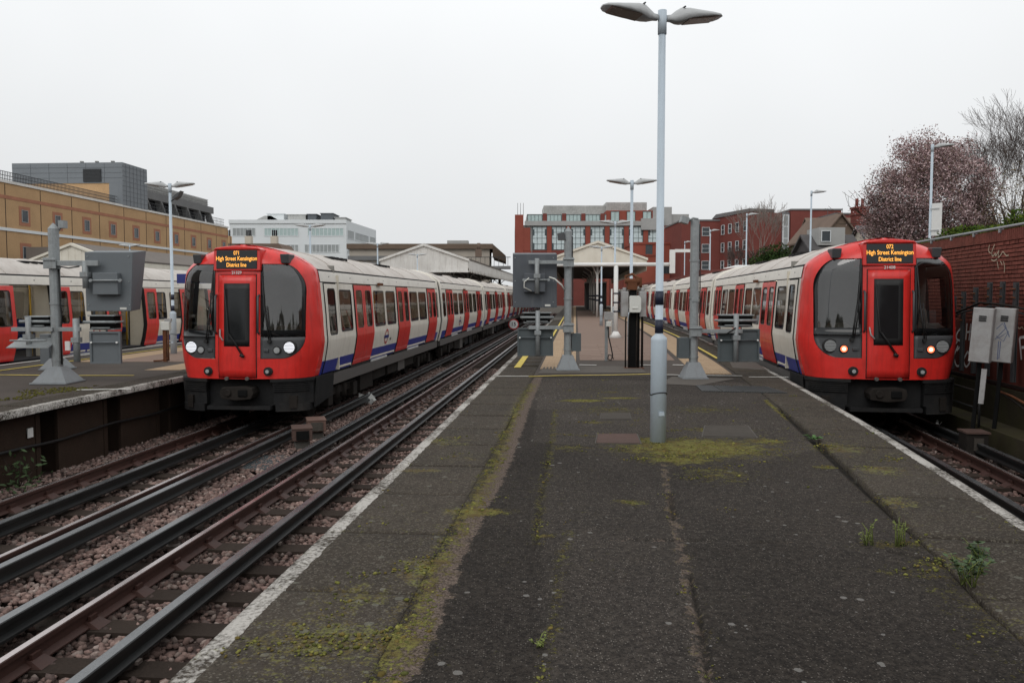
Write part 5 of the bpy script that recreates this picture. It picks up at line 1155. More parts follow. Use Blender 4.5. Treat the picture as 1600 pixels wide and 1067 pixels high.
def front_patch(fx0, fx1, z0, z1, pr, nu=8, nv=8, m=0, rim=None, mb=None, sx=1, back=.03, zs=None):
    mb = mb or MB(); zs = zs or list(np.linspace(z0, z1, nv + 1)); g = []
    for z in zs:
        a, b = fx0(z), fx1(z); g.append([FP(sx * (a + (b - a) * i / nu), z, pr) for i in range(nu + 1)])
    vs = [p for r in g for p in r]; W = nu + 1; nv = len(zs) - 1
    for j in range(nv):
        for i in range(nu):
            f = (j*W+i, j*W+i+1, (j+1)*W+i+1, (j+1)*W+i); mm = m
            if rim is not None and (i in (0, nu-1) or j in (0, nv-1)): mm = rim
            mb.f.append([len(mb.v) + k for k in (f if sx > 0 else f[::-1])]); mb.m.append(mm); mb.s.append(True)
    o = len(mb.v); mb.v += vs
    ring = list(range(W)) + [j*W + nu for j in range(1, nv+1)] + [nv*W + i for i in range(nu-1, -1, -1)] + [j*W for j in range(nv-1, 0, -1)]
    b0 = len(mb.v); mb.v += [(vs[k][0], vs[k][1] + back, vs[k][2]) for k in ring]; n = len(ring)
    for k in range(n): mb.f.append([o + ring[k], b0 + k, b0 + (k+1) % n, o + ring[(k+1) % n]]); mb.m.append(m if rim is None else rim); mb.s.append(False)
    return mb
K = lambda v: (lambda z: v)
def disc_stack(mb, x, z, items):                  # (radius, proud0, proud1, slot)
    for r, a, b, m in items: mb.tube([(x, FD(x, z) - a, z), (x, FD(x, z) - b, z)], r, 20, m)
def make_front(t, number, dest, head_on, tail_on):
    link('cab_shell', CABSHELL, t)
    zs = rows(ZW0 + .012, 2.66, 7)[:-1] + list(2.66 + .50 * np.sin(np.linspace(0, math.pi/2, 10)))
    for sx in (-1, 1):
        w = front_patch(K(.452), lambda z: xo(z) - .008, 0, 0, .004, 14, 8, 1, 0, None, sx, .02, zs).build('windscreen', ('black_gloss', 'glass_cab'), t)
        zs2 = list(1.78 - .405 * np.cos(np.linspace(0.02, math.pi/2, 10)))
        p = front_patch(K(.452), lambda z: xo(z) - .006, 0, 0, .003, 10, 8, 0, None, None, sx, .04, zs2).build('headlight_panel', 'charcoal_panel', t)
        hx, hz = sx * .965, 1.585
        mb = MB(); disc_stack(mb, hx, hz, [(.128, -.10, .035, 0), (.103, .03, .045, 1)])
        for q in range(-3, 4):
            if not head_on: mb.box(hx - .1*math.sqrt(1-(q/3.6)**2), hx + .1*math.sqrt(1-(q/3.6)**2), FD(hx, hz) - .049, FD(hx, hz) - .04, hz + q*.027 - .003, hz + q*.027 + .003, 0)
            else: mb.box(hx - .1*math.sqrt(1-(q/3.6)**2), hx + .1*math.sqrt(1-(q/3.6)**2), FD(hx, hz) - .049, FD(hx, hz) - .04, hz + q*.027 - .005, hz + q*.027 + .005, 2)
        mb.build('headlight', ('black_rubber', 'lamp_white' if head_on else 'lens_grey', 'cabinet_grey'), t)
        tx, tz = sx * .745, 1.535
        mb = MB(); disc_stack(mb, tx, tz, [(.078, -.10, .03, 0), (.058, .025, .038, 1), (.034, .03, .042, 2)])
        mb.build('tail_lamp', ('black_rubber',) + (('lamp_red', 'lamp_core') if tail_on else ('lens_grey', 'lens_grey')), t)
        mb = MB(); disc_stack(mb, sx*.585, 1.135, [(.082, -.08, .045, 0), (.055, .03, .07, 0), (.034, .05, .078, 1)]); mb.build('marker_lamp', ('black_rubber', 'lens_grey'), t)
        mb = MB(); y = FD(.55, 1.54); mb.box(sx*.55-.05, sx*.55+.05, y-.03, y+.02, 1.50, 1.56); mb.build('lamp_bracket', 'charcoal_panel', t, bevel=.01)
        # wiper: arm pair and blade
        mb = MB(); bx = sx*.62
        P0 = Vector(FP(bx, 1.70, .05)); P1 = Vector(FP(sx*.53, 2.35, .05)); P2 = Vector(FP(sx*.48, 2.45, .05))
        mb.tube([P0, P1], .014, 6); mb.tube([P0 + Vector((.03, 0, 0)), P1 + Vector((.05, 0, .02))], .009, 5); mb.tube([Vector(FP(sx*.485, 1.98, .035)), P1, Vector(FP(sx*.475, 3.0, .035))], .013, 5)
        mb.tube([P0 + Vector((0, .05, 0)), P0 - Vector((0, .03, 0))], .035, 8); mb.build('wiper', 'black_rubber', t)
        # roof corner camera housing, bumper with grille
        y = FD(.8, 3.26); mb = MB(); mb.hexa([(sx*.86-.075, y-.07, 3.18), (sx*.86+.075, y-.07, 3.18), (sx*.86+.075, y+.25, 3.18), (sx*.86-.075, y+.25, 3.18)], [(sx*.86-.085, y-.10, 3.36), (sx*.86+.085, y-.10, 3.36), (sx*.86+.085, y+.25, 3.36), (sx*.86-.085, y+.25, 3.36)]); mb.build('camera_housing', 'charcoal_panel', t, bevel=.015)
        mb = MB()
        def bump(x0, x1, z0, z1, pr, m=0, n=6):
            xs = np.linspace(x0, x1, n + 1)
            for u, v in zip(xs[:-1], xs[1:]):
                ya, yb = FD(u, 1.4) - pr, FD(v, 1.4) - pr
                u_, v_ = sx*u, sx*v; q = [(u_, ya, z0), (v_, yb, z0), (v_, yb+.35, z0), (u_, ya+.35, z0)]; q2 = [(a, b, z1) for a, b, c in q]
                if sx < 0: q, q2 = q[::-1], q2[::-1]
                mb.hexa(q, q2, m)
        bump(.62, 1.32, .93, .985, .03); bump(.66, 1.30, .50, .93, -.03); bump(.70, 1.26, .36, .50, .0)
        for q in range(5): bump(.66, 1.26, .745 + q*.037, .765 + q*.037, .005, 0)
        bump(.95, 1.08, .42, .66, .03, 1, 2)
        xs = 1.34; ya = FD(xs, 1.4); mb.hexa([(sx*1.28, ya, .40), (sx*1.33, ya, .40), (sx*1.30, 1.75, .50), (sx*1.2, 1.75, .50)][::1 if sx > 0 else -1], [(sx*1.34, ya, .985), (sx*1.36, ya, .985), (sx*1.33, 1.75, .97), (sx*1.2, 1.75, .97)][::1 if sx > 0 else -1])
        mb.build('bumper', ('bumper_black', 'underframe'), t)
    mb = MB(); y = FD(0, 1.2); mb.box(-.7, .7, y+.25, y+.4, .45, .98); mb.box(-.62, .62, y+.02, y+.25, .40, .47); mb.build('buffer_beam', 'bumper_black', t)
    mb = MB(); mb.prism([(-.30,-.11),(-.33,0),(-.28,.10),(.16,.12),(.30,.09),(.33,-.02),(.28,-.12),(0,-.15)], .34, 'y', y-.08); mb.box(.04, .22, y-.11, y-.05, -.07, .06, 1); mb.tube([(-.16, y-.12, .0), (-.16, y-.05, 0)], .07, 10); mb.box(-.08, .08, y+.2, y+.5, -.08, .08)
    o = mb.build('coupler', ('underframe', 'wall_void'), t, (0, 0, .735), bevel=.015)
    # gangway door in the middle of the front
    front_patch(K(-.375), K(.375), 1.005, 2.975, .004, 6, 14).build('door_gap', 'black_rubber', t)
    d = front_patch(K(-.36), K(.36), 1.02, 2.96, .014, 6, 14).build('cab_door', 'train_red', t)
    front_patch(K(-.255), K(.245), 1.61, 2.80, .019, 6, 10, 1, 0).build('door_window', ('black_rubber', 'black_gloss'), d)
    mb = MB(); mb.tube([FP(.10, 1.46, .05), FP(-.16, 1.86, .05), FP(-.235, 2.7, .04)], .012, 6); mb.tube([FP(.13, 1.46, .05), FP(-.13, 1.84, .05)], .008, 6); mb.tube([FP(.08, 1.45, .05), FP(.15, 1.42, .05)], .03, 8)
    mb.build('wiper', 'black_rubber', d)
    mb = MB(); mb.tube([FP(-.33, 1.93, .03), FP(-.315, 1.80, .06), FP(-.25, 1.72, .07)], .014, 6); mb.build('door_handle', 'cabinet_grey', d)
    for x in (-.415, .415):
        mb = MB(); mb.tube([FP(x, 1.85, .0), FP(x, 1.88, .06), FP(x, 2.55, .06), FP(x, 2.58, .0)], .02, 8); mb.build('grab_rail', 'charcoal_panel', t)
    for x in (-.2, .2): mb = MB(); mb.tube([FP(x, 1.0, -.02), FP(x, 1.0, .06)], .035, 10); mb.build('step_bracket', 'sole_grey', t)
    # destination display: upright box let into the dome, text on its flat face
    yf = FD(0, 3.10) - .055
    mb = MB(); mb.hexa([(-.455, yf+.012, 3.035), (.455, yf+.012, 3.035), (.455, yf+.6, 3.035), (-.455, yf+.6, 3.035)], [(-.455, yf+.045, 3.44), (.455, yf+.045, 3.44), (.455, yf+.6, 3.44), (-.455, yf+.6, 3.44)])
    tp = [(-.47, 3.435), (.47, 3.435), (.40, 3.475), (.2, 3.50), (0, 3.51), (-.2, 3.50), (-.40, 3.475)]; mb.prism(tp, .55, 'y', yf+.015)
    mb.build('display_surround', 'train_red', t, bevel=.018)
    mb = MB(); mb.hexa([(-.395, yf, 3.075), (.395, yf, 3.075), (.395, yf+.05, 3.075), (-.395, yf+.05, 3.075)], [(-.395, yf+.03, 3.425), (.395, yf+.03, 3.425), (.395, yf+.08, 3.425), (-.395, yf+.08, 3.425)])
    dd = mb.build('destination_display', 'black_gloss', t, bevel=.006)
    tilt = math.atan2(.03, .35)
    for body, z, s_ in ((number[0], 3.37, .105), (dest, 3.265, .112), ('District line', 3.145, .108)):
        me = rot_mesh(text_mesh('display_text', body, s_, 'display_orange'), Matrix.Rotation(R(90) - tilt, 4, 'X')); o = link('display_text', me, dd, (0, yf - .004 + (z - 3.075)*.0857, z)); o.scale = (.76, 1, 1)
    me = rot_mesh(text_mesh('unit_number', number[1], .078, 'sign_white'), Matrix.Rotation(R(90), 4, 'X')); link('unit_number', me, t, (0, FD(0, 3.0) - .035, 3.0))
    # driver's cab seen through the glass
    mb = MB(); mb.box(-1.25, 1.25, .75, 1.9, 1.0, 1.04, 1); mb.hexa([(-1.2,.5,1.5),(-.48,.25,1.5),(-.48,.95,1.5),(-1.2,.95,1.5)], [(-1.2,.45,1.86),(-.48,.2,1.86),(-.48,.95,1.98),(-1.2,.95,1.98)], 0)
    mb.hexa([(.48,.25,1.5),(1.2,.5,1.5),(1.2,.95,1.5),(.48,.95,1.5)], [(.48,.2,1.86),(1.2,.45,1.86),(1.2,.95,1.98),(.48,.95,1.98)], 0)
    mb.box(-1.3, 1.3, 1.9, 1.95, 1.0, 3.2, 1); mb.box(-1.02, -.78, 1.84, 1.9, 1.9, 2.75, 2); mb.box(.95, 1.15, 1.82, 1.9, 2.1, 2.75, 0); mb.build('cab_interior', ('interior_cream', 'interior_mid', 'rust_brown'), t)
    mb = MB(); mb.hexa([(.72,1.25,1.55),(1.2,1.25,1.55),(1.2,1.4,1.55),(.72,1.4,1.55)], [(.80,1.32,2.25),(1.12,1.32,2.25),(1.12,1.42,2.25),(.80,1.42,2.25)]); mb.box(.72, 1.2, .98, 1.4, 1.42, 1.55); mb.build('driver_seat', 'interior_cream', t, bevel=.06)
CABSHELL = cab_shell()
def make_train(name, label, pos, rz, number, dest, head, tail, near, ncars, pts=None):
    t = thing(name, label, 'train', pos, rz)
    make_front(t, number, dest, head, tail)
    if pts is None:
        add_car(t, True, near, (0, 0, 0), 0, roundel=6.15); y = CABL
        for i in range(ncars - 1): add_car(t, False, near, (0, y, 0), 0, roundel=5.0 if i == 0 else None); y += CARL
    else:
        for i, (p, a) in enumerate(pts): add_car(t, i == 0, near, p, a, roundel=None)
    return t
# left train, headlights on
yL = 15.05
tr_l = make_train('underground_train', 'red fronted train showing 071 with white headlights lit, left of the empty track', (track_b(yL), yL, RAILZ), -math.atan(HD), ('071', '21329'), 'High Street Kensington', True, False, (1,), 7)
# right train on the curve, tail lamps on
yR = 14.25; pts = []; Y = yR; prev = None
def advance(fn, Y, d):
    y2 = Y + d
    for _ in range(6):
        q = math.hypot(y2 - Y, fn(y2) - fn(Y)); y2 += d - q
    return y2
a0 = None
for i in range(7):
    d = CABL if i == 0 else CARL; Y2 = advance(track_r, Y, d); a = -math.atan2(track_r(Y2) - track_r(Y), Y2 - Y)
    if a0 is None: a0 = a; base = Vector((track_r(Y), Y, 0))
    v = Vector((track_r(Y), Y, 0)) - base; v.rotate(Matrix.Rotation(-a0, 3, 'Z')); pts.append(((v.x, v.y, 0), a - a0)); Y = Y2
tr_r = make_train('underground_train', 'red fronted train showing 072 with red tail lamps lit, beside the brick wall', (base.x, base.y, RAILZR), a0, ('072', '21408'), 'High Street Kensington', False, True, (-1,), 7, pts)
# open-doored train beyond the far-left platform
t3 = thing('underground_train', 'train standing with its red doors open beyond the far-left platform', 'train', (plat_c(17.75) - 1.45, 17.75, RAILZ), -math.atan(.05))
for i, op in ((-1, (0, 1, 2)), (0, (0, 1, 2)), (1, (0, 1, 2)), (2, ()), (3, ())):
    add_car(t3, False, (1,), (0, i * CARL, 0), 0, opened=op, roundel=5.0 if i == 0 else None)
# ------------------------------------------------------------------ lamp posts
def head_mesh():
    mb = MB(); xs = [.05, .10, .16, .22, .30, .42, .55, .65, .69]; hw = [.03, .035, .055, .09, .125, .14, .135, .10, .05]
    top = [.03, .035, .075, .105, .10, .075, .05, .035, .02]; bot = [-.03, -.035, -.05, -.045, -.03, -.02, -.012, -.006, .0]
    n = 10; vs = []
    for x, w, t, b in zip(xs, hw, top, bot):
        for k in range(n): a = math.pi * k / (n - 1); vs.append((x, w * math.cos(a), b + (t - b) * math.sin(a) ** .7))
    L_ = len(xs); fs = [(i*n+k, i*n+k+1, (i+1)*n+k+1, (i+1)*n+k) for i in range(L_-1) for k in range(n-1)] + [(i*n+n-1, i*n, (i+1)*n, (i+1)*n+n-1) for i in range(L_-1)]
    fs += [tuple(range(n))[::-1], tuple((L_-1)*n + k for k in range(n))]
    mb.add(vs, fs, 0, True); return mb.mesh('lamp_head', 'lamp_head_grey')
LH = head_mesh()
mb = MB(); mb.hexa([(.27,-.10,-.045),(.60,-.10,-.022),(.60,.10,-.022),(.27,.10,-.045)], [(.27,-.11,-.02),(.62,-.11,-.005),(.62,.11,-.005),(.27,.11,-.02)]); LG = mb.mesh('lamp_glass', 'lamp_head_glass')
mb = MB(); mb.tube([(.24, y, .098 - .5*y*y) for y in np.linspace(-.08, .08, 5)], .010, 5); LF = mb.mesh('hinge', 'charcoal_panel')
POSTM = {}
def post_mesh(H, bands, seed=0):
    k = (round(H, 2), bands)
    if k in POSTM: return POSTM[k]
    a = MB(); a.tube([(0,0,-.05), (0,0,1.12), (0,0,1.15), (0,0,1.19), (0,0,H-.28)], [.088, .088, .086, .043, .0385], 24, 0); a.cyl((0,0), .047, H-.30, H-.05, 20, 0); a.box(-.03, .03, -.095, -.08, .30, .34, 0)
    b = MB(); b.cyl((0,0), .0455, 1.20, 1.35, 20); b.cyl((0,0), .0455, 1.51, 1.66, 20)
    cl = MB(); cl.tube([(.092*math.cos(t), .092*math.sin(t), .52 + .035*abs(math.sin(t/1)) - .05*0) for t in np.linspace(0, 2*math.pi, 25)], .006, 5)
    POSTM[k] = (a.mesh('column', 'lamp_post_grey'), b.mesh('colour_band', 'band_navy'), cl.mesh('cable_tie', 'black_rubber')); return POSTM[k]
def lamp(x, y, H, label, rz=0, heads=(1, -1), z=0, bands=True, group='platform lamp posts', tilt=6):
    t = thing('lamp_post', label, 'lamp post', (x, y, z), rz, group); a, b, c = post_mesh(H, bands)
    link('column', a, t)
    if bands: link('colour_band', b, t); link('cable_tie', c, t)
    for s in heads:
        h = link('lamp_head', LH, t, (0, 0, H - .13)); h.rotation_euler = (0, R(-tilt), 0 if s > 0 else R(180))
        link('lamp_glass', LG, h); link('hinge', LF, h)
    return t
x, y = gp(1028, 690); lamp(x, y, 4.71, 'tall pale grey lamp post nearest the camera, in the middle of the mossy platform', R(14), tilt=5)
lamp(3.24, 21.7, 4.78, 'pale lamp post second along the middle platform, behind the black cable posts', 0)
lamp(at(961, 400, 33.4).x, 33.4, 4.78, 'third lamp post along the middle platform, before the canopy gable', 0)
lamp(at(940, 400, 44).x, 44, 4.4, 'small far lamp post showing against the cream canopy gable', 0)
lt = lamp(at(268, 400, 22.3).x, 22.3, 4.78, 'pale lamp post on the far-left platform, left of the 071 train', 0)
mb = MB(); mb.tube([(.03, 0, 4.25), (.22, -.05, 4.35)], .02, 6); mb.hexa([(.14,-.12,4.28),(.26,-.12,4.36),(.26,.12,4.36),(.14,.12,4.28)], [(.12,-.12,4.36),(.34,-.12,4.52),(.34,.12,4.52),(.12,.12,4.36)]); mb.build('camera', 'charcoal_panel', lt)
lamp(at(485, 400, 35).x, 35, 4.78, 'lamp post rising over the roof of the 071 train, before the white office', 0)
lamp(at(590, 400, 47).x, 47, 4.78, 'lamp post beside the brown flat roofed shed, left of the white gable', 0)
lamp(at(652, 400, 57.5).x, 57.5, 4.7, 'faint far lamp post standing before the white canopy gable', 0)
lamp(at(203, 400, 52).x, 52, 5.0, 'far lamp head showing over the left train, by the brick shopping block', 0)
for px, py, Y, lb in ((1457, 228, 27, 'single arm lamp post with a white sign, before the pink blossom tree'), (1268, 300, 38.8, 'single arm lamp post rising before the house roofs'), (1167, 335, 49, 'single arm lamp post before the large red brick block and bare tree'), (1110, 360, 61.5, 'small single arm lamp post by the brick office windows'), (1070, 378, 74, 'smallest single arm lamp post, farthest along the brick wall')):
    p = at(px, py, Y); lamp(p.x, Y, p.z - 1.0 + .1, lb, R(-8), (1,), 1.0, False, 'lamp posts behind the brick wall', 3)
p = at(1462, 343, 26.8)
t = thing('sign_board', 'blank white sign board strapped to the lamp post before the blossom tree', 'sign', (p.x - .06, 26.9, p.z), R(-50))
mb = MB(); mb.box(-.02, .30, -.012, .012, -.54, .54); mb.build('board', 'sign_white', t)
for z in (-.36, .36): mb = MB(); mb.box(-.06, .22, -.035, -.012, z-.02, z+.02); mb.build('bracket', 'lamp_head_grey', t)

# ------------------------------------------------------------------ driver's monitor posts
def pyramid(t, w, h, m='post_paint'):
    mb = MB(); a, b = w/2, .11; mb.hexa([(-a,-a,0),(a,-a,0),(a,a,0),(-a,a,0)], [(-a,-a,.03),(a,-a,.03),(a,a,.03),(-a,a,.03)]); c = a*.93
    mb.hexa([(-c,-c,.03),(c,-c,.03),(c,c,.03),(-c,c,.03)], [(-b,-b,h),(b,-b,h),(b,b,h),(-b,b,h)]); mb.build('base_plinth', m, t, bevel=.006)
def oct_post(t, r, z0, z1, cap=True):
    mb = MB(); mb.tube([(0,0,z0), (0,0,z1)], r, 12, 0, True, False)
    if cap: mb.tube([(0,0,z1), (0,0,z1+.11)], [r*1.05, .012], 12, 0, True, False)
    mb.build('post', 'galvanised', t)
    for z in (z0 + .12, z0 + (z1-z0)*.46, z0 + (z1-z0)*.72): mb = MB(); mb.tube([(0,0,z-.02), (0,0,z+.02)], r+.012, 12, 0, True, False); mb.build('band_clamp', 'galvanised', t)
def arm(t, x0, x1, z, y=0, h=.075, name='arm'):
    mb = MB(); mb.box(min(x0, x1), max(x0, x1), y-.035, y+.035, z-h/2, z+h/2); (mb.box(-.115, .115, y-.065, y-.04, z-.10, z+.10), mb.tube([(-.13, y-.09, z+.06), (.13, y-.09, z+.06)], .012, 6)) if x0 * x1 == 0 and x0 >= 0 or x0 < -.8 else None; mb.build(name, 'galvanised', t, bevel=.004)
def strut(t, x, z0, z1, y=-.02, r=.045):
    mb = MB(); mb.tube([(x, y, z0), (x, y, z1)], r, 10); mb.box(x-.07, x+.07, y-.07, y+.07, (z0+z1)/2-.04, (z0+z1)/2+.05); mb.build('strut', 'galvanised', t)
def flat_panel(t, x0, x1, z0, z1, y, name='panel', m='panel_green_grey'):
    mb = MB(); mb.box(x0, x1, y, y+.03, z0, z1); e = .035
    for b in ((x0, x0+e, z0, z1), (x1-e, x1, z0, z1), (x0+e, x1-e, z0, z0+e), (x0+e, x1-e, z1-e, z1)): mb.box(b[0], b[1], y-.03, y, b[2], b[3])
    zm = z0 + (z1-z0)*.66; mb.tube([(x0+.04, y-.05, zm), (x1-.04, y-.05, zm)], .016, 8)
    for x in (x0+.05, x1-.05): mb.tube([(x, y-.075, zm), (x, y-.045, zm)], .018, 8, 1)
    mb.build(name, (m, 'white_paint'), t)
def monitor(t, x0, x1, z0, z1, y):
    mb = MB(); mb.box(x0+.05, x1-.05, y+.02, y+.30, z0+.03, z1-.02, 1); mb.box(x0+.02, x1-.02, y, y+.32, z1-.022, z1, 0); mb.box(x0+.04, x1-.04, y+.02, y+.3, z0, z0+.03, 0)
    zc = (z0+z1)/2 + .01; mb.tube([(x0-.03, y-.05, zc), (x1+.03, y-.05, zc)], .027, 8, 0)
    for x in (x0-.02, x1+.02): mb.tube([(x, y-.05, zc), (x, y+.25, zc)], .02, 8, 0)
    mb.tube([(x0+.1, y-.02, z0+.04), (x1-.1, y-.02, z0+.04)], .016, 6, 0); mb.build('monitor', ('galvanised', 'wall_void'), t)
def hood(t, x0, x1, z0, z1, y, taper=0, m='hood_grey'):
    mb = MB(); mb.hexa([(x0, y, z0), (x1 - taper, y, z0), (x1 - taper, y+.38, z0+.03), (x0, y+.38, z0+.03)], [(x0, y, z1), (x1, y, z1), (x1 + taper, y+.42, z1+.05), (x0, y+.42, z1+.05)])
    mb.build('monitor_hood', m, t, bevel=.008)
    mb = MB(); xc, zc = (x0+x1)/2, (z0+z1)/2; mb.box(xc-.24, xc+.22, y-.14, y, zc-.24, zc+.16); mb.build('mount_box', m, t, bevel=.01)
    mb = MB(); mb.tube([(xc-.25, y-.18, zc+.02), (xc+.29, y-.18, zc+.02)], .018, 8)
    for q in (-.25, .29): mb.tube([(xc+q, y-.2, zc+.02), (xc+q, y-.16, zc+.02)], .03, 8)
    mb.build('clamp_bar', 'galvanised', t)
    mb = MB(); mb.box(x1-.26, x1-.14, y-.006, y, z0+.03, z0+.07); mb.build('label_plate', 'off_white', t)
    mb = MB()
    for q in (x0+.05, x1-.08):
        for w in (z0+.12, (z0+z1)/2, z1-.08): mb.tube([(q, y-.012, w), (q, y, w)], .013, 6)
    mb.build('bolts', 'galvanised', t, kind='stuff')
def side_box(t, x0, x1, z0, z1, y=-.06):
    mb = MB(); mb.box(x0, x1, y, y+.22, z0, z1); mb.box(x0-.004, x1+.004, y-.012, y, z0-.004, z1+.004); mb.build('junction_box', 'panel_green_grey', t, bevel=.004)
# middle platform, left
t = thing('monitor_post', 'monitor post with a large dark hood, on the left side of the middle platform', 'monitor post', (*gp(887, 578), 0), -math.atan(HD)*0, 'train driver monitor posts')
pyramid(t, .50, .33); oct_post(t, .085, .33, 3.0); arm(t, -.86, 0, 2.34, -.1); hood(t, -1.2, -.24, 1.36, 2.52, .02); strut(t, -.68, 1.66, 2.42, -.16, .05)
arm(t, -.86, 0, .93, -.1); strut(t, -.66, .33, 1.3, -.1, .05); monitor(t, -1.0, -.34, 1.02, 1.26, 0); flat_panel(t, -1.1, -.32, .31, .92, -.02); side_box(t, .09, .28, .42, .80)
mb = MB(); mb.tube([(-.42, -.14, 2.02), (-.3, -.16, 1.98), (-.15, -.14, 1.85), (-.085, -.06, 1.75)], .018, 6); mb.build('cable', 'off_white', t); mb = MB(); mb.tube([(-.85, -.16, 2.0), (-.95, -.17, 1.92), (-.96, -.16, 1.8), (-.8, -.14, 1.72)], .015, 6); mb.build('cable', 'off_white', t)
mb = MB(); mb.hexa([(-.22,-.09,2.82),(-.06,-.09,2.82),(-.06,.09,2.82),(-.22,.09,2.82)], [(-.24,-.08,2.96),(-.1,-.08,2.98),(-.1,.08,2.98),(-.24,.08,2.96)]); mb.tube([(-.1,0,2.9), (0,0,2.95)], .02, 6); mb.build('floodlight', 'charcoal_panel', t)
mb = MB(); mb.tube([(.09, -.02, 2.9), (.10, -.03, 2.0), (.105, -.04, 1.2), (.11, -.05, .8), (.10, -.04, .4)], .012, 5); mb.build('cable', 'black_rubber', t)
# middle platform, right
t = thing('monitor_post', 'monitor post with a small floodlight, on the right side of the middle platform', 'monitor post', (*gp(1083, 591), 0), 0, 'train driver monitor posts')
pyramid(t, .50, .32); oct_post(t, .085, .30, 3.08, False); arm(t, 0, .92, .93, -.1); strut(t, .80, .33, 1.27, -.1, .05); monitor(t, .50, 1.2, 1.0, 1.25, 0); flat_panel(t, .47, 1.28, .33, .97, -.02); side_box(t, -.30, -.1, .40, .80)
mb = MB(); mb.hexa([(-.30,-.10,3.04),(-.16,-.10,3.0),(-.16,.1,3.0),(-.30,.1,3.04)], [(-.26,-.10,3.16),(-.12,-.10,3.11),(-.12,.1,3.11),(-.26,.1,3.16)]); mb.tube([(-.14,0,3.06), (-.04,0,3.12), (.06,0,3.10)], .02, 6); mb.build('floodlight', 'galvanised', t)
mb = MB(); mb.tube([(.09, -.02, 3.0), (.1, -.03, 2.2), (.11, -.03, 1.5), (.10, -.05, 1.0), (.3, -.14, .86), (.6, -.15, .88), (.78, -.15, 1.0)], .012, 5); mb.build('cable', 'black_rubber', t)
mb = MB(); mb.box(-.06, .06, -.093, -.086, 1.5, 1.72); mb.build('warning_plate', 'galvanised', t)
# far-left platform
t = thing('monitor_post', 'grey post with a pointed cap, broad plinth and tilted hood, on the far-left platform', 'monitor post', (*gp(91, 598), 0), 0, 'train driver monitor posts')
pyramid(t, .68, .31); oct_post(t, .095, .31, 2.84); arm(t, 0, .87, 2.21, -.1, .095); hood(t, .55, 1.44, 1.33, 2.42, .02, .06, 'hood_mid'); strut(t, .62, 1.75, 2.25, -.1, .055)
arm(t, -.76, 0, 1.0, -.1); arm(t, .1, .5, 1.0, -.1); strut(t, .42, .40, 1.2, -.1, .06); strut(t, -.46, .5, 1.22, -.1, .05); monitor(t, -.62, -.12, 1.02, 1.24, 0); monitor(t, .56, 1.1, .98, 1.26, 0); flat_panel(t, .63, 1.2, .36, .96, -.02, 'panel', 'hood_mid')
mb = MB(); mb.hexa([(-.80,-.25,.66),(-.03,-.25,.66),(-.03,.15,.80),(-.80,.15,.80)][::1], [(-.78,-.25,.68),(-.05,-.25,.68),(-.05,.15,.83),(-.78,.15,.83)]); mb.tube([(-.7,-.27,.8), (-.04,-.27,.8)], .018, 6); mb.build('tilted_plate', 'galvanised', t)
mb = MB(); mb.box(.10, .20, -.02, .12, 2.86, 3.0); mb.tube([(.0,.05,2.75), (.14,.05,2.9)], .02, 6); mb.build('floodlight', 'galvanised', t)
mb = MB(); mb.tube([(.10, -.04, 2.1), (.115, -.05, 1.6), (.13, -.05, 1.2), (.11, -.06, .9), (.11, -.05, .35)], .015, 5); mb.tube([(.1, -.14, 2.16), (.35, -.16, 2.12), (.55, -.17, 2.15)], .013, 5); mb.build('cable', 'black_rubber', t, kind='stuff')
t = thing('equipment_post', 'short grey post with a narrow box, just behind the pointed monitor post', 'equipment post', (*gp(90, 577), 0), 0)
pyramid(t, .55, .25); mb = MB(); mb.box(-.32, -.12, -.1, .1, .12, .78); mb.build('cabinet', 'hood_mid', t, bevel=.01); mb = MB(); mb.box(-.05, .05, -.05, .05, .2, .8); mb.build('post', 'galvanised', t); mb = MB(); mb.box(.2, .3, -.04, 0, .42, .62); mb.build('number_plate', 'sign_white', t)

# ------------------------------------------------------------------ cable posts, meter posts, pipe gantry on the middle platform
t = thing('cable_post', 'pair of black cable posts carrying a white switch box and two grey boxes', 'cable post', (*gp(990, 575), 0))
mb = MB(); mb.box(-.22, .22, -.12, .12, 0, .012); mb.build('base_plate', 'rust_brown', t)
mb = MB(); mb.box(-.10, .045, -.05, .05, .01, 1.75); mb.box(.075, .125, -.04, .04, .01, 1.5); mb.build('post', 'wall_void', t)
for x, y in ((-.19, -.03), (-.125, -.08), (.06, -.07), (.17, -.03), (.20, .03)): mb = MB(); mb.tube([(x, y, .02), (x, y, 1.1), (x*.8, y, 1.25), (x*.8, y, 1.5)], .017, 6); mb.build('conduit', 'underframe', t)
mb = MB(); mb.prism([(-.13, 1.25), (.10, 1.25), (.12, 1.32), (.12, 1.56), (.08, 1.62), (-.11, 1.62), (-.13, 1.58)], .16, 'y', -.24); mb.box(-.08, .05, -.255, -.24, 1.33, 1.37); mb.build('switch_box', 'off_white', t, bevel=.02)
for x in (-.215, .185): mb = MB(); mb.box(x-.075, x+.075, -.1, .1, 1.15, 1.72); mb.tube([(x, 0, 1.72), (x, 0, 1.80)], .05, 8); mb.build('terminal_box', 'cabinet_grey', t, bevel=.015)
mb = MB(); mb.box(-.16, .05, -.1, .1, 1.75, 1.98); mb.tube([(-.15, 0, 1.9), (-.2, 0, 2.05), (-.05, 0, 2.1), (.1, 0, 2.0), (.15, 0, 1.8)], .035, 8); mb.tube([(-.22, -.05, 1.95), (.1, -.05, 1.93)], .06, 10); mb.box(.02, .16, -.06, .06, 1.84, 2.02); mb.build('winch', 'rust_brown', t)
t = thing('meter_post', 'thin pale post with small meter box and hanging black cable, left of the cable posts', 'meter post', (*gp(948, 564), 0), 0, 'meter posts')
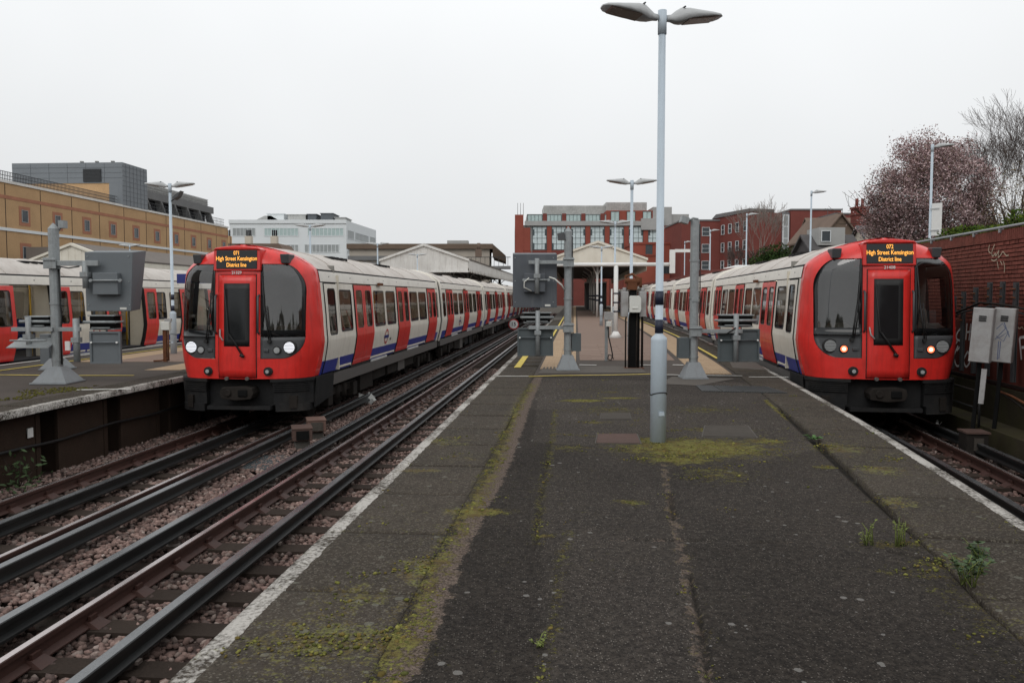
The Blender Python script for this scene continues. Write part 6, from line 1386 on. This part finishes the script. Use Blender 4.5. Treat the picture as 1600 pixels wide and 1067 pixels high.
mb = MB(); mb.box(-.05, .02, -.03, .03, 0, 1.05); mb.build('post', 'galvanised', t); mb = MB(); mb.box(-.07, .15, -.06, .08, 1.02, 1.22); mb.build('meter_box', 'cabinet_grey', t, bevel=.01); mb = MB(); mb.box(-.03, .09, -.12, -.06, .86, .99); mb.build('switch_box', 'off_white', t, bevel=.01)
mb = MB(); mb.tube([(.03, -.05, .86), (.04, -.05, .6), (.10, -.05, .35), (.14, -.05, .15), (.10, -.05, .02), (.02, -.05, .06), (.04, -.05, .16), (.12, -.05, .14), (.16, -.05, .05)], .016, 6); mb.build('cable', 'black_rubber', t)
t = thing('meter_post', 'rusty brown post with a pale meter box, on the far-left platform', 'meter post', (*gp(260, 565), 0), 0, 'meter posts')
mb = MB(); mb.box(-.06, .02, -.04, .04, 0, .85); mb.tube([(.06, 0, .02), (.06, 0, .8)], .02, 6); mb.tube([(-.3, -.03, .02), (-.1, -.03, .03), (.06, -.02, .08)], .02, 6); mb.build('post', 'rust_brown', t); mb = MB(); mb.box(-.09, .12, -.08, .06, .78, .98); mb.build('meter_box', 'off_white', t, bevel=.01); mb = MB(); mb.box(-.02, .14, -.02, .06, .98, 1.06); mb.build('cap', 'cabinet_grey', t)
t = thing('pipe_gantry', 'white post carrying a long horizontal white pipe across the middle platform', 'pipe gantry', (at(962, 500, 31).x, 31, 0), -math.atan(HD))
mb = MB(); mb.tube([(0,0,0), (0,0,2.8)], .085, 14); mb.tube([(0,0,0), (0,0,.25)], [.28, .09], 12); mb.build('post', 'white_paint', t)
mb = MB(); mb.tube([(-2.4, 0, 2.84), (2.1, 0, 2.84)], .075, 12); mb.build('pipe', 'white_paint', t)
mb = MB(); mb.box(2.05, 2.25, -.1, .1, 2.5, 3.4); mb.box(2.25, 2.9, -.05, .05, 3.3, 3.42); mb.build('end_plate', 'white_paint', t)
for z in (1.0, 1.35, 1.7): mb = MB(); mb.tube([(0,0,z), (0,0,z+.05)], .10, 14); mb.box(.08, .17, -.02, .02, z, z+.05); mb.build('pipe_clip', 'band_navy', t)
mb = MB(); mb.tube([(-.16, -.05, 0), (-.16, -.05, 1.9)], .03, 8); mb.build('conduit', 'off_white', t)
# station name board on the far-left platform
t = thing('name_board', 'blue station name board with white lettering, half hidden by the 071 train', 'sign', (-10.15, 26, 0), -math.atan(HD))
mb = MB(); mb.box(-.78, .78, -.03, .03, 2.03, 2.34); mb.build('board', 'sign_blue', t)
link('lettering', rot_mesh(text_mesh('lettering', 'Wimbledon', .2, 'sign_white'), Matrix.Rotation(R(90), 4, 'X')), t, (0, -.036, 2.18))
for x in (-.5, .5): mb = MB(); mb.cyl((x, .06), .035, 0, 2.3, 10); mb.build('leg', 'lamp_post_grey', t)
# speed sign far down between the tracks
t = thing('speed_sign', 'small round speed sign with a red rim, far down beside the empty track', 'sign', (.12, 62, 0))
mb = MB(); mb.tube([(0, .02, -.55), (0, -.02, -.55)], .42, 24); mb.tube([(0, .0, -.55), (0, -.03, -.55)], .33, 24, 1); mb.build('disc', ('sign_red', 'sign_white'), t)
mb = MB(); mb.cyl((0, .06), .04, -1.2, -.3, 8); mb.build('post', 'galvanised', t)
link('lettering', rot_mesh(text_mesh('lettering', '15', .4, 'band_navy'), Matrix.Rotation(R(90), 4, 'X')), t, (0, -.04, -.55))

# ------------------------------------------------------------------ things beside the tracks
for i, (px, py, lb) in enumerate(((472, 703, 'rusty trackside box on a concrete foot, nearer of the two between the tracks'), (494, 688, 'trackside box with a pale end plate, farther of the two between the tracks'))):
    t = thing('trackside_box', lb, 'trackside box', (*gp(px, py, -1.14), -1.14), R(18), 'trackside boxes')
    mb = MB(); mb.box(-.13, .13, -.13, .13, -.05, .22); mb.build('foot', 'concrete_dark', t, bevel=.01)
    mb = MB(); mb.box(-.17, .17, -.22, .22, .20, .40); mb.box(-.18, .18, -.23, .23, .40, .43); mb.build('housing', 'cover_red' if i == 0 else 'pipe_clay', t, bevel=.01)
    mb = MB(); mb.box(-.11, .11, -.24, -.222, .22, .38); mb.build('end_plate', 'wall_void' if i == 0 else 'cover_grey', t)
mb = MB(); pts = [(*gp(a, b, -1.06), -1.07) for a, b in ((552, 660), (556, 645), (572, 635), (600, 629), (625, 614), (642, 604), (646, 598), (632, 589))]; mb.tube(pts, .022, 8)
mb.build('cable', 'pipe_clay', label='reddish cable lying loose on the ballast between the two left tracks', cat='cable')
t = thing('walkway_plate', 'grey green mesh plate lying on the ballast between the two left tracks', 'walkway plate', (*gp(425, 722, -1.08), -1.085), -math.atan(HD))
mb = MB(); mb.box(-.36, .36, -.55, .55, -.03, 0); mb.build('plate', 'grate_black', t)
mb = MB()
for k in range(11): mb.box(-.34 + k*.066, -.325 + k*.066, -.54, .54, 0, .012)
for k in range(16): mb.box(-.35, .35, -.53 + k*.07, -.52 + k*.07, 0, .010)
mb.build('mesh_bars', 'panel_green_grey', t, kind='stuff')
def litter(px, py, z, lb, seed, s=.16):
    r = random.Random(seed); mb = MB(); x, y = gp(px, py, z)
    for k in range(9):
        c = Vector((r.uniform(-s, s), r.uniform(-s, s), r.uniform(0, s*.7))); u = Vector((r.uniform(-1,1), r.uniform(-1,1), r.uniform(-.5,1))).normalized()*s*.5; v = u.orthogonal().normalized()*s*.45; w = Vector((0,0,.01))
        mb.hexa([c-u-v, c+u-v, c+u+v, c-u+v], [c-u-v+w, c+u-v+w*2, c+u+v+w, c-u+v*.6+w*2])
    mb.build('litter', 'litter', loc=(x, y, z), label=lb, cat='litter')
litter(572, 628, -1.08, 'crumpled pale litter lying by the wheels of the 071 train', 3, .2); litter(1483, 668, -1.0, 'crumpled white litter on the ballast at the foot of the brick wall', 5, .16)

# ------------------------------------------------------------------ right-hand retaining wall
WO = Vector((right_edge(12) + 3.85, 12, 0)); WA = -math.atan(.152)
wall = thing('brick_wall', 'long red brick retaining wall with graffiti along the right-hand track', 'wall', WO, WA)
def wl(y, x=0, z=0): v = Vector((x, y, 0)); v.rotate(Matrix.Rotation(WA, 3, 'Z')); return WO + v + Vector((0, 0, z))
WT = lambda y: 2.72 + .006 * y
mb = MB(); mb.add([(.035,-8,-1.4),(.035,11,-1.4),(.035,11,WT(11)),(.035,-8,WT(-8)),(.5,-8,-1.4),(.5,11,-1.4),(.5,11,WT(11)),(.5,-8,WT(-8))], [(0,3,2,1)[::-1],(4,5,6,7)[::-1],(3,2,6,7)[::-1],(0,4,7,3)[::-1]]); mb.build('wall_core', 'wall_mortar', wall)
BRM = {}
for nm, Ln in (('s', .215), ('h', .1025)):
    mb = MB(); h = Ln/2; mb.hexa([(0,-h,0),(.03,-h,0),(.03,h,0),(0,h,0)], [(0,-h,.060),(.03,-h,.060),(.03,h,.060),(0,h,.060)]); BRM[nm] = mb
brick_me = {k: v.mesh('brick', 'wall_brick') for k, v in BRM.items()}
spots = []
for c in range(20):
    z = 1.10 + c * .0765; kind = 'h' if c % 2 else 's'; st = .1125 if kind == 'h' else .225
    y = .6 + (.056 if kind == 'h' else 0)
    while y < 6.6: spots.append((y, z, kind)); y += st
spots.sort(key=lambda q: (q[0] if 1.15 < q[0] else 99, -q[1])); rest = MB(); br = random.Random(4)
for i, (y, z, k) in enumerate(spots):
    dx = br.uniform(-.008, .006)
    if i < 296: link('brick', brick_me[k], wall, (dx, y, z))
    else:
        b = BRM[k]; rest.add([(a + dx, q + y, w + z) for a, q, w in b.v], b.f)
for c in range(20):                                # the rest of the face, either way
    z = 1.10 + c * .0765; kind = 'h' if c % 2 else 's'; st = .1125 if kind == 'h' else .225
    for y0, y1 in ((-7.8, .55), (6.7, 10.9)):
        y = y0
        while y < y1: rest.add([(a + br.uniform(-.008, .006), q + y, w + z) for a, q, w in BRM[kind].v], BRM[kind].f); y += st
rest.build('brickwork', 'wall_brick', wall, kind='stuff')
mb = MB(); y = -7.8
while y < 10.9: mb.box(-.02, .25, y-.032, y+.032, WT(y)-.11, WT(y)+.10); y += .0745
mb.build('soldier_course', 'wall_brick', wall, kind='stuff')
mb = MB(); mb.tube([(-.03, -8, WT(-8)+.14), (-.03, 11, WT(11)+.14)], .026, 8)
for y in np.arange(-7.4, 11, 1.15): mb.box(-.05, .02, y-.03, y+.03, WT(y)+.05, WT(y)+.13)
mb.build('coping_rail', 'coping_metal', wall)
mb = MB(); mb.box(-.05, .04, -8, 11, -.05, 1.09); mb.build('painted_panel', 'wall_painted', wall)
mb = MB(); mb.box(-.14, .04, -8, 11, -1.4, -.05); mb.build('footing', 'mossy_concrete', wall)
mb = MB(); mb.box(-.11, -.05, -8, 11, -.02, .03); mb.build('ledge', 'wall_mortar', wall)
def scrawl(name, strokes, w, m, x): 
    mb = MB()
    for st in strokes:
        P = [Vector((x, a, b)) for a, b in st]; Q = []
        for a, b in zip(P[:-1], P[1:]): Q += [a.lerp(b, k/4) for k in range(4)]
        Q.append(P[-1])
        for _ in range(2): Q = [Q[0]] + [(Q[i-1] + Q[i]*2 + Q[i+1])/4 for i in range(1, len(Q)-1)] + [Q[-1]]
        mb.ribbon(Q, w, (-1, 0, 0))
    mb.build(name, m, wall)
def wy(px, py, off=0):                            # wall coordinates of a sight line
    dx, dy, dz = ray(px, py); n = Vector((math.cos(WA), math.sin(WA), 0)); o = Vector((0, 0, CAM_Z)); d = Vector((dx, dy, dz)); k = ((WO - o).dot(n) + off) / d.dot(n); p = o + d * k - WO
    p.rotate(Matrix.Rotation(-WA, 3, 'Z')); return p.y, p.z
def scr(name, strokes, w, m, off): scrawl(name, [[wy(a, b, off) for a, b in s] for s in strokes], w, m, off)
scr('graffiti', [[(1546,383),(1544,392),(1548,396)], [(1554,382),(1549,395),(1551,402),(1556,394),(1555,402),(1561,391)], [(1561,391),(1559,404),(1564,398),(1567,392),(1572,400),(1576,399)], [(1549,406),(1553,408),(1558,405)], [(1558,408),(1560,420)], [(1568,408),(1570,418),(1569,426)], [(1563,408),(1566,414)]], .022, 'graffiti_cream', -.013)
scr('graffiti', [[(1493,512),(1491,540),(1496,533)], [(1503,511),(1495,520),(1494,530),(1501,533),(1506,521),(1503,511)], [(1511,505),(1509,531)], [(1517,506),(1514,532)], [(1511,519),(1517,518)], [(1522,513),(1518,528),(1524,524),(1525,512)], [(1497,540),(1490,556),(1494,573),(1503,570),(1507,553),(1501,540),(1495,548)], [(1512,549),(1505,562),(1509,575),(1516,566),(1514,552),(1512,549)], [(1489,545),(1488,560),(1491,564)]], .042, 'graffiti_white', -.056)
scr('graffiti', [[(1593,528),(1596,562)], [(1593,528),(1601,526),(1608,532),(1604,542),(1596,543)]], .05, 'graffiti_white', -.056)
scr('graffiti', [[(1590,511),(1593,514),(1597,510),(1599,515)]], .02, 'graffiti_cream', -.056)
wf = MB(); yy = np.linspace(0, 1, 40); vs = []
ys_ = np.linspace(22.7, 120, 50)
for y in ys_: zt = 2.75 + .6*min(1, max(0, (y-22)/30)); vs += [(right_edge(y)+3.85, y, -1.4), (right_edge(y)+3.85, y, zt), (right_edge(y)+4.3, y, zt)]
for i in range(49): a = 3*i; wf.f += [[a, a+1, a+4, a+3], [a+1, a+2, a+5, a+4]]; wf.m += [0, 0]; wf.s += [False]*2
wf.v = vs; o = wf.build('far_wall', 'brick_office_dark', wall); o.parent = None; o.name = 'brick_wall'; tag(o, 'red brick wall running on into the distance behind the 072 train', 'wall')
# H-section posts with a slack cable along the wall
for i, (px, pt) in enumerate(((1491, 463), (1506, 456), (1525, 449), (1547, 441), (1567, 440), (1588, 441))):
    y, z = wy(px, pt, -.18); q = wl(y, -.18)
    t = thing('cable_post', ['dark steel post against the brick wall, beside the 072 train', 'dark steel post against the brick wall, second from the 072 train', 'dark steel post against the brick wall, just left of the grey cabinets', 'dark steel post against the brick wall, above the left grey cabinet', 'dark steel post against the brick wall, above the right grey cabinet', 'dark steel post against the brick wall, at the right edge of the photo'][i], 'steel post', q, WA + R(2), 'steel posts along the wall')
    mb = MB(); mb.box(-.03, -.02, -.045, .045, .1, z); mb.box(.02, .03, -.045, .045, .1, z); mb.box(-.02, .02, -.006, .006, .1, z-.02); mb.build('section', 'charcoal_panel', t)
    for k in range(4): mb = MB(); mb.tube([(-.06, -.09, z-.12-.15*k), (-.06, .09, z-.12-.15*k)], .014, 6); mb.build('cable_hook', 'rust_brown', t)
pts = []
for px, py in ((1470, 500), (1485, 492), (1500, 486), (1515, 480), (1532, 473), (1555, 475), (1580, 478), (1605, 484), (1650, 492)): y, z = wy(px, py, -.27); pts.append(wl(y, -.27, z))
mb = MB(); mb.tube(pts, .020, 6); mb.build('cable', 'underframe', label='upper dark cable slung along the brick wall above the cabinets', cat='cable')
mb = MB(); mb.tube([p + Vector((0, 0, -.07 - .03*math.sin(i*2.1))) for i, p in enumerate(pts)], .016, 6); mb.build('cable', 'black_rubber', label='lower black cable sagging just under the other one on the brick wall', cat='cable')
for i, px in enumerate((1533, 1567)):
    p = at(px, 524, 13.4); t = thing('equipment_cabinet', ['grey trackside cabinet with a pale leg below, left of the pair by the wall', 'grey trackside cabinet with blue scribbled graffiti, right of the pair by the wall'][i], 'cabinet', (p.x, 13.4, p.z), R(-14), 'grey trackside cabinets')
    t.rotation_euler = (0, R(3.6), R(-40))
    mb = MB(); mb.box(-.155, .155, 0, .24, -.46, .46); mb.build('body', 'cabinet_grey', t, bevel=.008)
    mb = MB(); mb.box(-.147, .147, -.014, 0, -.45, .45); mb.build('door', 'cabinet_grey', t, bevel=.005)
    mb = MB()
    for k in range(3): mb.box(-.055, .055, -.026, -.014, .24 + k*.035, .262 + k*.035)
    mb.build('vent', 'black_rubber', t)
    if i: 
        mb = MB()
        for s_ in ([(-.1,.1),(-.02,.2),(.03,.12),(-.04,.02),(-.11,-.08),(-.02,-.02),(.08,.08),(.02,-.1),(-.09,-.02)], [(-.05,-.1),(-.04,-.42)], [(-.02,-.1),(-.02,-.4)], [(.0,.22),(.05,.1),(.1,-.02)]): mb.ribbon([(a, -.0165, b) for a, b in s_], .014, (0, -1, 0))
        mb.build('graffiti', 'graffiti_blue', t)
    else: mb = MB(); mb.box(.06, .14, -.01, .03, -1.15, -.56); mb.build('leg', 'cabinet_grey', t)
    mb = MB(); mb.box(-.03, .03, .1, .16, -2.1, -.44); mb.build('stand', 'wall_void', t)
# low mossy kerb wall, handrail and lit box beside the right track
mb = MB(); n = 30; ys_ = np.linspace(6, 40, n+1); vs = []
for y in ys_: vs += [(right_edge(y)+3.12, y, -1.3), (right_edge(y)+3.12, y, -.66), (right_edge(y)+3.62, y, -.66), (right_edge(y)+3.62, y, -1.3)]
for i in range(n):
    a = 4*i
    for k in range(3): mb.f.append([a+k, a+k+1, a+k+5, a+k+4]); mb.m.append(0); mb.s.append(False)
mb.v = vs; mb.build('kerb_wall', 'mossy_concrete', label='low mossy concrete kerb at the foot of the brick wall', cat='kerb')
t = thing('handrail', 'black tube handrail on the kerb beside the front of the 072 train', 'handrail', (0, 0, 0))
a, b = at(1531, 613, 13.7), at(1531, 658, 13.7); 
def rr(y, z): return (right_edge(y) + 3.35, y, z)
off0 = a.x - right_edge(13.7)
def r2(y, z): return (right_edge(y) + off0, y, z)
mb = MB(); mb.tube([r2(13.7, -.66), r2(13.7, -.04)], .022, 8); mb.build('post', 'black_rubber', t); mb = MB(); mb.tube([r2(16.2, -.66), r2(16.2, -.02)], .022, 8); mb.build('post', 'black_rubber', t)
mb = MB(); mb.tube([r2(y, -.04) for y in np.linspace(13.7, 19, 8)], .02, 8); mb.build('top_rail', 'underframe', t); mb = MB(); mb.tube([r2(y, -.34) for y in np.linspace(13.7, 19, 8)], .016, 8); mb.build('lower_rail', 'black_rubber', t)
p = at(1523, 668, 13.1); t = thing('trackside_box', 'trackside box with a pale square end, beside the right-hand rails', 'trackside box', (p.x, 13.1, -1.05), R(-8), 'trackside boxes')
mb = MB(); mb.box(-.17, .17, -.13, .2, -.15, .40); mb.build('housing', 'underframe', t, bevel=.01); mb = MB(); mb.box(-.06, .09, -.145, -.13, .12, .33); mb.build('end_plate', 'cover_grey', t); mb = MB(); mb.box(-.19, .19, -.16, .22, .40, .43); mb.build('lid', 'cover_red', t)
# conduits sloping along the footing
for k, (a, b, m) in enumerate((((1558, 610), (1605, 632), 'rust_brown'), ((1562, 613), (1602, 640), 'underframe'))):
    ya, za = wy(*a, -.3); yb, zb = wy(*b, -.3); mb = MB(); mb.tube([wl(ya, -.3, za), wl((ya+yb)/2, -.3, (za+zb)/2+.02), wl(yb, -.3, zb)], .022, 8)
    mb.build('pipe', m, label=('rusty pipe sloping along the wall footing' , 'dark pipe sloping just below the rusty one along the wall footing')[k], cat='pipe')

# ------------------------------------------------------------------ weeds growing from the joints
def weed(px, py, lb, h, w, n, seed, m='leaf_green', kind='leafy'):
    r = random.Random(seed); x, y = gp(px, py); t = thing('weed', lb, 'weed', (x, y, 0), 0, 'weeds in the platform joints')
    st = MB(); lf = MB()
    for i in range(n):
        a = r.uniform(0, 6.28); lean = r.uniform(.1, .9) * w; H = h * r.uniform(.45, 1); c0 = Vector((r.uniform(-.03, .03), r.uniform(-.03, .03), 0)); tip = c0 + Vector((math.cos(a)*lean, math.sin(a)*lean, H)); mid = c0.lerp(tip, .5) + Vector((0, 0, H*.18))
        st.tube([c0, mid, tip], [.004, .003, .0015], 4)
        k = 9 if kind == 'leafy' else 4
        for j in range(k):
            u = r.uniform(.25, 1); p = (c0.lerp(mid, u*2) if u < .5 else mid.lerp(tip, u*2-1)); b = r.uniform(0, 6.28); d = Vector((math.cos(b), math.sin(b), r.uniform(-.2, .6))).normalized(); L_ = r.uniform(.026, .06) * (1 if kind == 'leafy' else .5) * (h/.3)**.3; q = d.cross(Vector((0,0,1))).normalized()*L_*.4; up = Vector((0, 0, L_*.12))
            lf.add([p, p + d*L_*.45 + q + up, p + d*L_, p + d*L_*.45 - q + up, p + d*L_*.5], [(0,4,1),(1,4,2),(2,4,3),(3,4,0)])
    if kind == 'rosette':
        lf = MB()
        for i in range(14):
            a = 6.28*i/14 + r.uniform(-.2, .2); d = Vector((math.cos(a), math.sin(a), 0)); L_ = w * r.uniform(.7, 1.1); q = Vector((-d.y, d.x, 0))*L_*.16; z = r.uniform(.25, .75)
            lf.add([(0,0,.01), d*L_*.5 + q + Vector((0,0,L_*z*.8)), d*L_ + Vector((0,0,L_*z*.7)), d*L_*.5 - q + Vector((0,0,L_*z*.8)), d*L_*.5 + Vector((0,0,L_*z*.65))], [(0,4,1),(1,4,2),(2,4,3),(3,4,0)])
    if kind != 'rosette': st.build('stems', 'weed_blade', t)
    lf.build('leaves', m, t)
weed(1272, 688, 'small bright green rosette weed growing in the crack near the right slabs', .1, .13, 6, 1, 'leaf_green', 'rosette')
weed(1512, 915, 'tallest leafy dark green weed, growing from the crack at the right edge', .17, .13, 12, 2, 'leaf_dark')
weed(1528, 893, 'second leafy weed beside the tallest one, farther along the right slab', .21, .12, 11, 5, 'leaf_dark')
weed(1404, 852, 'thin pale wispy weed in front of the long crack, right of its neighbour', .20, .05, 10, 3, 'weed_blade', 'wispy')
weed(1356, 850, 'thin pale wispy weed in front of the long crack, left of its neighbour', .17, .07, 9, 4, 'weed_blade', 'wispy')
weed(843, 1008, 'tiny wispy weed in the asphalt at the bottom middle', .05, .05, 9, 6, 'weed_blade', 'wispy')
weed(22, 748, 'dark leafy weed at the foot of the far-left platform wall', .01, .01, 2, 9, 'leaf_dark')
o = COL.objects[-1].parent; o.location = (plat_b(11.3) - .1, 11.3, -1.15); o.scale = (1, 1, 1)
for ch in list(o.children): bpy.data.objects.remove(ch)
r = random.Random(8); lf = MB(); st = MB()
for i in range(120):
    p = Vector((r.gauss(0, .14), r.gauss(0, .2), abs(r.gauss(.18, .16)))); d = Vector((r.uniform(-1,1), r.uniform(-1,1), r.uniform(-.3,1))).normalized()*.05; q = d.orthogonal().normalized()*.018
    lf.add([p-d, p+q, p+d, p-q], [(0,1,2,3)])
for i in range(10): st.tube([(0, 0, 0), (r.gauss(0,.1), r.gauss(0,.15), r.uniform(.2,.45))], .004, 4)
lf.build('leaves', 'leaf_dark', o); st.build('stems', 'bark', o)

# ------------------------------------------------------------------ passenger in the open doorway, worker in a hi-vis vest
def person(name, label, loc, rz, top, legs, hairm='hair', arms=((-.24,.02,.80),(.24,-.06,.95))):
    t = thing(name, label, 'person', loc, rz)
    J = {'pel': (0,0,.95), 'waist': (0,0,1.08), 'chest': (0,.01,1.32), 'neck': (0,0,1.50), 'head': (0,-.02,1.60), 'crown': (0,-.01,1.74)}
    E = [('pel','waist'),('waist','chest'),('chest','neck'),('neck','head'),('head','crown')]; rad = {'pel': .15, 'waist': .13, 'chest': .165, 'neck': .055, 'head': .085, 'crown': .07}
    for s, a in ((-1, arms[0]), (1, arms[1])):
        S_ = str(s); J['hip'+S_] = (s*.09,0,.90); J['kn'+S_] = (s*.10,-.02,.50); J['an'+S_] = (s*.10,.02,.08); J['toe'+S_] = (s*.11,-.15,.04); J['sh'+S_] = (s*.19,0,1.42); J['el'+S_] = (s*.25,.03,1.14); J['wr'+S_] = a; J['ha'+S_] = (a[0]*.95, a[1]-.06, a[2]-.07)
        E += [('pel','hip'+S_),('hip'+S_,'kn'+S_),('kn'+S_,'an'+S_),('an'+S_,'toe'+S_),('chest','sh'+S_),('sh'+S_,'el'+S_),('el'+S_,'wr'+S_),('wr'+S_,'ha'+S_)]
        rad.update({'hip'+S_: .10, 'kn'+S_: .065, 'an'+S_: .05, 'toe'+S_: .04, 'sh'+S_: .075, 'el'+S_: .055, 'wr'+S_: .04, 'ha'+S_: .035})
    ks = list(J); me = bpy.data.meshes.new('body'); me.from_pydata([J[k] for k in ks], [(ks.index(a), ks.index(b)) for a, b in E], []); o = link('body', me, t)
    m = o.modifiers.new('skin', 'SKIN'); m.use_smooth_shade = True; sv = me.skin_vertices[0].data
    for i, k in enumerate(ks): sv[i].radius = (rad[k], rad[k] * .8); sv[i].use_root = k == 'pel'
    o.modifiers.new('sub', 'SUBSURF').levels = 1; o.modifiers['sub'].render_levels = 1
    bpy.context.view_layer.update(); em = bpy.data.meshes.new_from_object(o.evaluated_get(bpy.context.evaluated_depsgraph_get())); o.modifiers.clear(); o.data = em
    em.materials.clear()
    for mm in (top, legs, 'skin', hairm): em.materials.append(MAT[mm])
    for p in em.polygons:
        c = p.center; z = c.z
        p.material_index = 2 if z > 1.5 or (abs(c.x) > .2 and z < .9 and z > .62) else (0 if z > .92 else 1)
        if z > 1.655 or (z > 1.57 and c.y > .02): p.material_index = 3
    hd = MB(); hd.hexa([(-.012,-.125,1.585),(.012,-.125,1.585),(.012,-.09,1.585),(-.012,-.09,1.585)], [(-.008,-.11,1.63),(.008,-.11,1.63),(.008,-.09,1.63),(-.008,-.09,1.63)])
    hd.build('nose', 'skin', t); return t
c3 = Matrix.Translation(t3.location) @ Matrix.Rotation(t3.rotation_euler[2], 4, 'Z')
q = c3 @ Vector((.35, 2.62, 1.0)); person('person', 'person in a dark coat standing inside the open doors of the far-left train', q, R(80), 'coat_dark', 'trousers')
bpy.context.view_layer.update()
